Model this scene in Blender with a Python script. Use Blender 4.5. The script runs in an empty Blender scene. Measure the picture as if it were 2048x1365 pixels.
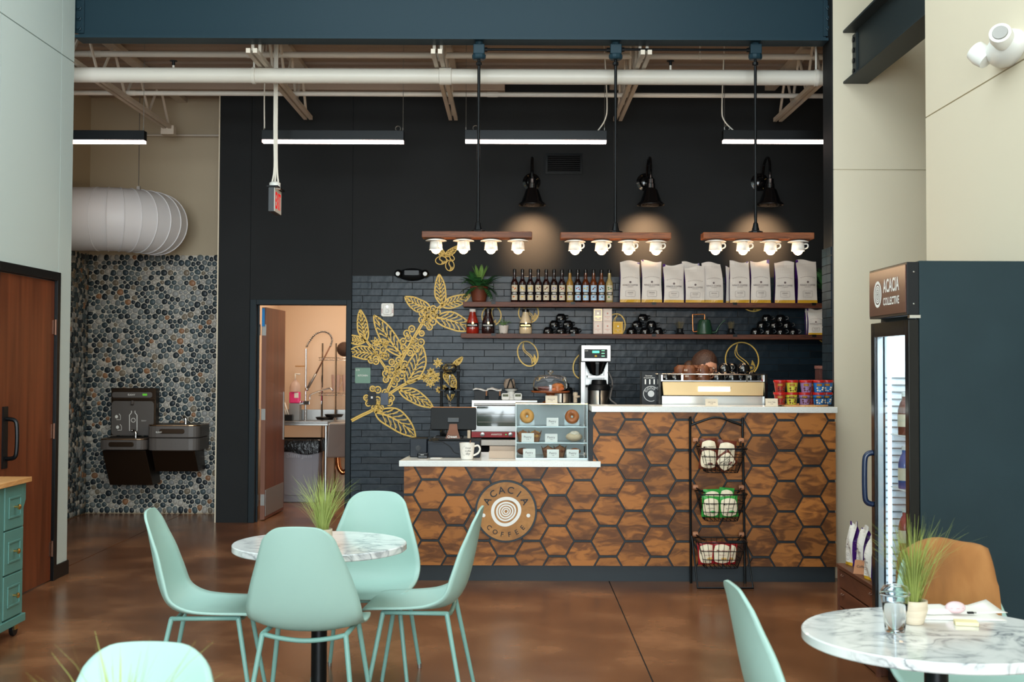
import bpy, bmesh, math, random
from mathutils import Vector, Matrix
import numpy as np
random.seed(7)
S = bpy.context.scene
COL = S.collection
PI = math.pi
R = math.radians

# ---------------------------------------------------------------- camera
F_PX, CXP, HZ, CAM_H = 2500.0, 1028.0, 726.0, 1.566
PITCH, ROLL = R(1.8), R(0.24)
CYP = HZ - F_PX * math.tan(PITCH)
_f = Vector((0, math.cos(PITCH), math.sin(PITCH)))
_u0 = Vector((0, -math.sin(PITCH), math.cos(PITCH)))
_r0 = Vector((1, 0, 0))
_r = _r0 * math.cos(ROLL) + _u0 * math.sin(ROLL)
_u = _u0 * math.cos(ROLL) - _r0 * math.sin(ROLL)
CAM = Vector((0, 0, CAM_H))
cd = bpy.data.cameras.new('camera')
cam = bpy.data.objects.new('camera', cd)
COL.objects.link(cam)
m3 = Matrix((_r, _u, -_f)).transposed()
cam.matrix_world = Matrix.Translation(CAM) @ m3.to_4x4()
cd.sensor_width = 36.0
cd.lens = F_PX / 2048 * 36
cd.shift_x = (1024 - CXP) / 2048
cd.shift_y = (CYP - 682.5) / 2048
cd.clip_start = 0.05
cd.dof.use_dof = True
cd.dof.focus_distance = 8.6
cd.dof.aperture_fstop = 6.3
S.camera = cam

def ray(px, py):
    return _f + _r * ((px - CXP) / F_PX) + _u * ((CYP - py) / F_PX)
def P(px, py, Y):          # point on the plane y = Y seen at a pixel
    d = ray(px, py)
    return CAM + d * (Y / d.y)
def PX(px, py, X):
    d = ray(px, py)
    return CAM + d * (X / d.x)
def PZ(px, py, Z=0.0):
    d = ray(px, py)
    return CAM + d * ((Z - CAM_H) / d.z)

def lin(c):
    return tuple(((v / 255) / 12.92 if v / 255 <= 0.04045 else ((v / 255 + 0.055) / 1.055) ** 2.4) for v in c)

# ---------------------------------------------------------------- world, daylight, exposure
w = bpy.data.worlds.new('world')
S.world = w
w.use_nodes = True
w.node_tree.nodes['Background'].inputs[0].default_value = (0.80, 0.93, 1.0, 1)
w.node_tree.nodes['Background'].inputs[1].default_value = 1.0
S.view_settings.view_transform = 'Standard'
S.view_settings.look = 'None'
S.view_settings.exposure = 0.0
S.view_settings.gamma = 1.0
S.view_settings.use_curve_mapping = False

def area(name, loc, target, sx, sy, power, col, spread=180):
    l = bpy.data.lights.new(name, 'AREA')
    l.shape = 'RECTANGLE'; l.size = sx; l.size_y = sy; l.energy = power; l.color = col
    l.spread = R(spread)
    o = bpy.data.objects.new(name, l)
    COL.objects.link(o)
    o.location = loc
    o.rotation_euler = (Vector(target) - Vector(loc)).to_track_quat('-Z', 'Y').to_euler()
    return o
def point(name, loc, power, col, rad=0.03, parent=None):
    l = bpy.data.lights.new(name, 'POINT')
    l.energy = power; l.color = col; l.shadow_soft_size = rad
    o = bpy.data.objects.new(name, l)
    COL.objects.link(o)
    o.location = loc
    if parent:
        o.parent = parent
        o.location = WM[parent].inverted() @ Vector(loc)
    return o
# storefront daylight behind the camera, and an overhead light added for evenness, no real skylight
area('daylight_storefront', (-0.4, -6.2, 2.5), (-0.4, 9, 1.6), 5.4, 4.4, 1120, (0.86, 0.95, 1.0))
area('added_overhead_fill', (-0.4, 5.6, 5.15), (-0.4, 5.6, 0), 3.6, 5.0, 200, (0.86, 0.96, 1.0))

# ---------------------------------------------------------------- helpers
WM = {}
class MB:
    def __init__(s):
        s.v = []; s.f = []; s.m = []; s.k = 0
    def add(s, vs, fs):
        b = len(s.v)
        s.v.extend([Vector(p) for p in vs])
        for f in fs:
            s.f.append([i + b for i in f]); s.m.append(s.k)
        return s
    def box(s, x0, x1, y0, y1, z0, z1):
        vs = [(x0, y0, z0), (x1, y0, z0), (x1, y1, z0), (x0, y1, z0), (x0, y0, z1), (x1, y0, z1), (x1, y1, z1), (x0, y1, z1)]
        return s.add(vs, [(0, 3, 2, 1), (4, 5, 6, 7), (0, 1, 5, 4), (1, 2, 6, 5), (2, 3, 7, 6), (3, 0, 4, 7)])
    def cbox(s, c, d):
        return s.box(c[0] - d[0] / 2, c[0] + d[0] / 2, c[1] - d[1] / 2, c[1] + d[1] / 2, c[2] - d[2] / 2, c[2] + d[2] / 2)
    def hexa(s, pts):     # eight corners, bottom ring then top ring
        return s.add(pts, [(0, 3, 2, 1), (4, 5, 6, 7), (0, 1, 5, 4), (1, 2, 6, 5), (2, 3, 7, 6), (3, 0, 4, 7)])
    def tube(s, path, r, n=8, closed=False, cap=True):
        path = [Vector(p) for p in path]
        N = len(path)
        rs = r if isinstance(r, (list, tuple)) else [r] * N
        tang = []
        for i in range(N):
            a = path[(i - 1) % N] if (closed or i > 0) else path[i]
            b = path[(i + 1) % N] if (closed or i < N - 1) else path[i]
            t = b - a
            tang.append(t.normalized() if t.length > 1e-9 else Vector((0, 0, 1)))
        nrm = tang[0].orthogonal().normalized()
        vs = []
        for i in range(N):
            nrm = (nrm - tang[i] * nrm.dot(tang[i]))
            if nrm.length < 1e-6: nrm = tang[i].orthogonal()
            nrm.normalize()
            bn = tang[i].cross(nrm)
            for j in range(n):
                a = 2 * PI * j / n
                vs.append(path[i] + (nrm * math.cos(a) + bn * math.sin(a)) * rs[i])
        fs = []
        for i in range(N if closed else N - 1):
            i2 = (i + 1) % N
            for j in range(n):
                j2 = (j + 1) % n
                fs.append((i * n + j, i * n + j2, i2 * n + j2, i2 * n + j))
        if cap and not closed:
            fs.append(tuple(reversed(range(n)))); fs.append(tuple((N - 1) * n + j for j in range(n)))
        return s.add(vs, fs)
    def lathe(s, prof, c=(0, 0, 0), n=24, axis='z', cap=True):
        c = Vector(c); vs = []
        for r, z in prof:
            for j in range(n):
                a = 2 * PI * j / n
                p = (r * math.cos(a), r * math.sin(a), z)
                if axis == 'y': p = (p[0], -z, p[1])
                elif axis == 'x': p = (z, p[0], p[1])
                vs.append(c + Vector(p))
        fs = []
        for i in range(len(prof) - 1):
            for j in range(n):
                j2 = (j + 1) % n
                fs.append((i * n + j, i * n + j2, (i + 1) * n + j2, (i + 1) * n + j))
        if cap:
            if prof[0][0] > 1e-5: fs.append(tuple(reversed(range(n))))
            if prof[-1][0] > 1e-5: fs.append(tuple((len(prof) - 1) * n + j for j in range(n)))
        return s.add(vs, fs)
    def prism(s, poly, y0, y1):      # polygon in x,z pushed along y
        n = len(poly)
        vs = [(x, y0, z) for x, z in poly] + [(x, y1, z) for x, z in poly]
        fs = [tuple(range(n)), tuple(range(2 * n - 1, n - 1, -1))]
        fs += [(j, (j + n), (j + 1) % n + n, (j + 1) % n) for j in range(n)]
        return s.add(vs, fs)
    def prismx(s, poly, x0, x1):     # polygon in y,z pushed along x
        n = len(poly)
        vs = [(x0, y, z) for y, z in poly] + [(x1, y, z) for y, z in poly]
        fs = [tuple(range(n)), tuple(range(2 * n - 1, n - 1, -1))]
        fs += [(j, (j + n), (j + 1) % n + n, (j + 1) % n) for j in range(n)]
        return s.add(vs, fs)
    def prismz(s, poly, z0, z1):
        n = len(poly)
        vs = [(x, y, z0) for x, y in poly] + [(x, y, z1) for x, y in poly]
        fs = [tuple(reversed(range(n))), tuple(range(n, 2 * n))]
        fs += [(j, (j + 1) % n, (j + 1) % n + n, j + n) for j in range(n)]
        return s.add(vs, fs)
    def ball(s, c, r, nu=16, nv=10, v0=0.0, v1=1.0):
        if not isinstance(r, (tuple, list)): r = (r, r, r)
        vs = []; fs = []
        for i in range(nv + 1):
            t = PI * (v0 + (v1 - v0) * i / nv)
            for j in range(nu):
                a = 2 * PI * j / nu
                vs.append((c[0] + r[0] * math.sin(t) * math.cos(a), c[1] + r[1] * math.sin(t) * math.sin(a), c[2] + r[2] * math.cos(t)))
        for i in range(nv):
            for j in range(nu):
                j2 = (j + 1) % nu
                fs.append((i * nu + j, (i + 1) * nu + j, (i + 1) * nu + j2, i * nu + j2))
        return s.add(vs, fs)
    def grid(s, rows, flip=False):
        n = len(rows[0]); vs = [p for r in rows for p in r]; fs = []
        for i in range(len(rows) - 1):
            for j in range(n - 1):
                q = (i * n + j, i * n + j + 1, (i + 1) * n + j + 1, (i + 1) * n + j)
                fs.append(tuple(reversed(q)) if flip else q)
        return s.add(vs, fs)
    def ribbon(s, pts, wd, closed=False):   # flat stroke in the x,z plane; pts are 3-D points of one y
        pts = [Vector(p) for p in pts]; N = len(pts); vs = []
        for i in range(N):
            a = pts[(i - 1) % N] if (closed or i > 0) else pts[i]
            b = pts[(i + 1) % N] if (closed or i < N - 1) else pts[i]
            t = (b - a); t.y = 0
            if t.length < 1e-9: t = Vector((1, 0, 0))
            t.normalize()
            nn = Vector((-t.z, 0, t.x))
            ww = (wd[i] if isinstance(wd, (list, tuple)) else wd) / 2
            vs += [pts[i] + nn * ww, pts[i] - nn * ww]
        fs = [(2 * i, 2 * i + 1, 2 * ((i + 1) % N) + 1, 2 * ((i + 1) % N)) for i in range(N if closed else N - 1)]
        return s.add(vs, fs)
    def text(s, body, c, h=None, width=None, u=(1, 0, 0), v=(0, 0, 1), bold=0.0, align='C', shear=0.0):
        vs, fs = text_geo(body, bold, shear)
        xs = [p[0] for p in vs]; ys = [p[1] for p in vs]
        x0, x1, y0, y1 = min(xs), max(xs), min(ys), max(ys)
        sy = h / (y1 - y0) if h else None
        sx = width / (x1 - x0) if width else sy
        if sy is None: sy = sx
        u = Vector(u); v = Vector(v); c = Vector(c)
        ox = {'C': (x0 + x1) / 2, 'L': x0, 'R': x1}[align]
        return s.add([c + u * ((p[0] - ox) * sx) + v * ((p[1] - (y0 + y1) / 2) * sy) for p in vs], fs)
    def xf(s, M, start=0):
        for i in range(start, len(s.v)): s.v[i] = M @ s.v[i]
        return s
    def obj(s, name, mats, parent=None, world=True, smooth=False, bevel=0, solid=0, sub=0, label=None, kind=None):
        me = bpy.data.meshes.new(name)
        vs = s.v
        o = bpy.data.objects.new(name, me)
        if parent is not None:
            o.parent = parent
            WM[o] = WM[parent]
            if world:
                inv = WM[parent].inverted(); vs = [inv @ p for p in vs]
        else:
            if world:
                xs = [p.x for p in vs]; ys = [p.y for p in vs]; zs = [p.z for p in vs]
                c = Vector(((min(xs) + max(xs)) / 2, (min(ys) + max(ys)) / 2, min(zs)))
                vs = [p - c for p in vs]
                o.location = c
                WM[o] = Matrix.Translation(c)
            else:
                WM[o] = Matrix.Identity(4)
        me.from_pydata([tuple(p) for p in vs], [], s.f)
        mats = mats if isinstance(mats, (list, tuple)) else [mats]
        for m in mats: me.materials.append(m)
        if len(mats) > 1: me.polygons.foreach_set('material_index', s.m)
        if smooth:
            me.polygons.foreach_set('use_smooth', [True] * len(me.polygons))
            if smooth != 'all': me.set_sharp_from_angle(angle=R(40))
        me.update()
        if s.f and smooth is not None:
            bm = bmesh.new(); bm.from_mesh(me)
            bmesh.ops.recalc_face_normals(bm, faces=bm.faces); bm.to_mesh(me); bm.free()
        if solid:
            md = o.modifiers.new('solid', 'SOLIDIFY'); md.thickness = abs(solid); md.offset = 1 if solid > 0 else -1
        if sub:
            md = o.modifiers.new('sub', 'SUBSURF'); md.levels = sub; md.render_levels = sub
        if bevel:
            md = o.modifiers.new('bevel', 'BEVEL'); md.width = bevel; md.segments = 2; md.limit_method = 'ANGLE'; md.angle_limit = R(40)
        COL.objects.link(o)
        if label: o['label'] = label
        if kind: o['kind'] = kind
        return o

_tc = {}
def text_geo(body, bold=0.0, shear=0.0):
    k = (body, bold, shear)
    if k not in _tc:
        cu = bpy.data.curves.new('t', 'FONT'); cu.body = body; cu.size = 1.0; cu.offset = bold; cu.shear = shear
        cu.resolution_u = 3; cu.fill_mode = 'FRONT'
        ob = bpy.data.objects.new('t', cu)
        me = ob.to_mesh()
        _tc[k] = ([tuple(v.co) for v in me.vertices], [tuple(p.vertices) for p in me.polygons])
        ob.to_mesh_clear(); bpy.data.objects.remove(ob); bpy.data.curves.remove(cu)
    return _tc[k]

def tag(o, label, cat, group=None, kind=None):
    o['label'] = label; o['category'] = cat
    if group: o['group'] = group
    if kind: o['kind'] = kind
    return o
def struct(o, label=None):
    o['kind'] = 'structure'
    if label: o['label'] = label
    return o
def thing(name, label, cat, loc=(0, 0, 0), rz=0.0, group=None):
    o = bpy.data.objects.new(name, None)
    o.empty_display_size = 0.05
    COL.objects.link(o)
    o.location = loc; o.rotation_euler = (0, 0, rz)
    WM[o] = Matrix.Translation(Vector(loc)) @ Matrix.Rotation(rz, 4, 'Z')
    return tag(o, label, cat, group)
def copy_tree(o, parent=None):
    c = o.copy(); COL.objects.link(c); c.parent = parent
    for ch in [x for x in KIDS.get(o, [])]:
        KIDS.setdefault(c, []).append(copy_tree(ch, c))
    WM[c] = WM[o]
    return c
KIDS = {}
def index_kids():
    KIDS.clear()
    for x in bpy.data.objects:
        if x.parent: KIDS.setdefault(x.parent, []).append(x)
def dup(o, loc, rz, label, group=None):
    c = copy_tree(o); c.location = loc; c.rotation_euler = (0, 0, rz); c['label'] = label
    if group: c['group'] = group
    return c
def arc(c, r, a0, a1, n, plane='xz'):
    out = []
    for i in range(n + 1):
        a = R(a0 + (a1 - a0) * i / n); p = (r * math.cos(a), r * math.sin(a))
        out.append(Vector(c) + Vector({'xz': (p[0], 0, p[1]), 'xy': (p[0], p[1], 0), 'yz': (0, p[0], p[1])}[plane]))
    return out
def smooth_path(pts, n=6):     # Catmull-Rom
    pts = [Vector(p) for p in pts]; out = []
    for i in range(len(pts) - 1):
        p0 = pts[max(i - 1, 0)]; p1 = pts[i]; p2 = pts[i + 1]; p3 = pts[min(i + 2, len(pts) - 1)]
        for k in range(n):
            t = k / n
            out.append(0.5 * ((2 * p1) + (p2 - p0) * t + (2 * p0 - 5 * p1 + 4 * p2 - p3) * t * t + (3 * p1 - p0 - 3 * p2 + p3) * t ** 3))
    out.append(pts[-1]); return out
def rrect(x0, x1, z0, z1, r, n=4):
    out = []
    for cx, cz, a0 in ((x1 - r, z1 - r, 0), (x0 + r, z1 - r, 90), (x0 + r, z0 + r, 180), (x1 - r, z0 + r, 270)):
        for i in range(n + 1):
            a = R(a0 + 90 * i / n); out.append((cx + r * math.cos(a), cz + r * math.sin(a)))
    return out

# ---------------------------------------------------------------- materials
def nt(m):
    return m.node_tree.nodes, m.node_tree.links
def mat(name, rgb, rough=0.5, metal=0.0, emit=None, es=0.0, trans=0.0, ior=1.45, coat=0.0, sheen=0.0, bump=None, var=None, alpha=1.0, rand=0.0, spec=None, sss=0.0):
    m = bpy.data.materials.new(name); m.use_nodes = True
    N, L = nt(m); b = N['Principled BSDF']
    c = lin(rgb)
    b.inputs['Base Color'].default_value = (*c, 1)
    b.inputs['Roughness'].default_value = rough
    b.inputs['Metallic'].default_value = metal
    b.inputs['IOR'].default_value = ior
    b.inputs['Transmission Weight'].default_value = trans
    b.inputs['Coat Weight'].default_value = coat
    b.inputs['Sheen Weight'].default_value = sheen
    b.inputs['Alpha'].default_value = alpha
    if spec is not None: b.inputs['Specular IOR Level'].default_value = spec
    if emit:
        b.inputs['Emission Color'].default_value = (*lin(emit), 1); b.inputs['Emission Strength'].default_value = es
    tc = None
    if bump or var:
        tc = N.new('ShaderNodeTexCoord')
    if bump:
        nz = N.new('ShaderNodeTexNoise'); nz.inputs['Scale'].default_value = bump[0]; nz.inputs['Detail'].default_value = 3
        L.new(tc.outputs['Object'], nz.inputs['Vector'])
        bp = N.new('ShaderNodeBump'); bp.inputs['Strength'].default_value = bump[1]; bp.inputs['Distance'].default_value = 0.01
        L.new(nz.outputs['Fac'], bp.inputs['Height']); L.new(bp.outputs['Normal'], b.inputs['Normal'])
    if var or rand:
        hs = N.new('ShaderNodeHueSaturation'); hs.inputs['Color'].default_value = (*c, 1)
        add = None
        if var:
            nz = N.new('ShaderNodeTexNoise'); nz.inputs['Scale'].default_value = var[0]; nz.inputs['Detail'].default_value = 5
            L.new(tc.outputs['Object'], nz.inputs['Vector'])
            mr = N.new('ShaderNodeMapRange'); mr.inputs[1].default_value = 0.3; mr.inputs[2].default_value = 0.7
            mr.inputs[3].default_value = 1 - var[1]; mr.inputs[4].default_value = 1 + var[1]
            L.new(nz.outputs['Fac'], mr.inputs[0]); add = mr.outputs[0]
        if rand:
            oi = N.new('ShaderNodeObjectInfo')
            mr2 = N.new('ShaderNodeMapRange'); mr2.inputs[3].default_value = 1 - rand; mr2.inputs[4].default_value = 1 + rand
            L.new(oi.outputs['Random'], mr2.inputs[0])
            if add is None: add = mr2.outputs[0]
            else:
                mu = N.new('ShaderNodeMath'); mu.operation = 'MULTIPLY'; L.new(add, mu.inputs[0]); L.new(mr2.outputs[0], mu.inputs[1]); add = mu.outputs[0]
        L.new(add, hs.inputs['Value']); L.new(hs.outputs['Color'], b.inputs['Base Color'])
    return m
def ramp(N, stops):
    r = N.new('ShaderNodeValToRGB')
    e = r.color_ramp.elements
    while len(e) < len(stops): e.new(0.5)
    for i, (p, c) in enumerate(stops):
        e[i].position = p; e[i].color = (*lin(c), 1)
    return r
def wood(name, dark, light, scale=(2, 18, 18), rough=0.45, rand=0.25, coat=0.1, dist=3.0, bump=0.15, rings=0):
    m = bpy.data.materials.new(name); m.use_nodes = True
    N, L = nt(m); b = N['Principled BSDF']
    tc = N.new('ShaderNodeTexCoord'); oi = N.new('ShaderNodeObjectInfo')
    av = N.new('ShaderNodeVectorMath'); av.operation = 'MULTIPLY_ADD'
    cv = N.new('ShaderNodeCombineXYZ')
    mm = N.new('ShaderNodeMath'); mm.operation = 'MULTIPLY'; mm.inputs[1].default_value = 37.0
    L.new(oi.outputs['Random'], mm.inputs[0])
    for k in range(3): L.new(mm.outputs[0], cv.inputs[k])
    av.inputs[1].default_value = scale
    L.new(tc.outputs['Object'], av.inputs[0]); L.new(cv.outputs[0], av.inputs[2])
    n1 = N.new('ShaderNodeTexNoise'); n1.inputs['Scale'].default_value = 1.0; n1.inputs['Detail'].default_value = 6; n1.inputs['Distortion'].default_value = dist
    L.new(av.outputs[0], n1.inputs['Vector'])
    n2 = N.new('ShaderNodeTexNoise'); n2.inputs['Scale'].default_value = 0.35; n2.inputs['Detail'].default_value = 2
    L.new(av.outputs[0], n2.inputs['Vector'])
    mx = N.new('ShaderNodeMath'); mx.operation = 'MULTIPLY_ADD'; mx.inputs[1].default_value = 0.55
    ml = N.new('ShaderNodeMath'); ml.operation = 'MULTIPLY'; ml.inputs[1].default_value = 0.45
    L.new(n2.outputs['Fac'], ml.inputs[0]); L.new(n1.outputs['Fac'], mx.inputs[0]); L.new(ml.outputs[0], mx.inputs[2])
    rp = ramp(N, [(0.34, dark), (0.66, light)])
    fo = mx.outputs[0]
    if rings:
        k1 = N.new('ShaderNodeMath'); k1.operation = 'MULTIPLY'; k1.inputs[1].default_value = rings; L.new(fo, k1.inputs[0])
        k2 = N.new('ShaderNodeMath'); k2.operation = 'PINGPONG'; k2.inputs[1].default_value = 1.0; L.new(k1.outputs[0], k2.inputs[0])
        k3 = N.new('ShaderNodeMath'); k3.operation = 'POWER'; k3.inputs[1].default_value = 1.5; L.new(k2.outputs[0], k3.inputs[0])
        k4 = N.new('ShaderNodeMath'); k4.operation = 'MULTIPLY_ADD'; k4.inputs[1].default_value = 0.1; L.new(k3.outputs[0], k4.inputs[0])
        k5 = N.new('ShaderNodeMath'); k5.operation = 'SUBTRACT'; k5.inputs[1].default_value = 0.05; L.new(fo, k5.inputs[0]); L.new(k5.outputs[0], k4.inputs[2])
        fo = k4.outputs[0]
    L.new(fo, rp.inputs['Fac'])
    hs = N.new('ShaderNodeHueSaturation')
    mr = N.new('ShaderNodeMapRange'); mr.inputs[3].default_value = 1 - rand; mr.inputs[4].default_value = 1 + rand
    L.new(oi.outputs['Random'], mr.inputs[0]); L.new(mr.outputs[0], hs.inputs['Value'])
    L.new(rp.outputs['Color'], hs.inputs['Color']); L.new(hs.outputs['Color'], b.inputs['Base Color'])
    b.inputs['Specular IOR Level'].default_value = .3; b.inputs['Roughness'].default_value = rough; b.inputs['Coat Weight'].default_value = coat * .4; b.inputs['Coat Roughness'].default_value = 0.25
    bp = N.new('ShaderNodeBump'); bp.inputs['Strength'].default_value = bump; bp.inputs['Distance'].default_value = 0.004
    L.new(n1.outputs['Fac'], bp.inputs['Height']); L.new(bp.outputs['Normal'], b.inputs['Normal'])
    return m
def noisemix(name, stops, scale, rough, detail=6, dist=0.0, coat=0.0, rr=None, bump=0.0, sc3=None):
    m = bpy.data.materials.new(name); m.use_nodes = True
    N, L = nt(m); b = N['Principled BSDF']
    tc = N.new('ShaderNodeTexCoord')
    mp = N.new('ShaderNodeMapping')
    if sc3: mp.inputs['Scale'].default_value = sc3
    L.new(tc.outputs['Object'], mp.inputs['Vector'])
    n1 = N.new('ShaderNodeTexNoise'); n1.inputs['Scale'].default_value = scale; n1.inputs['Detail'].default_value = detail; n1.inputs['Distortion'].default_value = dist
    L.new(mp.outputs['Vector'], n1.inputs['Vector'])
    rp = ramp(N, stops); L.new(n1.outputs['Fac'], rp.inputs['Fac']); L.new(rp.outputs['Color'], b.inputs['Base Color'])
    b.inputs['Roughness'].default_value = rough; b.inputs['Coat Weight'].default_value = coat
    if rr:
        mr = N.new('ShaderNodeMapRange'); mr.inputs[3].default_value = rr[0]; mr.inputs[4].default_value = rr[1]
        mr.inputs[1].default_value = 0.1; mr.inputs[2].default_value = 0.9
        L.new(n1.outputs['Fac'], mr.inputs[0]); L.new(mr.outputs[0], b.inputs['Roughness'])
    if bump:
        bp = N.new('ShaderNodeBump'); bp.inputs['Strength'].default_value = bump; bp.inputs['Distance'].default_value = 0.01
        L.new(n1.outputs['Fac'], bp.inputs['Height']); L.new(bp.outputs['Normal'], b.inputs['Normal'])
    return m
def marble(name):
    m = bpy.data.materials.new(name); m.use_nodes = True
    N, L = nt(m); b = N['Principled BSDF']
    tc = N.new('ShaderNodeTexCoord')
    n1 = N.new('ShaderNodeTexNoise'); n1.inputs['Scale'].default_value = 7; n1.inputs['Detail'].default_value = 8; n1.inputs['Distortion'].default_value = 1.2
    L.new(tc.outputs['Object'], n1.inputs['Vector'])
    s1 = N.new('ShaderNodeMath'); s1.operation = 'SUBTRACT'; s1.inputs[1].default_value = 0.5; L.new(n1.outputs['Fac'], s1.inputs[0])
    a1 = N.new('ShaderNodeMath'); a1.operation = 'ABSOLUTE'; L.new(s1.outputs[0], a1.inputs[0])
    rp = ramp(N, [(0.0, (128, 134, 140)), (0.035, (196, 200, 202)), (0.12, (232, 234, 233))])
    L.new(a1.outputs[0], rp.inputs['Fac'])
    n2 = N.new('ShaderNodeTexNoise'); n2.inputs['Scale'].default_value = 3.0; n2.inputs['Detail'].default_value = 4
    L.new(tc.outputs['Object'], n2.inputs['Vector'])
    mr = N.new('ShaderNodeMapRange'); mr.inputs[1].default_value = 0.42; mr.inputs[2].default_value = 0.6; L.new(n2.outputs['Fac'], mr.inputs[0])
    mx = N.new('ShaderNodeMix'); mx.data_type = 'RGBA'; mx.inputs[6].default_value = (*lin((232, 234, 233)), 1)
    L.new(mr.outputs[0], mx.inputs[0]); L.new(rp.outputs['Color'], mx.inputs[7])
    L.new(mx.outputs[2], b.inputs['Base Color']); b.inputs['Roughness'].default_value = 0.12
    return m
def quartz(name):
    m = bpy.data.materials.new(name); m.use_nodes = True
    N, L = nt(m); b = N['Principled BSDF']
    tc = N.new('ShaderNodeTexCoord')
    v = N.new('ShaderNodeTexVoronoi'); v.inputs['Scale'].default_value = 130; L.new(tc.outputs['Object'], v.inputs['Vector'])
    rp = ramp(N, [(0.0, (150, 140, 130)), (0.2, (214, 214, 208)), (0.3, (222, 223, 218))])
    L.new(v.outputs['Distance'], rp.inputs['Fac']); L.new(rp.outputs['Color'], b.inputs['Base Color'])
    b.inputs['Roughness'].default_value = 0.2
    return m
M = {}
M['wall_l'] = mat('drywall_cool_light_tint', (194, 206, 202), 0.75, bump=(60, .03))  # shared wall paint with the cool window light tinted into its colour
M['wall_r'] = mat('drywall_warm_light_tint', (218, 208, 185), 0.75, bump=(60, .03))  # same wall paint, the warmer light on this side put into the colour
M['beige'] = mat('painted_drywall_beige', (188, 172, 146), 0.8, bump=(60, .03))
M['dark'] = mat('black_wall_paint', (36, 38, 39), 0.6, bump=(90, .05), var=(1.2, .12), spec=.12)
M['darkframe'] = mat('dark_door_frame_paint', (28, 38, 43), 0.45, spec=.2)
M['steel'] = mat('beam_paint', (30, 52, 62), 0.45, spec=.2, bump=(70, .04))
M['steel2'] = mat('beam_paint_grey', (40, 48, 50), 0.5, spec=.2, bump=(70, .04))
M['black'] = mat('black_paint', (18, 20, 22), 0.4, spec=.25)
M['blackgloss'] = mat('gloss_black', (10, 11, 13), 0.12)
M['blackmetal'] = mat('black_metal', (22, 24, 26), 0.38, metal=0.6)
M['rubber'] = mat('black_rubber', (18, 18, 18), 0.75)
M['white'] = mat('white_plastic', (228, 228, 222), 0.4)
M['paper'] = mat('white_paper', (236, 234, 228), 0.8)
M['card'] = mat('cream_card', (222, 205, 180), 0.8)
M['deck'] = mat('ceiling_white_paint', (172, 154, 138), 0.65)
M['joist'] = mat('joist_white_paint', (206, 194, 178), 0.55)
M['pipe'] = mat('pipe_white_paint', (226, 220, 208), 0.4)
M['duct'] = mat('duct_white_paint', (220, 220, 222), 0.42)
M['chrome'] = mat('chrome', (215, 215, 215), 0.12, metal=1)
M['stainless'] = mat('brushed_stainless', (158, 157, 154), 0.32, metal=1)
M['galv'] = mat('dull_metal', (150, 148, 144), 0.45, metal=0.9)
M['brass'] = mat('brass', (214, 176, 110), 0.28, metal=1)
M['copper'] = mat('copper', (214, 136, 86), 0.25, metal=1)
M['mint'] = mat('mint_plastic', (160, 194, 185), 0.48)
M['mintmetal'] = mat('mint_metal', (128, 174, 166), 0.4)
M['gold'] = mat('gold_paint', (228, 186, 78), 0.45)
M['glass'] = mat('clear_glass', (255, 255, 255), 0.02, trans=1.0, ior=1.3)
M['acrylic'] = mat('clear_acrylic', (245, 250, 250), 0.03, trans=1.0, ior=1.12)
M['water'] = mat('water', (245, 250, 255), 0.0, trans=1.0, ior=1.2)
M['teal'] = mat('teal_paint', (86, 132, 124), 0.5)
M['marble'] = marble('white_marble'); M['quartz'] = quartz('speckled_quartz')
M['floor'] = noisemix('polished_brown_concrete', [(0.0, (52, 30, 18)), (0.5, (114, 73, 47)), (1.0, (196, 140, 98))], 1.7, 0.2, detail=12, dist=0.0, rr=(0.16, 0.3))
M['hexwood'] = wood('stained_plywood', (84, 46, 18), (168, 104, 46), scale=(7, 7, 20), rough=0.5, rand=0.26, dist=1.0, rings=9)
M['shelfwood'] = wood('walnut_shelf', (44, 20, 11), (104, 53, 29), scale=(3, 30, 30), rough=0.5, rand=0.1)
M['lampwood'] = wood('oiled_lamp_board', (62, 30, 13), (138, 76, 38), scale=(4, 40, 40), rough=0.5, rand=0.12)
M['doorwood'] = wood('cherry_door', (84, 40, 22), (126, 66, 38), scale=(14, 14, 1.2), rough=0.4, rand=0.06, dist=0.6, bump=0.03)
M['dresserwood'] = wood('brown_dresser_wood', (74, 40, 26), (116, 68, 46), scale=(12, 2, 12), rough=0.45, rand=0.08, dist=1.0, bump=.04)
M['butcher'] = wood('butcher_block', (176, 120, 70), (222, 168, 108), scale=(20, 2, 20), rough=0.4, rand=0.05)
M['logowood'] = wood('logo_wood', (140, 92, 46), (182, 128, 70), scale=(5, 5, 9), rough=0.5, rand=0.0)
M['emit_led'] = mat('led_strip', (255, 240, 232), 0.5, emit=(255, 226, 214), es=9.0)
M['bulb'] = mat('warm_bulb', (255, 230, 190), 0.3, emit=(255, 206, 150), es=16.0)
M['ceramic'] = mat('white_ceramic', (240, 234, 224), 0.2)
M['tile'] = mat('glazed_dark_tile', (17, 32, 42), 0.3, spec=.25, bump=(9, .35), var=(3, .18), rand=0.3)
M['grout'] = mat('dark_grout', (62, 60, 58), 0.85)
M['skin'] = mat('skin', (206, 150, 122), 0.5, sss=.1)
# ================================================================ STRUCTURE
YW, YP, YC = 12.2, 12.9, 9.0           # bar wall, pebble wall, counter front
XL, XR = -3.285, 2.36                  # hall side walls
def at(px, py, Y):
    p = P(px, py, Y); return p.x, p.z
# floor: slabs between saw-cut joints
fl = MB().box(-6, 6, -6.5, 17, -0.08, -0.006).obj('floor', M['rubber']); struct(fl)
cuts = [-6, -3.39, 0.69, 6]
for a, b in zip(cuts[:-1], cuts[1:]):
    MB().box(a + .004, b - .004, -6.5, 17, -0.006, 0).obj('floor_slab', M['floor'], fl)
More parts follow.
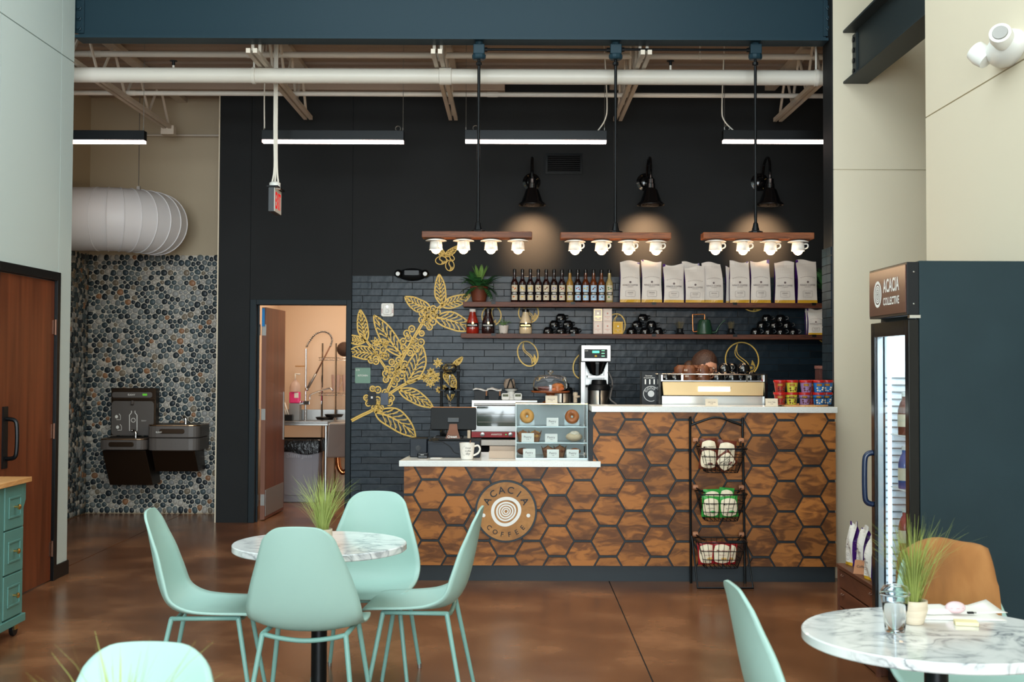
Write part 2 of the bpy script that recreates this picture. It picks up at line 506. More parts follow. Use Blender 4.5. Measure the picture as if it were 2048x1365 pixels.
# left hall wall with reveal joints
wl = MB()
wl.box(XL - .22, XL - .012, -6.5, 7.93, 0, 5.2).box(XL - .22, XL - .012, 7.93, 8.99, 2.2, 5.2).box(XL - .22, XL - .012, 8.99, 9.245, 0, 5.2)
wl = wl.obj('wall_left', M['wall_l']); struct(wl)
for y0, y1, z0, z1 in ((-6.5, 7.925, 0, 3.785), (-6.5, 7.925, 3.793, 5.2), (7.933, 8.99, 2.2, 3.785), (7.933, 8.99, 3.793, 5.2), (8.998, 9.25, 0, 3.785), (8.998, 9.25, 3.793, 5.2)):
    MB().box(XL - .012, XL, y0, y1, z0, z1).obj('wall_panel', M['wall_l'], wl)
struct(MB().box(XL, XL + .012, 8.99, 9.25, 0, .1).box(XL - .22, XL + .012, 9.25, 9.262, 0, .1).obj('baseboard_left', M['black']))
# right hall wall, recess and jamb wall
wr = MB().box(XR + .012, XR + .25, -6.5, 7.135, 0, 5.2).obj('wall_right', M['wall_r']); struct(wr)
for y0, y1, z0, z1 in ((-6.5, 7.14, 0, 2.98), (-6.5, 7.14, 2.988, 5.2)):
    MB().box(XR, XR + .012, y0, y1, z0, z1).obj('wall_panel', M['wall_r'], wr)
XJ = P(1669, 900, 9.2).x
YJ0, YJ1 = 9.2, 9.47
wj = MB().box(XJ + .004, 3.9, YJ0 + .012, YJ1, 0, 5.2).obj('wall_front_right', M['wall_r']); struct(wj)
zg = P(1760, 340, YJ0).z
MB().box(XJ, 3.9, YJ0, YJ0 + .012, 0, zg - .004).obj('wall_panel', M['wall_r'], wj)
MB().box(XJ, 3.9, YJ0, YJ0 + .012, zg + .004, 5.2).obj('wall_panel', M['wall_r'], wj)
MB().box(XJ - .008, XJ, YJ0 + .004, YJ1, P(1660, 495, 9.3).z, 5.2).obj('jamb_lining', M['dark'], wj)
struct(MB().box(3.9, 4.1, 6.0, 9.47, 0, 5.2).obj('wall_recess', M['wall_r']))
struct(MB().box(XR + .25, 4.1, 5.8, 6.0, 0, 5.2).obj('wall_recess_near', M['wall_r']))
# tiles wrapping the jamb
tz1 = P(1660, 495, 9.3).z
tj = MB().box(XJ - .012, XJ, YJ0 + .004, YJ1, 0, tz1).obj('trim_1', M['grout']); struct(tj, 'dark tile lining of the opening jamb')
TH = .0655
jt0 = MB().box(-.008, 0, 0, .126, 0, TH - .005)
jm = None
for i in range(int(tz1 / TH)):
    for k in range(2):
        y = YJ0 + .004 + k * .132
        o = MB().box(XJ - .022, XJ - .012, y, y + .13, tz1 - (i + 1) * TH, tz1 - i * TH - .004).obj('tile', M['tile'], tj)
# header above the opening, hall ceiling
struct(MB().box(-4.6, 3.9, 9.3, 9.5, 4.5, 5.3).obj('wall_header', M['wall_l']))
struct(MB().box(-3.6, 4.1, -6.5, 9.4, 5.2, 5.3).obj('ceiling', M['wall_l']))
# main steel beam with bolted end plates
zb = P(900, 78, 9.25).z
bm_ = thing('steel_beam', 'dark blue painted steel beam spanning the wide opening', 'beam', (-.5, 9.34, zb))
bx0, bx1 = XL, XJ - .02
MB().box(bx0, bx1, 9.25, 9.43, zb, zb + .022).obj('bottom_flange', M['steel'], bm_)
MB().box(bx0, bx1, 9.33, 9.35, zb + .022, zb + .56).obj('web', M['steel'], bm_)
MB().box(bx0, bx1, 9.25, 9.43, zb + .56, zb + .582).obj('top_flange', M['steel'], bm_)
for px, sg in ((159, 1), (1656, -1)):
    xx = P(px, 40, 9.32).x
    pl = MB().box(xx - .035, xx + .035, 9.315, 9.33, zb + .05, zb + .5).obj('end_plate', M['steel'], bm_, bevel=.002)
    for k in range(5):
        zz = P(px, 57 - 20.5 * k, 9.31).z
        MB().lathe([(.0, 0), (.02, 0), (.02, .012), (.011, .014), (.011, .03), (0, .03)], (xx, 9.315, zz), 6, 'y').obj('bolt', M['steel'], pl)
# side beam over the recess on the right
zs = P(1686, 168, YJ0).z; xs0 = P(1686, 168, YJ0).x
sb = thing('steel_beam', 'grey steel beam running towards the camera above the right recess', 'beam', (xs0 + .09, 8.2, zs))
MB().box(xs0, xs0 + .18, 7.0, YJ0 - .005, zs, zs + .015).obj('bottom_flange', M['steel2'], sb)
MB().box(xs0 + .085, xs0 + .1, 7.0, YJ0 - .03, zs + .015, zs + .38).obj('web', M['steel2'], sb)
MB().box(xs0, xs0 + .18, 7.0, YJ0 - .005, zs + .38, zs + .395).obj('top_flange', M['steel2'], sb)
pl = MB().box(xs0 + .07, xs0 + .085, YJ0 - .1, YJ0 - .005, zs + .05, zs + .36).obj('end_plate', M['steel2'], sb)
for k in range(4):
    MB().lathe([(0, 0), (.02, 0), (.02, .012), (.011, .014), (.011, .028), (0, .028)], (xs0 + .06, YJ0 - .045, zs + .085 + k * .078), 6, 'x').obj('bolt', M['black'], pl)

# ------------------------------------------------ bar wall with the kitchen doorway
xA = P(434, 800, YW).x; xB = P(498, 800, YW).x; xD0 = P(511, 800, YW).x; xD1 = P(692, 800, YW).x; xT0 = P(703, 700, YW).x
zD = P(600, 610, YW).z; XE = 3.35; ZC = 4.3
wb = MB()
wb.box(xA, xD0, YW + .012, YW + .16, 0, ZC).box(xD0, xD1, YW + .012, YW + .16, zD, ZC).box(xD1, XE, YW + .012, YW + .16, 0, ZC)
wb = wb.obj('wall_back', M['dark']); struct(wb)
zTT = P(900, 552, YW).z
MB().box(xA, xB - .003, YW, YW + .012, 0, ZC).obj('wall_panel', M['dark'], wb)
MB().box(xB + .003, xT0 - .003, YW, YW + .012, zD + .05, ZC).obj('wall_panel', M['dark'], wb)
MB().box(xT0 + .003, XE, YW, YW + .012, zTT, ZC).obj('wall_panel', M['dark'], wb)
MB().box(xA - .012, xA, YW - .002, YP, 0, ZC).obj('corner_trim', M['wall_r'], wb)
# door frame
df = MB().box(xB + .004, xD0, YW - .015, YW + .17, 0, zD + .05).box(xD1, xT0 - .002, YW - .015, YW + .17, 0, zD + .05).box(xD0, xD1, YW - .015, YW + .17, zD, zD + .05)
df.box(xD0, xD0 + .015, YW + .06, YW + .09, 0, zD).box(xD1 - .015, xD1, YW + .06, YW + .09, 0, zD)
df = df.obj('door_2', M['darkframe'], bevel=.003); struct(df, 'dark metal frame of the open kitchen doorway')
# grout bed and glazed tiles
gb = MB().box(xT0 + .003, XE, YW + .004, YW + .012, 0, zTT).obj('tile_bed', M['grout'], wb)
TL = .397
tile_meshes = {}
def tile_piece(wid):
    key = round(wid, 3)
    if key not in tile_meshes:
        o = MB().box(0, wid - .004, -.012, .004, 0, TH - .004).obj('tile', M['tile'], wb, world=False, bevel=.0015)
        tile_meshes[key] = o; return o, True
    c = tile_meshes[key].copy(); COL.objects.link(c); return c, False
count = 0; hid = MB()
nrow = int(zTT / TH) + 1
for r in range(nrow):
    z = zTT - (r + 1) * TH
    if z < 0: break
    x = xT0 + .004 - (TL * [0, .52, .26, .74][r % 4])
    while x < XE:
        a, b = max(x, xT0 + .004), min(x + TL, XE)
        if b - a > .02:
            py = 726 + (1.566 - z) * 205; pxm = 1028 + (a + b) / 2 * 205
            seen = (py < 822 and pxm < 1668) or (py < 918 and pxm < 1045) or pxm < 812
            if seen and count < 300:
                o, new = tile_piece(b - a)
                o.location = (Vector((a, YW, z)) - wb.location); count += 1
            else:
                hid.box(a, b - .004, YW - .012, YW + .004, z, z + TH - .004)
        x += TL
hid.obj('tile_field', M['tile'], wb, kind='stuff')
struct(MB().box(XE, XE + .1, 9.47, YW + .2, 0, ZC).obj('wall_bar_right', M['dark']))
# ------------------------------------------------ pebble niche
xn0 = P(172, 900, YP).x; zPT = P(300, 511, YP).z
npb = MB().box(xn0 - .2, xA, YP + .008, YP + .2, 0, zPT).box(xn0 - .2, xA, YP, YP + .2, zPT, ZC).obj('wall_niche', M['beige']); struct(npb)
npl = MB().box(xn0 - .2, xn0 - .008, 9.3, YP, 0, ZC).box(xn0 - .008, xn0, 9.3, YP, zPT, ZC).obj('wall_niche_left', M['beige']); struct(npl)
M['pebgrout'] = mat('pale_grout', (206, 198, 184), 0.9, bump=(40, .1))
PEBC = [(34, 44, 50), (48, 62, 68), (70, 84, 88), (104, 112, 112), (150, 150, 146), (176, 170, 160), (128, 116, 98), (150, 108, 76)]
PEBM = [mat('river_pebble', c, 0.42, var=(30, .15), bump=(60, .05)) for c in PEBC]
bed1 = MB().box(xn0 - .2, xA, YP + .002, YP + .008, 0.012, zPT).obj('pebble_grout', M['pebgrout'], npb)
bed2 = MB().box(xn0 - .008, xn0 - .002, 9.3, YP, 0.012, zPT).obj('pebble_grout', M['pebgrout'], npl)
rng = np.random.default_rng(3)
def pack(W, H, sp):
    pts = []; rows = int(H / (sp * .866)); cols = int(W / sp)
    for i in range(rows + 1):
        for j in range(cols + 1):
            pts.append((j * sp + (sp / 2 if i % 2 else 0), i * sp * .866))
    p = np.array(pts) + rng.normal(0, sp * .22, (len(pts), 2))
    r = sp * rng.uniform(.34, .66, len(p))
    for it in range(22):
        d = p[:, None, :] - p[None, :, :]
        dist = np.sqrt((d ** 2).sum(-1)) + 1e-9
        ov = np.clip((r[:, None] + r[None, :]) - dist, 0, None); np.fill_diagonal(ov, 0)
        p += (d / dist[..., None] * ov[..., None]).sum(1) * .28
        p[:, 0] = np.clip(p[:, 0], r * .8, W - r * .8); p[:, 1] = np.clip(p[:, 1], r * .8, H - r * .8)
    d = np.sqrt(((p[:, None, :] - p[None, :, :]) ** 2).sum(-1)); np.fill_diagonal(d, 9)
    shapes = []
    th_ = np.arange(12) * 2 * np.pi / 12
    for i in range(len(p)):
        nb = np.argsort(d[i])[:10]; v = p[nb] - p[i]; dd = d[i][nb]; ang = np.arctan2(v[:, 1], v[:, 0])
        lim = dd * r[i] / (r[i] + r[nb])
        c = np.cos(th_[:, None] - ang[None, :])
        rad = np.where(c > .15, lim[None, :] / np.maximum(c, .15), 9).min(1) - .0028
        rad = np.clip(rad, .006, r[i] * 1.25)
        rad = (rad + .6 * np.minimum(np.roll(rad, 1), np.roll(rad, -1))) / 1.6
        shapes.append(rad)
    return p, r, shapes
def pebble_verts(rad, h):
    n = 12; vs = []
    for k, (s, z) in enumerate(((1.0, 0), (.93, .55), (.62, .92), (0, 1.0))):
        for j in range(n if s else 1):
            a = 2 * PI * j / n
            vs.append((rad[j] * s * math.cos(a), z * h, rad[j] * s * math.sin(a)))
    fs = []
    for k in range(2):
        for j in range(n):
            fs.append((k * n + j, k * n + (j + 1) % n, (k + 1) * n + (j + 1) % n, (k + 1) * n + j))
    fs += [(2 * n + j, 2 * n + (j + 1) % n, 3 * n) for j in range(n)]
    return vs, fs
PW = xA - xn0
pp, pr, psh = pack(PW, zPT - .02, .058)
order = sorted(range(len(pp)), key=lambda i: -pr[i])
single = set(order[:300])
rest = MB(); base_peb = {}
for i in range(len(pp)):
    x, z = xn0 + pp[i, 0], .016 + pp[i, 1]
    asp = rng.uniform(.8, 1.22); an = rng.uniform(0, PI); ci = int(rng.choice(8, p=[.19, .17, .16, .15, .14, .09, .07, .03]))
    if i in single:
        vs, fs = pebble_verts(psh[i], -.013)
        o = MB().add(vs, fs).obj('pebble', PEBM[ci], npb, world=False, smooth=None)
        o.data.polygons.foreach_set('use_smooth', [True] * len(o.data.polygons))
        o.location = Vector((x, YP + .002, z)) - npb.location
    else:
        vs, fs = pebble_verts(psh[i], -.012)
        rest.k = ci; rest.add([(x + v[0], YP + .002 + v[1], z + v[2]) for v in vs], fs)
rest.obj('pebble_field', PEBM, npb, smooth='all', kind='stuff')
pp, pr, psh = pack(1.6, zPT - .02, .058)
rest = MB()
for i in range(len(pp)):
    y, z = YP - 1.6 + pp[i, 0], .016 + pp[i, 1]
    asp = rng.uniform(.8, 1.22); an = rng.uniform(0, PI); ci = int(rng.choice(8, p=[.19, .17, .16, .15, .14, .09, .07, .03]))
    vs, fs = pebble_verts(psh[i], .012)
    rest.k = ci; rest.add([(xn0 - .002 + v[1], y + v[0], z + v[2]) for v in vs], fs)
rest.obj('pebble_field', PEBM, npl, smooth='all', kind='stuff')
# ------------------------------------------------ roof deck over the bar
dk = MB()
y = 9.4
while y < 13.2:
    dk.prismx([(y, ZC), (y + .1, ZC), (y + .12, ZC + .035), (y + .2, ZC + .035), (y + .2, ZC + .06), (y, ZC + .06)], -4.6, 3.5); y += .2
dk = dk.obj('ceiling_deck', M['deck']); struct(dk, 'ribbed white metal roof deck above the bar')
dk['kind'] = 'structure'
# open web joists
zj = P(905, 241, 11.85).z
def joist(px, lab, yend, x=None):
    x = P(px, 241, 11.85).x if x is None else x
    t = thing('roof_joist', lab, 'joist', (x, 10.6, zj), group='open web roof joists')
    for sx in (-.04, .012):
        MB().box(x + sx, x + sx + .032, 9.27, yend, zj, zj + .035).obj('bottom_chord', M['joist'], t)
    MB().box(x - .05, x + .05, 9.5, 13.2 if px < 400 else YW, ZC - .05, ZC - .005).obj('top_chord', M['joist'], t)
    for sx in (-.038, .016): MB().box(x + sx, x + sx + .022, 9.45, 9.475, zj + .036, ZC - .05).obj('end_bar', M['joist'], t)
    n = 8; ys = [9.6 + (yend - 9.7) * k / n for k in range(n + 1)]
    for k in range(n):
        za, zb2 = (zj + .03, ZC - .03) if k % 2 == 0 else (ZC - .03, zj + .03)
        MB().tube([(x, ys[k], za), (x, ys[k + 1], zb2)], .013, 6).obj('web_bar', M['joist'], t)
joist(340, 'white roof joist ending above the pebble niche', 12.5, P(338, 262, 12.4).x)
joist(616, 'white roof joist right of the hanging exit sign', 11.85)
joist(906, 'white roof joist above the fern end of the shelves', 11.85)
joist(1235, 'white roof joist crossing behind the middle pendant pole', 11.85)
joist(1555, 'white roof joist above the rightmost pendant lamp', 11.85)
bxj = P(338, 262, 12.4).x
tag(MB().cbox((bxj, 12.38, zj - .01), (.13, .1, .09)).obj('junction_box', M['joist'], bevel=.004), 'small cream junction box at the end of the leftmost joist', 'junction box')
def xpipe(name, y, z, r, x0, x1, m, lab, cat, joints=(), clamps=()):
    t = thing(name, lab, cat, ((x0 + x1) / 2, y, z - r))
    MB().lathe([(r, x0), (r, x1)], (0, y, z), 24, 'x').obj('pipe', m, t, smooth=True)
    for xj in joints:
        MB().lathe([(r, xj - .05), (r * 1.13, xj - .045), (r * 1.13, xj + .045), (r, xj + .05)], (0, y, z), 24, 'x').obj('coupling', m, t, smooth=True)
    for xj in clamps:
        c = MB().lathe([(r * 1.0, xj - .014), (r * 1.12, xj - .012), (r * 1.12, xj + .012), (r, xj + .014)], (0, y, z), 24, 'x').obj('clamp', m, t, smooth=True)
        MB().tube([(xj, y, z + r), (xj, y, ZC)], .008, 6).obj('hanger_rod', m, t)
    return t
zp = P(900, 153, 9.72).z; rp_ = (P(900, 138, 9.72).z - P(900, 168, 9.72).z) / 2
xpipe('sprinkler_pipe', 9.72, zp, rp_, -4.3, 3.2, M['pipe'], 'thick white painted pipe running across below the roof joists', 'pipe', joints=[P(891, 153, 9.72).x], clamps=[P(508, 153, 9.72).x, P(1632, 153, 9.72).x])
xpipe('conduit', 11.0, P(900, 189, 11.0).z, .021, -4.3, 3.2, M['pipe'], 'thin white conduit behind the joists above the black wall', 'conduit', joints=[P(985, 189, 11).x, P(260, 189, 11).x])
xpipe('conduit', 10.5, P(900, 111, 10.5).z, .026, -4.3, 3.2, M['pipe'], 'upper white conduit just below the roof deck', 'conduit', joints=[P(505, 111, 10.5).x, P(190, 111, 10.5).x], clamps=[P(1400, 111, 10.5).x])
xpipe('conduit', 12.82, P(400, 271, 12.82).z, .012, xn0, xA - .02, M['joist'], 'slim horizontal conduit on the beige wall above the duct', 'conduit')
zpw = P(300, 173, 12.0).z
tag(MB().box(-4.3, P(1010, 170, 12.0).x, 11.93, 12.05, zpw - .04, zpw + .03).obj('cable_tray', M['deck'], bevel=.01), 'pale boxed cable tray high against the black wall', 'cable tray')
for px, py in ((347, 140), (1341, 138)):
    p = P(px, 131, 9.72)
    t = thing('fire_sprinkler', 'small dark sprinkler head %s' % ('above the pipe near the pebble niche' if px < 900 else 'above the pipe right of the middle pendant'), 'sprinkler', (p.x, p.y, p.z))
    MB().tube([(p.x, p.y, zp + rp_ - .004), (p.x, p.y, p.z)], .009, 6).obj('stem', M['pipe'], t)
    MB().lathe([(.012, 0), (.012, .03), (.03, .032), (.03, .037), (0, .037)], p, 12).obj('deflector', M['black'], t)
# ------------------------------------------------ big white duct in the niche
yD = 11.9
def duct():
    c0 = P(150, 440, yD); rr = (P(200, 375, yD).z - P(200, 502, yD).z) / 2
    zc_ = (P(200, 375, yD).z + P(200, 502, yD).z) / 2
    x1 = P(197, 440, yD).x
    t = thing('air_duct', 'large white round duct bending into the niche wall', 'duct', (x1, yD, zc_ - rr))
    MB().lathe([(rr, -4.45), (rr, x1)], (0, yD, zc_), 40, 'x', cap=False).obj('straight_section', M['duct'], t, smooth=True)
    # elbow of gores, turning towards the back wall
    RB = .43; prev = None; n = 40
    secs = 7
    for k in range(secs):
        a0, a1 = R(90 * k / secs), R(90 * (k + 1) / secs)
        rings = []
        for a in (a0, a1):
            cx, cy = x1 + RB * math.sin(a), yD + RB * (1 - math.cos(a))
            ring = []
            for j in range(n + 1):
                b = 2 * PI * j / n
                ring.append((cx + rr * math.sin(b) * math.sin(a), cy - rr * math.sin(b) * math.cos(a), zc_ + rr * math.cos(b)))
            rings.append(ring)
        MB().grid(rings).obj('elbow_gore', M['duct'], t, smooth=True)
        cx, cy = x1 + RB * math.sin(a1), yD + RB * (1 - math.cos(a1))
        MB().tube([(cx + rr * 1.005 * math.sin(2 * PI * j / 40) * math.sin(a1), cy - rr * 1.005 * math.sin(2 * PI * j / 40) * math.cos(a1), zc_ + rr * 1.005 * math.cos(2 * PI * j / 40)) for j in range(40)], .006, 5, closed=True).obj('seam', M['duct'], t, smooth=True)
    for xx in (x1,):
        MB().tube([(xx, yD + rr * 1.003 * math.cos(2 * PI * j / 40), zc_ + rr * 1.003 * math.sin(2 * PI * j / 40)) for j in range(40)], .004, 5, closed=True).obj('seam', M['duct'], t, smooth=True)
    hx = P(272, 300, yD).x
    MB().tube([(hx, yD + .1, zc_ + rr * .98), (hx, yD + .1, ZC)], .005, 6).obj('hanger_rod', M['galv'], t)
    MB().cbox((hx, yD + .1, zc_ + rr), (.03, .03, .05)).obj('hanger_bracket', M['galv'], t)
duct()
# ------------------------------------------------ left hall door
M['dullhinge'] = mat('dull_bronze', (112, 80, 66), .45, metal=.7)
dz = P(108, 562, 8.95).z
dl = MB()
dl.box(XL - .05, XL + .02, 7.88, 7.93, 0, dz + .06).box(XL - .05, XL + .02, 8.935, 8.995, 0, dz + .06).box(XL - .05, XL + .02, 7.93, 8.935, dz, dz + .06)
dl = dl.obj('door_1', M['black'], bevel=.002); struct(dl, 'cherry wood hall door in a black frame')
MB().box(XL - .035, XL - .002, 7.935, 8.93, .008, dz - .006).obj('door_leaf', M['doorwood'], dl)
for py in (655, 862, 1095):
    z = PX(110, py, XL).z
    MB().tube([(XL + .008, 8.932, z - .055), (XL + .008, 8.932, z + .055)], .009, 8).box(XL - .002, XL + .006, 8.9, 8.965, z - .05, z + .05).obj('hinge', M['dullhinge'], dl)
hy = PX(14, 880, XL).y
hz0, hz1 = PX(14, 918, XL).z, PX(14, 838, XL).z
MB().box(XL - .002, XL + .006, hy - .08, hy + .0, hz0 - .06, hz1 + .08).obj('push_plate', M['black'], dl)
MB().tube(smooth_path([(XL, hy - .03, hz0), (XL + .06, hy - .03, hz0 + .01), (XL + .075, hy - .03, hz0 + .06), (XL + .075, hy - .03, hz1 - .06), (XL + .06, hy - .03, hz1 - .01), (XL, hy - .03, hz1)], 5), .014, 8).obj('handle', M['blackmetal'], dl, smooth=True)
# ------------------------------------------------ kitchen shell
YK = 15.2; xK0, xK1 = xA + .02, P(660, 700, YK).x
M['kitchen'] = mat('kitchen_wall', (226, 200, 172), 0.7)
struct(MB().box(xK0, xK1 + 2.0, YK, YK + .1, 0, 2.9).obj('wall_kitchen_back', M['kitchen']))
struct(MB().box(xK0 - .02, xK0, YW + .16, YK, 0, 2.9).obj('wall_kitchen_left', M['kitchen']))
struct(MB().box(.9, 1.0, YW + .16, YK, 0, 2.9).obj('wall_kitchen_right', M['kitchen']))
struct(MB().box(xK0, .9, YW + .16, YK, 2.9, 3.0).obj('ceiling_kitchen', M['wall_r']))
# open kitchen door leaf, hinged on the left jamb, swung inwards
kd = thing('kitchen_door', 'cherry wood kitchen door standing open into the kitchen', 'door', (xD0 + .03, YW + .17, 0))
aa = R(88); hx0, hy0 = xD0 + .022, YW + .165
Mk = Matrix.Translation((hx0, hy0, 0)) @ Matrix.Rotation(aa, 4, 'Z')
def kbox(name, m, *b, **k):
    return MB().box(*b).xf(Mk).obj(name, m, k.pop('parent', kd), **k)
kbox('door_leaf', M['doorwood'], 0, .86, -.044, 0, .01, zD - .02)
kbox('door_edge', mat('door_edge_band', (128, 84, 66), .5), -.003, 0, -.044, 0, .01, zD - .02)
kbox('kick_plate', M['galv'], .03, .83, -.047, -.044, .04, .3)
kbox('push_plate', M['galv'], .8, .84, -.05, -.044, .75, 1.25)
for py in (660, 830, 1002):
    z = P(522, py, YW + .1).z
    MB().box(-.006, -.003, -.044, -.004, z - .055, z + .055).xf(Mk).obj('hinge', M['galv'], kd)
    MB().box(xD0 - .002, xD0 + .012, YW + .1, YW + .15, z - .055, z + .055).obj('hinge', M['galv'], kd)
tp = MB().box(.002, .012, -.05, -.046, zD - .26, zD - .04).xf(Mk)
zt = P(520, 640, YW).z
tag(MB().box(xD0 + .028, xD0 + .055, YW + .13, YW + .134, zt - .06, zD - .03).obj('painters_tape', mat('blue_tape', (20, 130, 200), .6)), 'strip of blue tape at the top of the kitchen door', 'tape')
area('kitchen_ceiling_light', (-1.6, 13.9, 2.88), (-1.6, 13.9, 0), 1.2, 1.2, 42, (1.0, 0.80, 0.62))
# ================================================================ BAR COUNTER
def cx(px, py=1000): return P(px, py, YC).x
def cz(py, px=1200): return P(px, py, YC).z
zLT = cz(922, 1000); zLB = cz(934, 1000); zUT = cz(813.5, 1430); zUB = cz(825.5, 1430); zKick = cz(1132)
xC0, xC1, xCM = cx(808), cx(1671), cx(1186, 870)
ctr = thing('bar_counter', 'long bar counter clad in brown wooden hexagons', 'counter', ((xC0 + xC1) / 2, YC + .4, 0))
M['groove'] = mat('dark_groove_backing', (26, 36, 42), .5)
MB().box(xC0, xC1, YC + .012, YC + .05, zKick, zLB).box(xCM, xC1, YC + .012, YC + .05, zLB, zUB).obj('front_board', M['groove'], ctr)
MB().box(xC0, xC0 + .03, YC + .05, YC + .8, 0, zLB).box(xC0 + .03, xC1, YC + .77, YC + .8, .1, zLB).obj('carcass', M['black'], ctr)
MB().box(xCM - .03, xCM, YC + .0, YC + .14, zLT, zUB).box(xCM, xC1, YC + .11, YC + .14, zLT, zUB).obj('riser', M['black'], ctr)
MB().box(xC0 + .01, xC1, YC + .03, YC + .05, 0, zKick).obj('toe_kick', M['groove'], ctr)
# hexagons
def clip(subject, clipper):
    out = subject
    for i in range(len(clipper)):
        a, b = clipper[i], clipper[(i + 1) % len(clipper)]
        inp, out = out, []
        def side(p): return (b[0] - a[0]) * (p[1] - a[1]) - (b[1] - a[1]) * (p[0] - a[0])
        for j in range(len(inp)):
            p, q = inp[j], inp[(j + 1) % len(inp)]
            sp_, sq = side(p), side(q)
            if sp_ >= 0: out.append(p)
            if (sp_ >= 0) != (sq >= 0):
                t = sp_ / (sp_ - sq); out.append((p[0] + (q[0] - p[0]) * t, p[1] + (q[1] - p[1]) * t))
        if not out: return []
    return out
sc_ = (cx(1500) - cx(1000)) / 500
dxh, dyh = 50.85 * sc_, 60.7 * sc_
hx_, hz_ = cx(860.2, 990), cz(990, 860)
Lreg = [(xC0, zKick), (xC1, zKick), (xC1, zUB), (xCM, zUB), (xCM, zLB), (xC0, zLB)]
GAP = .019
hR = (dyh - GAP) / math.sqrt(3)
hexbase = None
for i in range(-2, 18):
    for j in range(-6, 8):
        c0 = hx_ + i * dxh; c1 = hz_ + j * dyh + (dyh / 2 if i % 2 else 0)
        hp = [(c0 + hR * math.cos(R(60 * k)), c1 + hR * math.sin(R(60 * k))) for k in range(6)]
        full = all(xC0 < x < xC1 and zKick < z < zUB and not (x < xCM and z > zLB) for x, z in hp)
        if full:
            if hexbase is None:
                hexbase = MB().prism([(hR * math.cos(R(60 * k)), hR * math.sin(R(60 * k))) for k in range(6)], -.012, .012).obj('hexagon_panel', M['hexwood'], ctr, world=False, bevel=.002)
                o = hexbase
            else:
                o = hexbase.copy(); COL.objects.link(o)
            o.location = Vector((c0, YC, c1)) - ctr.location
            o.rotation_euler = (0, R(60 * random.choice((0, 0, 3))), 0)
        else:
            pl = clip(Lreg, hp)
            if len(pl) > 2 and abs(sum(pl[k][0] * pl[(k + 1) % len(pl)][1] - pl[(k + 1) % len(pl)][0] * pl[k][1] for k in range(len(pl)))) > .0016:
                o = MB().prism([(x - c0, z - c1) for x, z in pl], -.012, .012).obj('hexagon_panel', M['hexwood'], ctr, world=False)
                o.location = Vector((c0, YC, c1)) - ctr.location
# worktops
tag(MB().prismz([(cx(798.5, 925), YC - .03), (cx(1201, 925), YC - .03), (cx(1201, 925), YC - .0), (xCM - .03, YC + .0), (xCM - .03, YC + .14), (xC1, YC + .14), (xC1, YC + .86), (xC0 + .02, YC + .86)], zLB, zLT).obj('countertop', M['quartz'], bevel=.004), 'lower speckled white quartz worktop in front of the register', 'countertop')
tag(MB().box(cx(1182.5, 820), cx(1673.5, 820), YC - .03, YC + .34, zUB, zUT).obj('bar_ledge', M['quartz'], bevel=.004), 'raised speckled white quartz ledge above the hexagon front', 'countertop')
# back counter along the wall
yB0 = 11.55; zB = P(990, 881, yB0).z
bk = thing('back_counter', 'back counter under the tiled wall with white quartz top', 'counter', (.6, 11.9, 0))
xBk = P(862, 880, yB0).x
MB().box(xBk, 3.3, yB0, YW - .015, zB - .05, zB).obj('worktop', M['quartz'], bk, bevel=.004)
MB().box(xBk + .02, 3.3, yB0 + .04, YW - .02, 0, zB - .3).obj('cabinet_body', M['black'], bk)
MB().box(xBk + .02, xBk + .05, yB0 + .04, YW - .02, zB - .3, zB - .05).box(xBk + .05, 3.3, YW - .05, YW - .02, zB - .3, zB - .05).obj('open_bay', M['black'], bk)
# items on the open bay
p = P(971, 905, yB0 + .1)
tag(MB().box(P(960, 905, 11.65).x, P(979, 905, 11.65).x, 11.6, 11.85, zB - .3, zB - .3 + .17).obj('cardboard_box', mat('orange_brown_card', (176, 96, 44), .7), bevel=.003), 'orange brown box in the open bay under the oven', 'box')
tag(MB().box(P(981, 905, 11.65).x, P(1023, 905, 11.65).x, 11.6, 11.85, zB - .3, zB - .3 + .16).obj('storage_tray', mat('dark_grey_plastic', (52, 54, 58), .5), bevel=.004), 'dark grey plastic tray in the open bay under the oven', 'tray')
# round logo sign
lc = P(1012, 1023, YC - .03); lr = 62 * sc_
lg = thing('logo_sign', 'round wooden coffee logo sign mounted on the hexagon front', 'sign', (lc.x, YC - .03, lc.z - lr))
MB().lathe([(0, 0), (lr, 0), (lr, .028), (0, .028)], (lc.x, YC - .012, lc.z), 64, 'y').obj('backing_disc', M['groove'], lg, smooth=True)
MB().lathe([(0, 0), (lr * .935, 0), (lr * .935, .008), (0, .008)], (lc.x, YC - .038, lc.z), 64, 'y').obj('wooden_face', M['logowood'], lg, smooth=True)
def ringmark(mb, c, r, wd, y, wob=.05, n=48, ph=0, sx=1.0):
    mb.ribbon([(c.x + sx * r * (1 + wob * math.sin(2 * a + ph) + wob * .6 * math.sin(3 * a + 1.3 * ph)) * math.cos(a), y, c.z + r * (1 + wob * math.sin(2 * a + ph) + wob * .6 * math.sin(3 * a + 1.3 * ph)) * math.sin(a)) for a in [2 * PI * k / n for k in range(n)]], wd, closed=True)
yy = YC - .0475
rg = MB(); k_ = lr / 62
for r_, w_, ph in ((26.5, 6.5, .3), (18, 3.4, .5), (13, 3, .6), (8.2, 2.6, .7), (4.2, 2.2, .2)):
    ringmark(rg, lc, r_ * k_, w_ * k_, yy, .035, ph=ph)
rg.obj('tree_ring_emblem', M['paper'], lg)
dt = MB()
for s in (-1, 1):
    dt.lathe([(0, 0), (3.8 * k_, 0), (3.8 * k_, .001), (0, .001)], (lc.x + s * 44.5 * k_, yy, lc.z - 8 * k_), 20, 'y')
dt.obj('dot', M['paper'], lg)
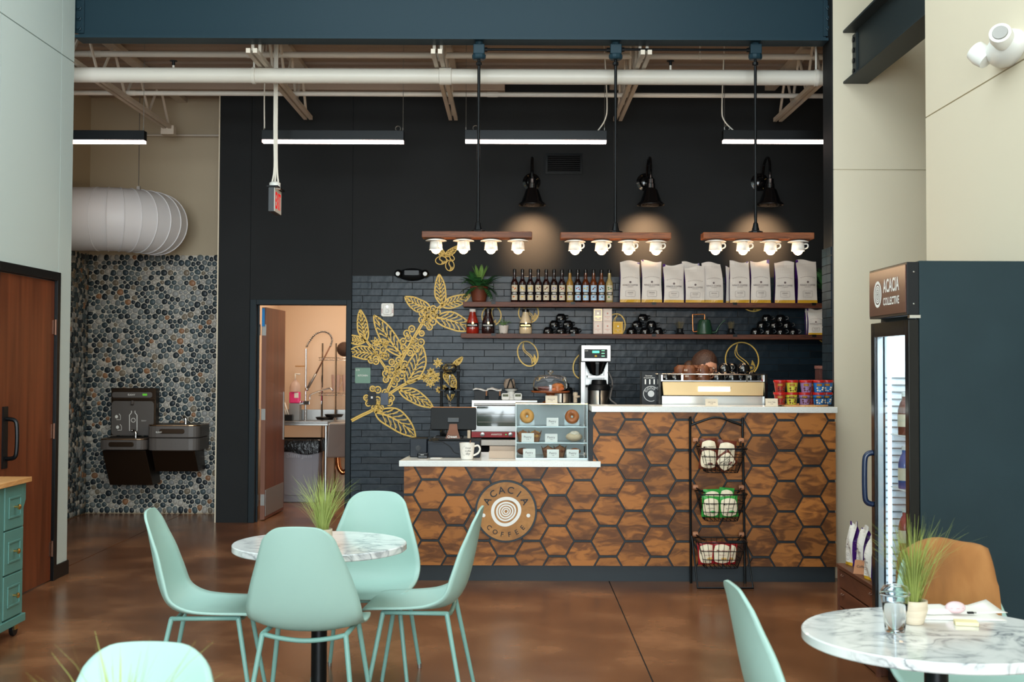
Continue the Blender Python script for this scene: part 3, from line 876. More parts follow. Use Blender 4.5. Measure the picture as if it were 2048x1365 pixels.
def arctext(word, rad, a_mid, step, h, inward):
    mb = MB(); n = len(word)
    for i, ch in enumerate(word):
        a = a_mid + (i - (n - 1) / 2) * step * (-1 if not inward else 1)
        ar = R(a)
        pos = Vector((lc.x + rad * math.cos(ar), yy, lc.z + rad * math.sin(ar)))
        rot = ar - PI / 2 if not inward else ar + PI / 2
        mb.text(ch, pos, h=h, u=(math.cos(rot), 0, math.sin(rot)), v=(-math.sin(rot), 0, math.cos(rot)), bold=.012)
    return mb
arctext('ACACIA', 43 * k_, 90, 24.5, 14 * k_, False).obj('lettering', M['black'], lg)
arctext('COFFEE', 46 * k_, 270, 18.5, 9.5 * k_, True).obj('lettering', M['black'], lg)

# ================================================================ WIRE RACK WITH SNACK BASKETS
yr = YC - .12
def RK(px, py, Y=yr): return P(px, py, Y)
rk = thing('snack_rack', 'black wire stand with three hanging baskets against the counter', 'rack', (RK(1440, 1170).x, YC - .2, 0))
topz = RK(1436, 836).z
xl0, xr0 = RK(1383, 900).x, RK(1489, 900).x
xl1, xr1 = RK(1385, 1160).x, RK(1494, 1160).x
fb = MB()
fb.tube(smooth_path([(xl1, YC - .045, 0), (xl0, YC - .05, RK(1383, 860).z), (xl0 + .01, YC - .05, RK(1383, 852).z), (RK(1400, 845).x, YC - .05, RK(1400, 846).z), (RK(1436, 836).x, YC - .05, topz), (RK(1470, 845).x, YC - .05, RK(1472, 846).z), (xr0 - .005, YC - .05, RK(1488, 853).z), (xr0, YC - .05, RK(1488, 862).z), (xr1, YC - .045, 0)], 5), .009, 8)
fb.obj('back_frame', M['blackmetal'], rk, smooth=True)
yfb = PZ(1440, 1179, 0).y
MB().tube([(xl0 + .01, YC - .07, RK(1386, 1075).z), (xl1 + .015, yfb, .008), (xr1 + .015, yfb, .008), (xr0 + .012, YC - .07, RK(1489, 1075).z)], .008, 8).obj('front_foot', M['blackmetal'], rk, smooth=True)
M['rackwood'] = mat('pale_turned_wood', (164, 110, 78), .5)
def basket(pl, pr, pt, pb, hz_l):
    zt_, zb_ = RK(1437, pt).z, RK(1437, pb).z
    x0, x1 = RK(pl, pt).x, RK(pr, pt).x
    xm = (x0 + x1) / 2; hw = (x1 - x0) / 2; bw = hw * .68
    yf, ybk = YC - .36, YC - .075
    bf = yf + .07
    b = MB()
    def ring(t):
        w_ = bw + (hw - bw) * t; y0 = bf + (yf - bf) * t; z_ = zb_ + (zt_ - zb_) * t
        return [(x, y, z_) for x, y in rrect(xm - w_, xm + w_, y0, ybk, .04, 3)]
    for t in (0, .33, .66, 1.0):
        b.tube(ring(t), .0045 if t == 1 else .0026, 5, closed=True)
    r0, r1 = ring(0), ring(1)
    def along(rg, u):
        L = [(Vector(rg[(i + 1) % len(rg)]) - Vector(rg[i])).length for i in range(len(rg))]; tot = sum(L); d = u * tot
        for i, l in enumerate(L):
            if d <= l: return Vector(rg[i]).lerp(Vector(rg[(i + 1) % len(rg)]), d / l)
            d -= l
        return Vector(rg[0])
    for k in range(30):
        b.tube([along(r1, k / 30), along(r0, k / 30)], .0022, 4)
    for k in range(7):
        x = xm - bw + 2 * bw * (k + .5) / 7
        b.tube([(x, bf, zb_), (x, ybk, zb_)], .0022, 4)
    bo = b.obj('wire_basket', M['blackmetal'], rk)
    for sx, xe in ((-1, xl0 + .03), (1, xr0 - .02)):
        zc2 = RK(1437, hz_l).z
        h = MB().lathe([(.008, -.02), (.017, -.018), (.02, 0), (.017, .018), (.008, .02)], (xe, YC - .1, zc2), 12, 'x').obj('wooden_grip', M['rackwood'], bo, smooth=True)
        MB().tube([(xe, YC - .1, zc2), (xe - sx * .03, YC - .2, zt_ + .005), (xe - sx * .05, YC - .22, zt_)], .005, 5).obj('wire_handle', M['blackmetal'], bo)
    return xm, zb_, zt_, bf, ybk
B1 = basket(1392, 1484, 894, 942, 882)
B2 = basket(1390, 1484, 983, 1037, 976)
B3 = basket(1389, 1484, 1077, 1130, 1070)
M['snack_cream'] = mat('cream_bag_print', (236, 220, 190), .45)
SN = {'brown': mat('brown_foil', (94, 40, 26), .35), 'green': mat('green_foil', (52, 150, 62), .35), 'red': mat('red_foil', (150, 26, 34), .35)}
M['ink'] = mat('dark_ink', (36, 26, 24), .6)
def snack_bag(px, py, wpx, hpx, Y, colr, tilt, lab, words):
    c = P(px, py, Y); s = (P(px + 10, py, Y).x - c.x) / 10
    w_, h_ = wpx * s / 2, hpx * s / 2; dep = .032
    t = thing('snack_bag', lab, 'snack bag', (c.x, Y, c.z - h_), group='snack bags in the wire rack')
    Mx = Matrix.Translation(c) @ Matrix.Rotation(R(tilt), 4, 'Y')
    def surf(sgn, sc=1.0, extra=0.0, shape=None):
        rows = []
        n = 10
        for i in range(n + 1):
            v = -1 + 2 * i / n; row = []
            for j in range(n + 1):
                u = -1 + 2 * j / n
                uu, vv = u * sc, v * sc
                if shape: uu, vv = u * math.sqrt(1 - v * v / 3) * sc * .9, v * math.sqrt(1 - u * u / 3) * sc * .86 - .03
                bul = max(0, (1 - uu ** 2)) ** .5 * max(0, 1 - abs(vv) ** 3) ** .6
                crk = .003 * math.sin(9 * uu + 3 * vv) * (abs(vv) > .6)
                row.append(Vector((uu * w_ * (1 - .05 * (1 - abs(vv))), sgn * (bul * dep + extra) + crk, vv * h_)))
            rows.append(row)
        return rows
    b = MB(); b.grid(surf(-1)); b.grid(surf(1), True); b.xf(Mx)
    b.obj('pouch', SN[colr], t, smooth='all')
    q = MB().grid(surf(-1, 1.0, .0015, True)).xf(Mx).obj('label_panel', M['snack_cream'], t, smooth='all')
    tx = MB().text("Miss Vickie's", (0, -dep - .004, h_ * .28), width=w_ * 1.25, shear=.3, bold=.008)
    tx.text(words, (0, -dep - .004, -h_ * .12), width=w_ * .8)
    tx.xf(Mx).obj('lettering', M['ink'] if colr != 'red' else SN['red'], t)
    d = MB().ball((w_ * .2, -dep - .0005, -h_ * .45), (w_ * .3, .004, h_ * .12), 10, 6).xf(Mx).obj('picture', SN[colr] if colr != 'red' else mat('chip_gold', (206, 160, 84), .5), t)
yS = YC - .25
snack_bag(1417, 900, 34, 46, yS + .06, 'brown', -3, 'brown snack bag behind on the left of the top basket', 'BARBECUE')
snack_bag(1452, 906, 38, 50, yS + .06, 'brown', 6, 'brown snack bag behind on the right of the top basket', 'BARBECUE')
snack_bag(1416, 918, 36, 42, yS - .0, 'brown', 4, 'brown snack bag in front on the left of the top basket', 'SMOKE HOUSE BBQ')
snack_bag(1451, 923, 38, 34, yS - .0, 'brown', -38, 'brown snack bag lying askew in front in the top basket', 'BBQ')
snack_bag(1424, 1000, 34, 42, yS + .06, 'green', -2, 'green snack bag behind on the left of the middle basket', 'JALAPENO')
snack_bag(1452, 998, 30, 44, yS + .06, 'green', 5, 'green snack bag behind on the right of the middle basket', 'JALAPENO')
snack_bag(1421, 1014, 36, 42, yS, 'green', 2, 'green snack bag in front on the left of the middle basket', 'JALAPENO')
snack_bag(1457, 1014, 38, 42, yS, 'green', -4, 'green snack bag in front on the right of the middle basket', 'JALAPENO')
snack_bag(1414, 1107, 38, 44, yS + .02, 'red', -4, 'red snack bag on the left of the bottom basket', 'SEA SALT')
snack_bag(1443, 1107, 38, 44, yS - .01, 'red', 3, 'red snack bag in the middle of the bottom basket', 'SEA SALT')
snack_bag(1460, 1107, 26, 42, yS + .05, 'red', 6, 'red snack bag peeking out at the right of the bottom basket', 'SALT')
# ================================================================ PENDANT LAMPS
YPd = 9.34
cupM = M['ceramic']
def pendant(px, lab, bx0, bx1, boardy, cups, hdir):
    x = P(px, 300, YPd).x
    zt_ = P(px, boardy - 8, YPd).z; zb_ = P(px, boardy + 4.5, YPd).z
    t = thing('pendant_lamp', lab, 'pendant lamp', (x, YPd, zb_), group='cup pendant lamps over the bar')
    zbox = P(px, 100, YPd).z
    pb = MB().cbox((x, YPd, zbox), (.085, .085, .075)).lathe([(.045, -.075), (.052, -.06), (.052, -.035)], (x, YPd, zbox), 12).obj('mount_box', M['steel'], t, bevel=.006)
    MB().tube([(x, YPd, zbox + .03), (x, YPd, zb + .002)], .03, 10).obj('mount_neck', M['steel'], t)
    MB().tube([(x, YPd, zbox - .05), (x, YPd, zt_ + .03)], .0115, 10).obj('pole', M['blackmetal'], t, smooth=True)
    MB().lathe([(.018, 0), (.022, .005), (.022, .025), (.014, .03)], (x, YPd, zbox - .12), 8).obj('pipe_coupling', M['blackmetal'], t)
    MB().lathe([(.055, 0), (.055, .012), (.03, .02), (.022, .05), (.018, .075), (.014, .08)], (x, YPd, zt_), 12).obj('pipe_flange', M['blackmetal'], t)
    xa, xb = P(bx0, boardy, YPd).x, P(bx1, boardy, YPd).x
    MB().box(xa, xb, YPd - .075, YPd + .075, zb_, zt_).obj('wooden_board', M['lampwood'], t, bevel=.004)
    for cpx in cups:
        cxx = P(cpx, boardy + 20, YPd).x; z0 = zb_
        sa = MB().lathe([(0, 0), (.03, -.002), (.06, -.006), (.078, -.016), (.08, -.02), (.074, -.02), (.045, -.012), (0, -.01)], (cxx, YPd, z0), 28).obj('saucer', cupM, t, smooth='all')
        cp = MB().lathe([(.03, -.016), (.036, -.018), (.044, -.026), (.047, -.05), (.05, -.085), (.047, -.085), (.044, -.05), (.035, -.03), (0, -.024)], (cxx, YPd, z0), 28).obj('cup', cupM, t, smooth='all')
        MB().tube(smooth_path([(cxx + .043, YPd, z0 - .033), (cxx + .068, YPd - .01, z0 - .035), (cxx + .07, YPd - .012, z0 - .058), (cxx + .049, YPd - .002, z0 - .07)], 5), .0055, 8).xf(Matrix.Translation((cxx, YPd, 0)) @ Matrix.Rotation(R(hdir), 4, 'Z') @ Matrix.Translation((-cxx, -YPd, 0))).obj('cup_handle', cupM, cp, smooth='all')
        MB().ball((cxx, YPd, z0 - .08), .036, 16, 10).obj('bulb', M['bulb'], cp, smooth='all')
        point('cup_light', (cxx, YPd, z0 - .135), 4.2, (1.0, .70, .42), .03, t)
pendant(957, 'cup pendant lamp at the left, above the fern', 845, 1064, 473, (872, 927, 982, 1036), -62)
pendant(1231, 'cup pendant lamp in the middle of the bar', 1120.5, 1340, 475, (1150, 1203, 1257, 1312), -18)
pendant(1511, 'cup pendant lamp at the right, above the white bags', 1404, 1624, 475, (1431, 1486, 1541, 1596), -8)
for a, b, lab in ((957, 1231, 'black conduit between the left and middle pendant boxes'), (1231, 1511, 'black conduit between the middle and right pendant boxes')):
    xa, xb = P(a, 98, YPd).x + .045, P(b, 98, YPd).x - .045; z = P(a, 99, YPd).z
    t = thing('lamp_conduit', lab, 'conduit', ((xa + xb) / 2, YPd, z - .01))
    MB().tube([(xa, YPd, z), (xb, YPd, z)], .0095, 8).obj('pipe', M['blackmetal'], t)
    for q in (xa + .01, xb - .01): MB().lathe([(.017, -.012), (.017, .012)], (q, YPd, z), 8, 'x').obj('coupling', M['blackmetal'], t)
# ================================================================ LINEAR LIGHTS
YF = 10.6
def linear(pa, pb, lab, wires, loopside):
    z0, z1 = P((pa + pb) / 2, 286.5, YF).z, P((pa + pb) / 2, 262, YF).z
    xa, xb = P(pa, 275, YF).x, P(pb, 275, YF).x
    t = thing('linear_light', lab, 'light', ((xa + xb) / 2, YF, z0), group='black linear lights under the joists')
    MB().box(xa, xb, YF - .04, YF + .04, z0 + .022, z1).obj('housing', M['blackmetal'], t, bevel=.002)
    MB().box(xa + .004, xb - .004, YF - .037, YF + .037, z0, z0 + .022).obj('diffuser', M['emit_led'], t)
    for wx in wires:
        x = P(wx, 250, YF).x
        MB().tube([(x, YF, z1), (x, YF, ZC)], .0022, 5).obj('suspension_wire', M['galv'], t)
        MB().tube([(x, YF, z1), (x, YF, z1 + .03)], .005, 6).obj('gripper', M['galv'], t)
    if loopside:
        x = P(loopside, 263, YF).x
        MB().tube([(x + .022 * math.cos(a), YF, z1 + .022 + .022 * math.sin(a)) for a in [2 * PI * k / 14 for k in range(14)]], .004, 5, closed=True).obj('wire_coil', M['galv'], t)
    return xa, xb, z1, t
xa, xb, z1, t = linear(14, 291, 'black linear light cut off by the left wall', (287,), None)
xa, xb, z1, t = linear(525, 808, 'black linear light behind the exit sign pole', (528, 806), 796)
x0 = P(529, 255, YF).x
MB().tube(smooth_path([(x0, YF, z1 + .02), (x0 - .004, YF, z1 + .35), (x0 + .01, YF, ZC)], 5), .006, 6).obj('power_cable', M['pipe'], t)
xa, xb, z1, t = linear(930, 1213, 'black linear light between the left and middle pendant poles', (932, 1209), 951)
MB().tube(smooth_path([(P(1195, 255, YF).x, YF, z1), (P(1210, 240, YF).x, YF, z1 + .1), (P(1214, 200, YF).x, YF, z1 + .25), (P(1208, 165, YF).x, YF, ZC)], 5), .006, 6).obj('power_cable', M['pipe'], t, smooth=True)
xa, xb, z1, t = linear(1445, 1728, 'black linear light at the right, crossed by the right pendant pole', (1449,), 1454)
MB().tube(smooth_path([(P(1467, 260, YF).x, YF, z1), (P(1448, 240, YF).x, YF, z1 + .09), (P(1444, 215, YF).x, YF, z1 + .22), (P(1449, 165, YF).x, YF, ZC)], 5), .006, 6).obj('power_cable', M['pipe'], t, smooth=True)
# ================================================================ EXIT SIGN
ye = 9.95
pe = P(542, 402, ye); s_ = 9.95 / F_PX
es = thing('exit_sign', 'hanging exit sign seen from its side on white conduits', 'exit sign', (pe.x, ye + .15, P(542, 431, ye).z))
x0, x1 = P(536.5, 400, ye).x, P(548, 400, ye).x
z0, z1 = P(542, 423, ye).z, P(542, 374, ye).z
M['darkgrey'] = mat('dark_grey_housing', (62, 66, 70), .5)
MB().box(x0, x1, ye, ye + .3, z0, z1).obj('housing', M['darkgrey'], es, bevel=.004)
MB().box(x0 - .012, x1 + .03, ye - .01, ye + .31, z1, z1 + .012).obj('top_plate', M['black'], es)
fc = MB().box(x1, x1 + .004, ye + .006, ye + .294, z0 + .004, z1 - .004).obj('face_plate', M['white'], es)
MB().text('EXIT', (x1 + .0055, ye + .15, (z0 + z1) / 2), h=(z1 - z0) * .68, width=.22, u=(0, 1, 0), v=(0, 0, 1), bold=.02).obj('lettering', mat('exit_red', (214, 30, 36), .5, emit=(220, 30, 30), es=.6), fc)
zc2 = P(545, 368, ye).z
xq = P(545, 368, ye).x
MB().lathe([(.045, -.03), (.045, .02), (.03, .03)], (xq, ye + .1, zc2), 16).obj('canopy', M['white'], es, smooth=True)
for dx, bx in ((-.006, -.03), (.004, 0), (.016, .035)):
    MB().tube(smooth_path([(xq + bx * .8, ye + .1, zc2 + .02), (xq + dx, ye + .1, zc2 + .15), (xq + dx - .005, ye + .1, zc2 + .5), (xq + dx - .006, ye + .1, ZC)], 4), .0075, 6).obj('conduit', M['pipe'], es, smooth=True)
# ================================================================ WALL SCONCES
def sconce(bpx, spx, lab):
    bx = P(bpx, 365, YW); sx = P(spx, 395, YW - .5)
    t = thing('wall_sconce', lab, 'wall lamp', (bx.x, YW, bx.z - .1), group='gooseneck barn lamps on the black wall')
    MB().lathe([(0, 0), (.088, 0), (.088, .012), (.06, .02), (.045, .05), (.03, .055), (0, .055)], (bx.x, YW, bx.z), 28, 'y').obj('wall_plate', M['blackgloss'], t, smooth=True)
    for a in range(4):
        MB().ball((bx.x + .07 * math.cos(a * PI / 2 + .5), YW - .014, bx.z + .07 * math.sin(a * PI / 2 + .5)), .006, 8, 6).obj('screw', M['brass'], t)
    ys = YW - .5; x = bx.x
    ztop = P(bpx, 318, YW - .3).z; zsh = P(spx, 368, ys).z
    MB().tube(smooth_path([(x, YW - .05, bx.z), (x, YW - .14, bx.z + .02), (x, YW - .2, bx.z + .1), (x, YW - .25, ztop - .03), (x, YW - .35, ztop), (x, YW - .46, ztop - .03), (x, ys, ztop - .12), (x, ys, zsh)], 6), .013, 8).obj('gooseneck', M['blackgloss'], t, smooth=True)
    c = (x, ys, 0); zb_ = P(spx, 411, ys).z
    MB().lathe([(.028, zsh + .05), (.036, zsh + .045), (.036, zsh + .005), (.042, zsh), (.042, zsh - .04), (.036, zsh - .045)], c, 20).obj('socket', M['blackgloss'], t, smooth=True)
    sh = MB().lathe([(.04, zsh - .04), (.06, zsh - .055), (.1, zb_ + .035), (.128, zb_ + .012), (.13, zb_), (.124, zb_ + .002), (.122, zb_ + .014), (.094, zb_ + .038), (.056, zsh - .06), (0, zsh - .05)], c, 32, cap=False).obj('shade', M['blackgloss'], t, smooth='all')
    MB().ball((x, ys, zb_ + .045), .028, 12, 8).obj('bulb', M['bulb'], t, smooth='all')
    l = bpy.data.lights.new('sconce_light', 'SPOT'); l.energy = 210; l.color = (1, .58, .3); l.spot_size = R(66); l.spot_blend = 1.0; l.shadow_soft_size = .06
    o = bpy.data.objects.new('sconce_light', l); COL.objects.link(o); o.parent = t
    o.location = WM[t].inverted() @ Vector((x, ys, zb_ + .006)); o.rotation_euler = Vector((0, .5, -.27)).to_track_quat('-Z', 'Y').to_euler()
sconce(1063, 1060, 'black gooseneck wall lamp left of the middle pendant pole')
sconce(1290.5, 1305, 'black gooseneck wall lamp right of the middle pendant pole')
sconce(1519, 1545, 'black gooseneck wall lamp behind the right pendant pole')
# ================================================================ WALL FITTINGS
def wbox(p0, p1, Y, d, mb=None):
    a, b = P(p0[0], p0[1], Y), P(p1[0], p1[1], Y)
    return (min(a.x, b.x), max(a.x, b.x), Y - d, Y, min(a.z, b.z), max(a.z, b.z))
v = wbox((1091, 308), (1164, 349), YW, .03)
vt = thing('air_vent', 'black rectangular air grille high on the black wall', 'vent', ((v[0] + v[1]) / 2, YW, v[4]))
fr = MB().box(v[0], v[1], v[2], v[3], v[4], v[4] + .02).box(v[0], v[1], v[2], v[3], v[5] - .02, v[5]).box(v[0], v[0] + .02, v[2], v[3], v[4] + .02, v[5] - .02).box(v[1] - .02, v[1], v[2], v[3], v[4] + .02, v[5] - .02).obj('frame', M['blackgloss'], vt)
MB().box(v[0] + .02, v[1] - .02, YW - .006, YW - .002, v[4] + .02, v[5] - .02).obj('backing', M['rubber'], vt)
for k in range(8):
    z = v[4] + .03 + (v[5] - v[4] - .05) * k / 8
    MB().hexa([(v[0] + .02, YW - .026, z), (v[1] - .02, YW - .026, z), (v[1] - .02, YW - .008, z + .012), (v[0] + .02, YW - .008, z + .012), (v[0] + .02, YW - .026, z + .003), (v[1] - .02, YW - .026, z + .003), (v[1] - .02, YW - .008, z + .015), (v[0] + .02, YW - .008, z + .015)]).obj('louver', M['blackgloss'], vt)
# black twin-head emergency light
c = P(825, 550, YW)
em = thing('emergency_light', 'black twin headed emergency light on the dark tile', 'emergency light', (c.x, YW, c.z - .06))
MB().ball((c.x, YW - .03, c.z), (.14, .075, .062), 28, 14).obj('body', M['black'], em, smooth='all')
MB().prism(rrect(c.x - .07, c.x + .07, c.z - .01, c.z + .035, .008), YW - .112, YW - .095).obj('front_panel', M['darkgrey'], em)
for s in (-1, 1):
    hc = (c.x + s * .128, YW - .09, c.z + .005)
    hd = MB().ball(hc, .04, 16, 10).obj('lamp_head', M['blackgloss'], em, smooth='all')
    MB().lathe([(.0, .0), (.022, 0), (.02, .006), (0, .006)], (hc[0] + s * .004, hc[1] - .034, hc[2] - .004), 16, 'y').obj('lens', M['galv'], hd)
# fire strobe
v = wbox((763, 607), (788, 634), YW - .012, .06)
st = thing('fire_alarm', 'white fire alarm strobe on the tile beside the mural', 'alarm', ((v[0] + v[1]) / 2, YW, v[4]))
MB().prism(rrect(v[0], v[1], v[4], v[5], .018), v[2] + .02, v[3]).obj('housing', M['white'], st, bevel=.006)
xm = (v[0] + v[1]) / 2; zm = (v[4] + v[5]) / 2
MB().prism(rrect(xm - .04, xm + .04, v[4] + .02, v[5] - .015, .012), v[2] + .008, v[2] + .02).obj('lens_cover', M['white'], st, bevel=.004)
MB().lathe([(0, 0), (.018, 0), (.016, .006), (0, .006)], (xm, v[2] + .008, zm - .012), 16, 'y').obj('sounder', M['galv'], st)
MB().lathe([(0, 0), (.012, 0), (.01, .008), (0, .008)], (xm, v[2] + .008, zm + .03), 12, 'y').obj('strobe', M['chrome'], st)
rt = MB()
for s in (-1, 1): rt.text('FIRE', (xm + s * .052, v[2] + .0185, zm - .01), h=.009, width=.045, u=(0, 0, -s), v=(s, 0, 0), bold=.02)
rt.obj('lettering', SN['red'], st)
# kitchen sign
v = wbox((710.5, 736), (741, 767), YW - .012, .006)
ks = thing('room_sign', 'green square KITCHEN room sign beside the doorway', 'sign', ((v[0] + v[1]) / 2, YW, v[4]))
MB().prism(rrect(v[0], v[1], v[4], v[5], .008), v[2], v[3]).obj('plate', mat('sage_sign', (112, 148, 130), .5), ks)
xm = (v[0] + v[1]) / 2; zm = (v[4] + v[5]) / 2
MB().text('KITCHEN', (xm, v[2] - .001, zm), width=.095, bold=.015).text('113', (v[0] + .01, v[2] - .001, v[5] - .022), h=.018, align='L', bold=.015).obj('lettering', M['paper'], ks)
M['darkchrome'] = mat('dark_chrome', (44, 46, 50), .25, metal=1)
for px0, px1, m, lab in ((736, 752, M['black'], 'black switch plate on the lower mural berries'), (761, 777, M['darkchrome'], 'polished chrome switch plate on the lower mural berries')):
    v = wbox((px0, 784 if m == M['black'] else 786), (px1, 811), YW - .012, .008)
    sw = thing('switch_plate', lab, 'switch', ((v[0] + v[1]) / 2, YW, v[4]))
    MB().prism(rrect(v[0], v[1], v[4], v[5], .006), v[2], v[3]).obj('plate', m, sw, bevel=.002)
    MB().cbox(((v[0] + v[1]) / 2, v[2] - .003, (v[4] + v[5]) / 2 + .01), (.018, .006, .02)).obj('switch', M['white'] if m == M['black'] else M['darkchrome'], sw)
    if m != M['black']: MB().cbox(((v[0] + v[1]) / 2, v[2] - .004, (v[4] + v[5]) / 2 - .03), (.03, .008, .03)).obj('switch', M['darkchrome'], sw)
# white emergency light on the right hall wall
c = PX(2024, 97, XR)
ew = thing('emergency_light', 'white twin headed emergency light on the right hall wall', 'emergency light', (XR, c.y, c.z - .07))
MB().ball((XR - .02, c.y, c.z), (.085, .17, .085), 28, 14).obj('body', M['white'], ew, smooth='all')
for s in (-1, 1):
    hc = (XR - .1, c.y + s * .13, c.z + (.02 if s < 0 else 0))
    hd = MB().lathe([(.0, -.05), (.045, -.045), (.055, 0), (.05, .04), (.0, .04)], (0, 0, 0), 20, 'z').xf(Matrix.Translation(hc) @ Matrix.Rotation(R(70 if s < 0 else -35), 4, 'X') @ Matrix.Rotation(R(-30), 4, 'Y'))
    hd = hd.obj('lamp_head', M['white'], ew, smooth=True)
    MB().lathe([(0, .041), (.036, .041), (.034, .046), (0, .046)], (0, 0, 0), 20).xf(Matrix.Translation(hc) @ Matrix.Rotation(R(70 if s < 0 else -35), 4, 'X') @ Matrix.Rotation(R(-30), 4, 'Y')).obj('lens', M['galv'], hd)
# ================================================================ PAINTED MURAL
ym = YW - .0135
def W(px, py): return P(px, py, ym)
KPX = (P(1000, 700, ym).x - P(900, 700, ym).x) / 100
mu = thing('wall_mural', 'gold painted coffee branch with leaves and berries on dark tile', 'mural', (W(800, 880).x, ym, W(800, 880).z))
def V2(a): return Vector((a[0], a[1]))
def leaf(base, tip, hw, bend, nv=6, root=None, name='painted_leaf', clipx=None, lw=3.0):
    b, t_ = V2(base), V2(tip); d = t_ - b; L = d.length; n = Vector((-d.y, d.x)) / L
    mb = MB()
    def ax(t): return b + d * t + n * (bend * 4 * t * (1 - t) * .5)
    def off(t, s): return ax(t) + n * s * hw * (math.sin(PI * min(1, t ** .85)) ** .8) * (1 + .06 * math.sin(9 * t + s))
    def ok(p): return clipx is None or p.x >= clipx
    def stroke(pts, w_):
        pts = [p for p in pts if ok(p)]
        if len(pts) > 1: mb.ribbon([W(p.x, p.y) for p in pts], [k * KPX for k in w_] if isinstance(w_, list) else w_ * KPX)
    N = 22
    for s in (-1, 1): stroke([off(i / N, s) for i in range(N + 1)], lw)
    stroke([ax(i / N) for i in range(N)], [lw * 1.5 * (1 - .7 * i / N) for i in range(N)] if clipx is None else lw)
    for s in (-1, 1):
        for k in range(nv):
            t0 = .1 + .72 * k / nv + (.03 if s > 0 else 0); t1 = min(.97, t0 + .2)
            e = off(t1, s); m_ = ax(t0); mid = (e + m_) / 2 + d * .02
            stroke([m_, mid, ax(t1).lerp(e, .97)], 1.7)
            a_ = ax(t0 + .1).lerp(off(t0 + .14, s), .35); c_ = ax(t0 + .16).lerp(off(t0 + .2, s), .7)
            stroke([a_, c_], 1.0)
    return mb.obj(name, M['gold'], root or mu)
LV = [((885, 611), (878.4, 549), 11, -3), ((860, 616.5), (810, 594), 12.5, -9), ((883.6, 612.5), (941, 590), 11, 3), ((870.4, 635), (947, 660), 17, -7),
      ((804.5, 713), (747.8, 631), 16, -4), ((732, 682.5), (720.7, 620), 10.5, -3), ((813, 768), (845, 693), 18, 8), ((798, 780), (866, 815.5), 13, -5), ((751, 825), (831, 875), 20, -18),
      ((887, 747), (913.5, 778), 9, -5), ((905, 733), (925, 715), 4.5, 2)]
for a in LV: leaf(*a)
leaf((731, 682.5), (686, 674), 8.5, -3, clipx=702.5); leaf((753, 710), (694, 706), 13, 6, clipx=702.5)
def branch(pts, w_):
    sp = smooth_path([(p[0], p[1], 0) for p in pts], 5); mb = MB()
    for s in (-1, 1):
        o_ = []
        for i in range(len(sp)):
            a, b2 = sp[max(i - 1, 0)], sp[min(i + 1, len(sp) - 1)]; t = (b2 - a).normalized()
            o_.append(W(sp[i].x - t.y * s * w_ * .27, sp[i].y + t.x * s * w_ * .27))
        mb.ribbon(o_, w_ * .44 * KPX)
    mb.obj('painted_stem', M['gold'], mu)
branch([(703, 842), (722, 832), (743, 822), (756, 812), (768, 795), (787, 757), (808, 712), (846, 645), (862, 628), (885, 611)], 6.5)
branch([(776, 790), (806, 771), (842.5, 755.7), (879, 748.7)], 6)
branch([(772, 738), (757.6, 716.7), (747.8, 702), (733, 682)], 5)
branch([(748, 823), (765, 822)], 6)
def z1(a): return (695 + a[0] * .13186, 540 + a[1] * .13186)
def z2(a): return (695 + a[0] * .1392, 700 + a[1] * .1392)
BER = [z1(a) for a in ((1300, 590), (1360, 640), (1225, 635), (1135, 660), (1190, 705), (1240, 745), (1130, 760), (1200, 810), (1245, 870), (1295, 790), (1310, 690),
       (975, 895), (900, 965), (1125, 965), (925, 1035), (845, 1085), (1035, 1080), (1115, 1100), (990, 1150), (850, 1180), (1045, 1200), (950, 1265), (540, 1210), (450, 1250), (515, 1300), (580, 1310))]
BER += [z2(a) for a in ((340, 150), (410, 170), (545, 95), (635, 175), (735, 150), (820, 210), (715, 235), (645, 280), (575, 280), (790, 270), (550, 345), (720, 325), (625, 370), (780, 370), (550, 430), (710, 420), (670, 490),
       (360, 560), (435, 575), (540, 615), (270, 690), (625, 695), (300, 770), (435, 790), (395, 835), (480, 835), (430, 720), (600, 760))]
for i, (x, y) in enumerate(BER):
    mb = MB(); rr_ = 5.6 + .7 * math.sin(i * 2.3)
    mb.ribbon([W(x + rr_ * math.cos(2 * PI * k / 20), y + rr_ * 1.05 * math.sin(2 * PI * k / 20)) for k in range(20)], 2.6 * KPX, closed=True)
    a = i * 1.7
    if i % 3 == 0:
        mb.ribbon([W(x + 1.4 * math.cos(2 * PI * k / 10), y + 1.4 * math.sin(2 * PI * k / 10)) for k in range(10)], 1.6 * KPX, closed=True)
    else:
        for q in (-1.6, .2, 2.0):
            mb.ribbon([W(x + q * math.cos(a) - 2.6 * math.sin(a), y + q * math.sin(a) + 2.6 * math.cos(a)), W(x + q * math.cos(a) + 1.6 * math.sin(a), y + q * math.sin(a) - 1.6 * math.cos(a))], 1.1 * KPX)
    mb.obj('painted_berry', M['gold'], mu)
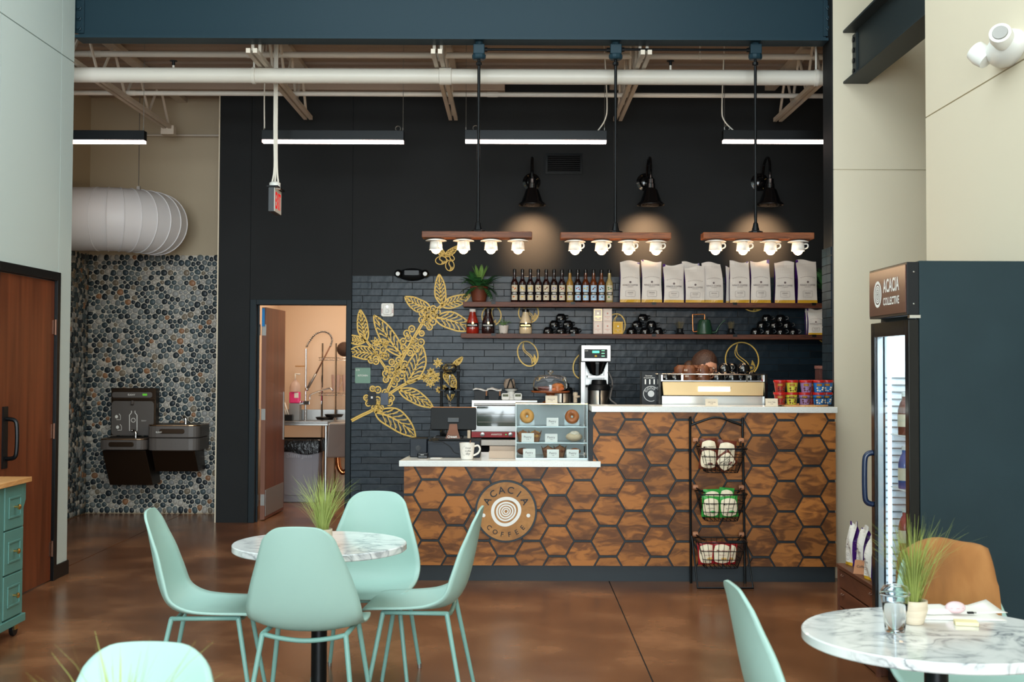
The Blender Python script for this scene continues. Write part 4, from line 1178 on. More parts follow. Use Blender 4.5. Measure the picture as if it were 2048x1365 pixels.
for c_, r_ in ((z1((440, 1110)), 12.5), (z1((580, 1120)), 8.5), (z2((1200, 320)), 9), (z2((1110, 400)), 9), (z2((1190, 470)), 10.5), (z2((1270, 410)), 9), (z2((1300, 190)), 10), (z2((1315, 575)), 7), (z2((1385, 545)), 6)):
    mb = MB()
    for k in range(7):
        a = 2 * PI * k / 7 + r_
        tx, ty = c_[0] + r_ * math.cos(a), c_[1] + r_ * math.sin(a)
        for s in (-1, 1):
            mx_, my_ = c_[0] + .55 * r_ * math.cos(a + s * .34), c_[1] + .55 * r_ * math.sin(a + s * .34)
            mb.ribbon([W(c_[0] + .15 * r_ * math.cos(a), c_[1] + .15 * r_ * math.sin(a)), W(mx_, my_), W(tx, ty)], 1.5 * KPX)
        mb.ribbon([W(*c_), W(c_[0] + .5 * r_ * math.cos(a), c_[1] + .5 * r_ * math.sin(a))], 1.2 * KPX)
    mb.obj('painted_flower', M['gold'], mu)
# small spray and single beans
sm = thing('wall_mural', 'small gold painted spray of leaves and beans under the left pendant', 'mural', (W(895, 540).x, ym, W(895, 540).z))
leaf((890, 513), (915, 492.5), 6, 2, 5, sm, lw=1.8); leaf((889, 512), (876.5, 496), 6, -2, 5, sm, lw=1.8)
def bean(c_, rx, ry, rot, root, lines=6, lw=2.4, a0=0, a1=360):
    mb = MB(); ca, sa = math.cos(R(rot)), math.sin(R(rot))
    def Q(u, v_): return W(c_[0] + u * ca - v_ * sa, c_[1] + u * sa + v_ * ca)
    n = 40
    mb.ribbon([Q(rx * math.cos(R(a0 + (a1 - a0) * k / n)), ry * math.sin(R(a0 + (a1 - a0) * k / n))) for k in range(n + (0 if a1 - a0 == 360 else 1))], lw * KPX, closed=(a1 - a0 == 360))
    if a1 - a0 == 360:
        for s in (-1, 1):
            mb.ribbon([Q(rx * .22 * math.sin(2.2 * PI * (t - .5)) + s * rx * .09 * math.sin(PI * t), ry * (2 * t - 1) * .97) for t in [k / 16 for k in range(17)]], lw * .6 * KPX)
    for k in range(lines):
        f_ = .62 + .28 * k / max(1, lines - 1)
        mb.ribbon([Q(rx * f_ * math.cos(R(a)), ry * f_ * math.sin(R(a))) for a in range(20 + k * 5, 80, 8)], lw * .5 * KPX)
    return mb.obj('painted_bean', M['gold'], root)
bean((882, 521), 11, 8, -8, sm, 3, 1.6); bean((900, 516), 9, 6, 20, sm, 3, 1.6); bean((899.7, 531.5), 8.5, 10.5, 0, sm, 3, 1.6)
for c_, rx, ry, rot, ln, lab in (((1055.5, 708), 19.5, 25.5, -22, 6, 'gold painted coffee bean left of the coffee brewer'), ((1168, 732), 21, 27, 20, 5, 'gold painted coffee bean half behind the coffee brewer'), ((1484, 720), 33, 35, -18, 6, 'gold painted coffee bean above the espresso machine'),
        ((983, 632), 19, 20, 20, 4, 'gold painted bean behind the dark sauce bottle'), ((1057, 626), 20, 20, -20, 4, 'gold painted bean behind the cream sauce bottle'), ((1231, 652), 19, 24, 10, 5, 'gold painted bean behind the tea boxes'), ((1507, 606), 22, 17, 0, 5, 'gold painted bean hidden by the upper shelf at the right'), ((1652, 655), 20, 30, 10, 5, 'gold painted bean at the right end of the shelves')):
    t = thing('wall_mural', lab, 'mural', (W(*c_).x, ym, W(c_[0], c_[1] + ry).z))
    bean(c_, rx, ry, rot, t, ln)
# ================================================================ SHELVES
YSF = 11.9
def SX(px, py=600, Y=YSF): return P(px, py, Y).x
def SZ(py, px=1250, Y=YSF): return P(px, py, Y).z
shz = []
for pt, pb, lab in ((605, 615, 'upper walnut shelf carrying syrup bottles and coffee bags'), (668.5, 678, 'lower walnut shelf carrying mugs and sauce bottles')):
    t = thing('wall_shelf', lab, 'shelf', (SX(1290), YSF + .14, SZ(pb)))
    x0 = SX(926 if pt < 650 else 922); zt_ = SZ(pt); zb_ = SZ(pb)
    MB().box(x0, 3.3, YSF, YW - .014, zb_, zt_).obj('board', M['shelfwood'], t, bevel=.003)
    for k, bpx in enumerate((987, 1146, 1308, 1470, 1628)):
        x = SX(bpx)
        MB().box(x - .02, x + .02, YSF - .004, YSF, zt_ - .022, zt_ + .001).box(x - .02, x + .02, YSF, YW - .014, zt_, zt_ + .002).box(x - .015, x + .015, YW - .03, YW - .014, zt_ + .002, zt_ + .11).obj('bracket', M['blackmetal'], t)
    shz.append(zt_)
ZS1, ZS2 = shz[0] + .002, shz[1] + .002
YM = 12.02
# ------------------------------------------------ syrup bottles
def simple(name, rgb, **k): return mat(name, rgb, **k)
M['cap'] = simple('bottle_cap', (16, 16, 16), rough=.3)
SYR = {'dark cherry': (34, 10, 10), 'deep plum': (30, 8, 12), 'dark brown': (30, 12, 8), 'pale gold': (150, 112, 46), 'amber': (84, 38, 14), 'light amber': (98, 48, 18), 'clear straw': (168, 150, 96)}
SYRM = {k: mat('syrup_' + k.replace(' ', '_'), v, .08, coat=.6) for k, v in SYR.items()}
LAB_C = mat('cream_label', (206, 196, 172), .5); LAB_B = mat('pale_blue_label', (176, 208, 232), .5)
FR = {'orange': mat('print_orange', (216, 110, 36), .6), 'yellow': mat('print_yellow', (228, 190, 60), .6), 'brown': mat('print_brown', (110, 56, 30), .6), 'violet': mat('print_violet', (130, 120, 180), .6), 'red': mat('print_red', (168, 44, 36), .6), 'lime': mat('print_lime', (200, 206, 90), .6), 'green': mat('print_green', (80, 140, 70), .6)}
def curved(mb, c, r, a0, a1, z0, z1, n=8):
    rows = []
    for z in (z0, z1): rows.append([(c[0] + r * math.sin(R(a0 + (a1 - a0) * k / n)), c[1] - r * math.cos(R(a0 + (a1 - a0) * k / n)), z) for k in range(n + 1)])
    return mb.grid(rows)
syr = [('dark cherry', 'c', 'orange', 'orange fruit label'), ('deep plum', 'c', 'yellow', 'yellow banana label'), ('deep plum', 'c', 'yellow', 'cream label with yellow flower'), ('deep plum', 'c', 'brown', 'hazelnut label'), ('dark cherry', 'c', 'brown', 'almond label'),
       ('dark brown', 'c', 'violet', 'lavender label'), ('deep plum', 'c', 'red', 'red spice label'), ('pale gold', 'c', 'lime', 'pale lime label'), ('dark brown', 'b', 'red', 'pale blue label and red fruit'), ('amber', 'b', 'yellow', 'pale blue label and yellow flower'), ('light amber', 'b', 'brown', 'pale blue label and nuts'), ('light amber', 'b', 'brown', 'pale blue label and brown almond'), ('clear straw', 'c', 'green', 'green mint label')]
ORD = ['first', 'second', 'third', 'fourth', 'fifth', 'sixth', 'seventh', 'eighth', 'ninth', 'tenth', 'eleventh', 'twelfth', 'last']
for i, (liq, lc_, fc_, desc) in enumerate(syr):
    x = SX(1029 + 15.81 * i, 590, YM); c = (x, YM, ZS1); k = .325 / .325
    t = thing('syrup_bottle', '%s syrup bottle from the left, %s with %s' % (ORD[i], liq, desc), 'bottle', c, group='syrup bottles on the upper shelf')
    MB().lathe([(0, 0), (.034, 0), (.036, .004), (.036, .17), (.033, .19), (.022, .215), (.016, .23), (.0145, .285), (.0155, .29)], c, 20).obj('glass_body', SYRM[liq], t, smooth=True)
    MB().lathe([(.0165, .284), (.0165, .316), (.012, .32), (0, .32)], c, 14).obj('cap', M['cap'], t, smooth=True)
    curved(MB(), c, .0365, -48, 48, c[2] + .02, c[2] + .165).obj('label', LAB_C if lc_ == 'c' else LAB_B, t, smooth='all')
    b = curved(MB(), c, .037, -48, 48, c[2] + .07, c[2] + .1).obj('label_band', M['black'], t, smooth='all')
    MB().text('1883', (x, YM - .0375, c[2] + .085), h=.016, bold=.02).obj('lettering', M['paper'], b)
    q = MB()
    for a in range(3): q.ball((x + .012 * math.sin(a * 2.4 + i), YM - .034, c[2] + .125 + .009 * a), (.008, .004, .007), 8, 5)
    q.ball((x - .006 + .004 * (i % 3), YM - .034, c[2] + .052), (.011, .004, .008), 8, 5)
    q.obj('fruit_print', FR[fc_], t, smooth='all')
# ------------------------------------------------ coffee bags
M['bagw'] = mat('white_bag', (222, 216, 208), .5, bump=(14, .25)); M['bagp'] = mat('purple_foil', (70, 26, 112), .3, bump=(14, .3)); M['bagg'] = mat('gold_foil', (206, 160, 42), .35)
M['greyink'] = mat('grey_ink', (110, 96, 96), .6)
def coffee_bag(lab, c, W_, H_, D_, rz=0.0, bend=0.0, seed=0, group=None, name='coffee_bag', txt=True, pinch=.1, topm=None):
    t = thing(name, lab, 'coffee bag', c, rz, group)
    rn = random.Random(seed); b = MB(); nr = 14; cols = 8
    def hw(v): return W_ / 2 * (1 - .06 * math.sin(PI * v) * .5 + .03 * math.sin(5 * v + seed))
    def hd(v): return D_ / 2 * (1 if v < .55 else max(.05, 1 - ((v - .55) / .4) ** 1.3)) * (1 + .08 * math.sin(7 * v + seed))
    def cx_(v): return bend * v * v
    fr, bk = [], []
    for i in range(nr + 1):
        v = i / nr; r1, r2 = [], []
        for j in range(cols + 1):
            u = -1 + 2 * j / cols
            wav = .006 * math.sin(3 * u + seed) * v ** 3
            zz = v * H_ + (.012 * math.sin(2.4 * u + seed * 1.7) if i == nr else 0) - (.006 * abs(u) if i == 0 else 0)
            x = u * hw(v) + cx_(v)
            bul = (1 - u * u) * .10 * D_ * math.sin(PI * min(1, v * 1.1)) + (.004 * math.sin(8 * v + 3 * u + seed) if 0 < v < .9 else 0)
            r1.append((x, -hd(v) - bul + wav, max(0, zz))); r2.append((x, hd(v) + bul + wav, max(0, zz)))
        fr.append(r1); bk.append(r2)
    for rows, fl_ in ((fr, False), (bk, True)):
        b.k = 2; b.grid(rows[:2], fl_); b.k = 0; b.grid(rows[1:], fl_)
    b.k = 1
    for s in (0, -1):
        b.grid([[r1[s], ((r1[s][0] + r2[s][0]) / 2 - (D_ * .22 * (1 if s == 0 else -1) * -1) * (1 if i > 8 else .15), (r1[s][1] + r2[s][1]) / 2, r1[s][2]), r2[s]] for i, (r1, r2) in enumerate(zip(fr, bk))], s == 0)
    b.k = 2; b.add([fr[0][0], fr[0][-1], bk[0][-1], bk[0][0]], [(0, 1, 2, 3)])
    b.obj('pouch', [topm or M['bagw'], M['bagp'], M['bagg']], t, world=False, smooth=None)
    if txt:
        def fy(v, u=0): return -hd(v) - (1 - u * u) * .10 * D_ - .006
        a = MB()
        a.text("KING'S COFFEE", (cx_(.42), fy(.4), H_ * .42), width=W_ * .76, h=H_ * .04, bold=.01)
        a.text('COMPANY', (cx_(.37), fy(.37), H_ * .375), width=W_ * .3, h=H_ * .018)
        a.lathe([(0, 0), (W_ * .055, 0), (W_ * .055, .001), (0, .001)], (cx_(.5), fy(.48), H_ * .49), 12, 'y')
        for k in range(9):
            u = -.34 + .68 * k / 8
            a.add([(W_ * (u - .03), fy(.6, u), H_ * (.585 + .03 * (1 - (u / .34) ** 2))), (W_ * (u + .03), fy(.6, u), H_ * (.585 + .03 * (1 - (u / .34) ** 2))), (W_ * (u + .03), fy(.6, u), H_ * (.592 + .03 * (1 - (u / .34) ** 2))), (W_ * (u - .03), fy(.6, u), H_ * (.592 + .03 * (1 - (u / .34) ** 2)))], [(0, 1, 2, 3)])
        a.ribbon([(x, fy(.2, .4), z) for x, z in rrect(-W_ * .24, W_ * .24, H_ * .14, H_ * .28, .008, 2)], .0016, closed=True)
        a.text('ORGANIC', (0, fy(.2), H_ * .235), width=W_ * .3, h=H_ * .022, bold=.02)
        a.text('WHOLE BEAN', (0, fy(.2), H_ * .185), width=W_ * .2)
        a.obj('lettering', M['greyink'], t, world=False)
    return t
def shelfbag(i, pl, pr, ptop, lab, Y=YM - .03, bend=0, D_=.11, rz=0, txt=True):
    x0, x1 = SX(pl, 570, Y), SX(pr, 570, Y)
    H_ = P((pl + pr) / 2, ptop, Y).z - ZS1
    return coffee_bag(lab, ((x0 + x1) / 2, Y + .03, ZS1), (x1 - x0), H_, D_, rz, bend, i, 'large white coffee bags on the upper shelf', txt=txt)
shelfbag(1, 1240, 1280, 523, 'first large white coffee bag beside the syrup bottles')
shelfbag(2, 1283, 1323, 522, 'second large white coffee bag from the left with a straight top')
shelfbag(3, 1327, 1367, 529, 'third large white coffee bag from the left with a dipped top')
shelfbag(13, 1364, 1400, 525, 'large white coffee bag standing behind the short fourth bag', Y=YM + .08, D_=.07, txt=False)
shelfbag(4, 1370, 1409, 534, 'shortest large white coffee bag, fourth from the left', Y=YM - .07)
shelfbag(5, 1408, 1446, 526, 'fifth large white coffee bag leaning to the left', bend=-.02)
shelfbag(14, 1452, 1475, 533, 'large coffee bag behind showing its purple side at the fifth gap', Y=YM + .08, D_=.07, txt=False)
shelfbag(6, 1460, 1499, 523, 'sixth large white coffee bag with its purple side showing', rz=R(-4))
shelfbag(7, 1501, 1540, 522, 'seventh large white coffee bag from the left')
shelfbag(8, 1550, 1589, 524, 'eighth large white coffee bag with a crumpled purple left side', rz=R(-4))
shelfbag(9, 1593, 1633, 521, 'ninth large white coffee bag at the right end of the row', rz=R(3))
# ------------------------------------------------ fern in wicker basket
M['wicker'] = mat('red_brown_wicker', (108, 52, 30), .6, bump=(80, .3)); M['fern'] = mat('fern_green', (44, 92, 48), .5, var=(20, .3)); M['fern2'] = mat('young_fern_green', (112, 152, 72), .5); M['stem'] = mat('plant_stem', (96, 84, 52), .6)
def frond(base, dirv, up, L, m, root, wd=.05, droop=.5, name='frond'):
    mb = MB(); d = Vector(dirv).normalized(); pts = []
    n = 12
    for i in range(n + 1):
        t = i / n; pts.append(Vector(base) + d * L * t + Vector((0, 0, up * L * t - droop * L * t * t)))
    mb.tube(pts, [.002 * (1 - .7 * i / n) for i in range(n + 1)], 4)
    for i in range(1, n + 1):
        tg = (pts[i] - pts[i - 1]).normalized(); sd = tg.cross(Vector((0, 0, 1)))
        if sd.length < .1: sd = Vector((1, 0, 0))
        sd.normalize(); nn = sd.cross(tg)
        t = i / n; l = wd * (math.sin(PI * min(1, .15 + .8 * t)) ** .7)
        for s in (-1, 1):
            a = pts[i]; e = a + (sd * s * .8 + tg * .6) * l - nn * .1 * l; q = tg * l * .22
            mb.add([a - q * .6, a + q * .6, e.lerp(a, .4) + q, e, e.lerp(a, .4) - q * .8], [(0, 1, 2, 3, 4)])
    return mb.obj(name, m, root)
bc = P(958, 604, YM); bc.z = ZS1
fp = thing('potted_fern', 'green fern in a red brown wicker basket', 'plant', bc)
bkp = [(.0, 0), (.062, 0), (.064, .01)]
for k in range(12): bkp += [(.066 + .0016 * k + .003, .012 + .0105 * k), (.066 + .0016 * k, .017 + .0105 * k)]
bkp += [(.088, .142), (.086, .15), (.078, .146), (.07, .12), (0, .12)]
MB().lathe(bkp, bc, 28).obj('wicker_basket', M['wicker'], fp, smooth='all')
rs = random.Random(5)
for k in range(34):
    a = rs.uniform(0, 2 * PI); e = rs.uniform(.1, 1.5)
    frond(bc + Vector((.03 * math.cos(a), .03 * math.sin(a), .13)), (math.cos(a), math.sin(a) * .8, .1), e, rs.uniform(.13, .2), M['fern'], fp, .05, rs.uniform(.5, 1.1))
for k in range(9):
    a = 2 * PI * k / 9
    frond(bc + Vector((.01 + .01 * math.cos(a), .01 * math.sin(a), .20)), (math.cos(a) * .45, math.sin(a) * .3, .6), .6, .115, M['fern2'], fp, .03, .15)
MB().tube([bc + Vector((0, 0, .1)), bc + Vector((.012, 0, .3))], .004, 6).obj('stem', M['stem'], fp)
rc = P(1654, 604, YM - .02); rc.z = ZS1
fq = thing('potted_fern', 'green leafy plant half hidden at the right end of the upper shelf', 'plant', rc)
MB().lathe([(0, 0), (.05, 0), (.065, .11), (.058, .11), (.05, .09), (0, .09)], rc, 20).obj('pot', M['black'], fq, smooth=True)
for k in range(26):
    a = rs.uniform(0, 2 * PI)
    frond(rc + Vector((0, 0, .1)), (math.cos(a), math.sin(a) * .7, .1), rs.uniform(.8, 2.6), rs.uniform(.09, .15), M['fern'], fq, .05, rs.uniform(.5, .9))
# ------------------------------------------------ sauce bottles
M['ink_l'] = M['paper']
for px, colr, lab, txt, sz in ((945, (150, 36, 22), 'red sauce bottle with black label at the left of the lower shelf', 'HOLLANDER', 1), (976, (42, 22, 20), 'dark chocolate sauce bottle with black label', 'HOLLANDER', 1), (1051, (214, 190, 152), 'cream coloured sauce bottle with black label', 'HOLLANDER', 1)):
    c = P(px, 668, YM); c.z = ZS2
    t = thing('sauce_bottle', lab, 'bottle', c, group='sauce bottles on the lower shelf')
    MB().lathe([(0, 0), (.056, 0), (.061, .008), (.061, .06), (.056, .11), (.044, .15), (.032, .185), (.029, .2), (.03, .212)], c, 28).obj('bottle_body', mat('sauce_plastic', colr, .2, coat=.4), t, smooth=True)
    MB().lathe([(.032, .208), (.032, .232), (.028, .236), (0, .236)], c, 20).obj('cap', M['paper'] if px < 960 else M['cap'], t, smooth=True)
    lb = curved(MB(), c, .0625, -62, 62, c.z + .062, c.z + .1, 12).obj('label', M['black'], t, smooth='all')
    MB().text(txt, (c.x, c.y - .064, c.z + .078), width=.092, h=.014, bold=.02).text('Dutched Chocolate' if px != 945 else 'Caramel', (c.x, c.y - .064, c.z + .05), width=.05).obj('lettering', M['ink_l'] if px != 1051 else M['brass'], lb)
    MB().cbox((c.x + .004, c.y - .0635, c.z + .1), (.016, .002, .02)).obj('emblem', M['brass'], lb)
# ------------------------------------------------ small pothos pot
c = P(1007, 668, YM - .03); c.z = ZS2
pt_ = thing('potted_pothos', 'small trailing plant in a white pot on the lower shelf', 'plant', c)
MB().lathe([(0, 0), (.036, 0), (.04, .01), (.047, .068), (.05, .068), (.05, .078), (.044, .078), (.04, .06), (0, .06)], c, 24).obj('pot', mat('speckled_pot', (206, 196, 186), .6, var=(60, .1)), pt_, smooth=True)
for k in range(26):
    a = rs.uniform(0, 2 * PI); rr_ = rs.uniform(.01, .06); zz = rs.uniform(.08, .15)
    if k in (3, 9, 15): a, rr_, zz = R(-100 - 14 * (k % 5)), .056, .03 - .012 * (k % 4)
    p_ = c + Vector((rr_ * math.cos(a), rr_ * math.sin(a) * .8, zz)); dd = Vector((math.cos(a), math.sin(a), rs.uniform(-.6, .5))).normalized(); sd = dd.cross(Vector((0, 0, 1))).normalized()
    l = rs.uniform(.026, .04)
    MB().tube([c + Vector((0, 0, .06)), p_], .0012, 4).obj('stem', M['fern2'], pt_)
    MB().add([p_, p_ + dd * l * .35 + sd * l * .38, p_ + dd * l, p_ + dd * l * .35 - sd * l * .38], [(0, 1, 2), (0, 2, 3)]).obj('leaf', M['fern2'] if k % 3 else M['fern'], pt_)
# ------------------------------------------------ black mugs
def mug_proto(lab, c, group, rz=0, up=False, name='black_mug', m=None, s=1.0):
    t = thing(name, lab, 'mug', c, rz, group)
    pr = [(0, 0), (.05, 0), (.051, .006), (.049, .03), (.04, .052), (.03, .06), (.028, .064), (0, .064)] if not up else [(0, .004), (.028, 0), (.03, .004), (.042, .014), (.05, .038), (.051, .062), (.048, .062), (.046, .038), (.036, .016), (0, .01)]
    MB().lathe([(r_ * s, z * s) for r_, z in pr], (0, 0, 0), 22).obj('mug_body', m or M['blackgloss'], t, world=False, smooth=True)
    zc2 = .03 * s if not up else .036 * s
    MB().tube(smooth_path([(.046 * s, 0, zc2 + .016 * s), (.07 * s, 0, zc2 + .014 * s), (.072 * s, 0, zc2 - .008 * s), (.047 * s, 0, zc2 - .016 * s)], 4), .006 * s, 7).obj('handle', m or M['blackgloss'], t, world=False, smooth='all')
    MB().text('111', (0, -.0505 * s, zc2 - .002), h=.014 * s, bold=.02).obj('print', M['paper'], t, world=False)
    return t
proto = None
PYR = [([(1096.7, 0), (1123, 0), (1148.3, 0), (1109, 1), (1136, 1), (1122, 2)], 'the pyramid by the cream bottle'), ([(1263.4, 0), (1290.3, 0), (1316, 0), (1274.5, 1), (1303, 1), (1286, 2)], 'the pyramid by the yellow carton'), ([(1510.6, 0), (1536, 0), (1561, 0), (1586, 0), (1523.5, 1), (1549.3, 1), (1574, 1), (1533, 2), (1561, 2)], 'the largest mug pile')]
ROWN = ['bottom', 'middle', 'top']
for pos, where in PYR:
    for px, row in pos:
        same = [q for q, r_ in pos if r_ == row]; k = same.index(px)
        nm = {1: ['single'], 2: ['left', 'right'], 3: ['left', 'centre', 'right'], 4: ['leftmost', 'second', 'third', 'rightmost']}[len(same)][k]
        lab = 'black mug, %s of the %s row in %s' % (nm, ROWN[row], where)
        x = P(px, 660, YM).x; c = Vector((x, YM + (.0 if row % 2 == 0 else .012), ZS2 + .0645 * row))
        if proto is None: proto = mug_proto(lab, c, 'black mugs on the lower shelf', R(-20)); index_kids()
        else: dup(proto, c, R(-20 + 12 * math.sin(px)), lab)
# ------------------------------------------------ tea boxes
M['teaw'] = mat('white_tea_carton', (232, 218, 206), .6); M['teay'] = mat('yellow_tea_carton', (206, 160, 40), .6); M['pink'] = mat('pink_print', (206, 140, 122), .6)
def carton(px0, px1, z0, h, m, ink, lab, words):
    x0, x1 = SX(px0, 650, YM - .05), SX(px1, 650, YM - .05)
    t = thing('tea_box', lab, 'box', ((x0 + x1) / 2, YM, z0), group='tea cartons on the lower shelf')
    MB().box(x0, x1, YM - .05, YM + .04, z0, z0 + h).obj('carton', m, t, bevel=.002)
    xm = (x0 + x1) / 2; yq = YM - .0515
    q = MB().ribbon([(x, yq, z) for x, z in rrect(x0 + .008, x1 - .008, z0 + .008, z0 + h - .008, .006, 2)], .0015, closed=True)
    q.lathe([(0, 0), (.008, 0), (.008, .0006), (0, .0006)], (xm, yq + .0005, z0 + h * .62), 14, 'y')
    q.text(words, (xm, yq, z0 + h * .36), width=.05).text('TEA', (xm, yq, z0 + h * .24), width=.02)
    q.obj('print', ink, t)
hb = (P(1205, 643, YM - .05).z - ZS2)
carton(1187, 1205, ZS2, hb, M['teaw'], M['pink'], 'white tea carton at the lower left of the stacked four', 'BOMBAY')
carton(1206, 1224, ZS2, hb, M['teaw'], M['pink'], 'white tea carton at the lower right of the stacked four', 'HERBAL')
carton(1187, 1205, ZS2 + hb + .001, hb, M['teaw'], M['brass'], 'white tea carton at the upper left of the stacked four', 'GREEN')
carton(1206, 1224, ZS2 + hb + .001, hb, M['teaw'], M['pink'], 'white tea carton at the upper right of the stacked four', 'BLACK')
carton(1226, 1246, ZS2, hb * .98, M['teay'], M['paper'], 'yellow tea carton on the lower shelf', 'CHAMOMILE')
# ------------------------------------------------ kettle and bristle brushes
c = P(1409, 668, YM - .02); c.z = ZS2
kt = thing('pour_over_kettle', 'dark green gooseneck kettle with a copper handle', 'kettle', c)
gk = mat('dark_green_enamel', (34, 66, 46), .25, coat=.3)
MB().lathe([(0, 0), (.074, 0), (.078, .006), (.07, .07), (.058, .125), (.05, .14), (0, .145)], c, 28).obj('kettle_body', gk, kt, smooth=True)
MB().lathe([(.012, .14), (.014, .155), (0, .158)], c, 12).obj('lid_knob', M['copper'], kt, smooth=True)
MB().tube(smooth_path([c + Vector((.07, 0, .02)), c + Vector((.11, 0, .025)), c + Vector((.135, 0, .07)), c + Vector((.17, 0, .115)), c + Vector((.2, 0, .135))], 6), [.009] * 12 + [.006] * 13, 8).obj('spout', gk, kt, smooth='all')
MB().tube(smooth_path([c + Vector((.0, -.01, .13)), c + Vector((.0, -.01, .185)), c + Vector((-.01, -.01, .192)), c + Vector((-.105, -.01, .19)), c + Vector((-.115, -.01, .18)), c + Vector((-.112, -.01, .04)), c + Vector((-.1, -.01, .025)), c + Vector((-.07, -.01, .028))], 5), .006, 8).obj('handle', M['copper'], kt, smooth='all')
for px, lab in ((1360, 'small bristle brush in a black base left of the kettle'), (1462, 'small bristle brush in a black base right of the kettle')):
    c = P(px, 668, YM); c.z = ZS2
    t = thing('bristle_brush', lab, 'brush', c, group='bristle brushes on the lower shelf')
    MB().lathe([(0, 0), (.04, 0), (.042, .006), (.03, .02), (.03, .05), (.036, .056), (0, .056)], c, 18).obj('base', M['black'], t, smooth=True)
    q = MB()
    for k in range(46):
        a = rs.uniform(0, 2 * PI); r_ = rs.uniform(0, .05)
        q.tube([c + Vector((.4 * r_ * math.cos(a), .4 * r_ * math.sin(a), .05)), c + Vector((r_ * math.cos(a), r_ * math.sin(a), .12 + rs.uniform(-.01, .01)))], .0009, 4)
    q.obj('bristles', M['stem'], t, kind='stuff')
    MB().tube([c + Vector((-.035, -.01, .02)), c + Vector((-.055, -.02, .03))], .003, 5).obj('side_tab', M['chrome'], t)
# small bags at the right end of the lower shelf
for Yq, a, b_, lab in ((YM + .06, 1611, 1641, 'small coffee bag with blue edge behind the other on the lower shelf'), (YM - .03, 1615, 1645, 'small white and gold coffee bag in front on the lower shelf')):
    x0, x1 = SX(a, 650, Yq), SX(b_, 650, Yq)
    coffee_bag(lab, ((x0 + x1) / 2, Yq, ZS2), x1 - x0, P(1628, 618, Yq).z - ZS2, .06, 0, -.004, 21 + a, 'small coffee bags on the lower shelf')
# ================================================================ ON THE LOWER WORKTOP
zW = zLT
def CW(px, py): 
    p = PZ(px, py, zW); return p
# ---- point of sale terminal
yq = CW(905, 912).y + .05
M['screen_back'] = mat('satin_black_plastic', (12, 12, 14), .35, spec=.25)
M['brownplastic'] = mat('brown_reflective_stand', (96, 58, 38), .35, metal=.3)
yP = YC + .42
c = P(908, 905, yP); c.z = zW
cdw = thing('cash_drawer', 'wide black cash drawer under the register screen', 'cash drawer', (c.x, yP, zW))
x0, x1 = P(855, 895, yP - .16).x, P(960, 895, yP - .16).x
zdt = P(905, 883, yP - .16).z
M['navyblack'] = mat('blue_black_metal', (24, 30, 38), .42, spec=.25)
MB().box(x0, x1, yP - .16, yP + .22, zW + .002, zdt).obj('drawer_case', M['navyblack'], cdw, bevel=.004)
MB().box(x0 + .008, x1 - .008, yP - .164, yP - .16, zW + .012, zdt - .02).obj('drawer_front', M['navyblack'], cdw, bevel=.002)
pos = thing('register_screen', 'black point of sale screen seen from behind on a brown stand', 'screen', (P(908, 880, yP).x, yP, zdt))
mc = P(907, 838, yP)
Mt = Matrix.Translation(mc) @ Matrix.Rotation(R(-14), 4, 'X')
wq = (P(953, 838, yP).x - P(862, 838, yP).x) / 2; hq = .085
MB().prism(rrect(-wq, wq, -hq, hq, .012), -.012, .014).xf(Mt).obj('screen_housing', M['screen_back'], pos, bevel=.003)
MB().box(-wq + .004, wq - .004, -.008, .016, hq - .002, hq + .003).xf(Mt).obj('screen_rim', M['copper'], pos)
MB().cbox((0, -.02, -.015), (.085, .02, .035)).xf(Mt).obj('hinge_block', M['darkgrey'], pos, bevel=.003)
sx = mc.x; zb_ = zdt
rows = []
for t_, w_, yo in ((0, .055, -.09), (.12, .052, -.09), (.3, .045, -.085), (.6, .034, -.06), (1, .028, -.03)):
    rows.append((w_, yo, zb_ + .012 + t_ * .11))
mbs = MB()
for (w0, y0, z0_), (w1, y1, z1_) in zip(rows[:-1], rows[1:]):
    mbs.hexa([(sx - w0, yP + y0, z0_), (sx + w0, yP + y0, z0_), (sx + w0, yP + y0 + .03, z0_), (sx - w0, yP + y0 + .03, z0_), (sx - w1, yP + y1, z1_), (sx + w1, yP + y1, z1_), (sx + w1, yP + y1 + .03, z1_), (sx - w1, yP + y1 + .03, z1_)])
st_ = mbs.obj('stand', M['brownplastic'], pos, smooth=True)
MB().box(sx - .06, sx + .06, yP - .1, yP + .08, zb_ + .001, zb_ + .014).obj('stand_foot', M['navyblack'], pos, bevel=.003)
MB().text('toast', (sx + .006, yP - .0925, zb_ + .028), width=.05, bold=.02).ribbon([(sx - .03 + .008 * math.cos(a), yP - .0925, zb_ + .028 + .008 * math.sin(a)) for a in [2 * PI * k / 10 for k in range(10)]], .003, closed=True).obj('lettering', M['paper'], st_)
# cables on the drawer
for pts, lab in (([(863, 850), (858, 868), (866, 884), (884, 884)], 'thin black cable hanging at the left of the register'), ([(884, 884), (900, 894), (908, 905), (918, 909)], 'black cable curving down over the cash drawer front')):
    ps = [P(a, b, yP - .175) for a, b in pts]
    tag(MB().tube(smooth_path(ps, 6), .0025, 6).obj('cable', M['rubber'], smooth='all'), lab, 'cable')
tag(MB().box(P(879, 880, yP).x, P(941, 880, yP).x, yP - .13, yP - .1, zdt + .001, zdt + .016).obj('flat_device', M['rubber'], bevel=.003), 'flat black device lying on the cash drawer', 'device')
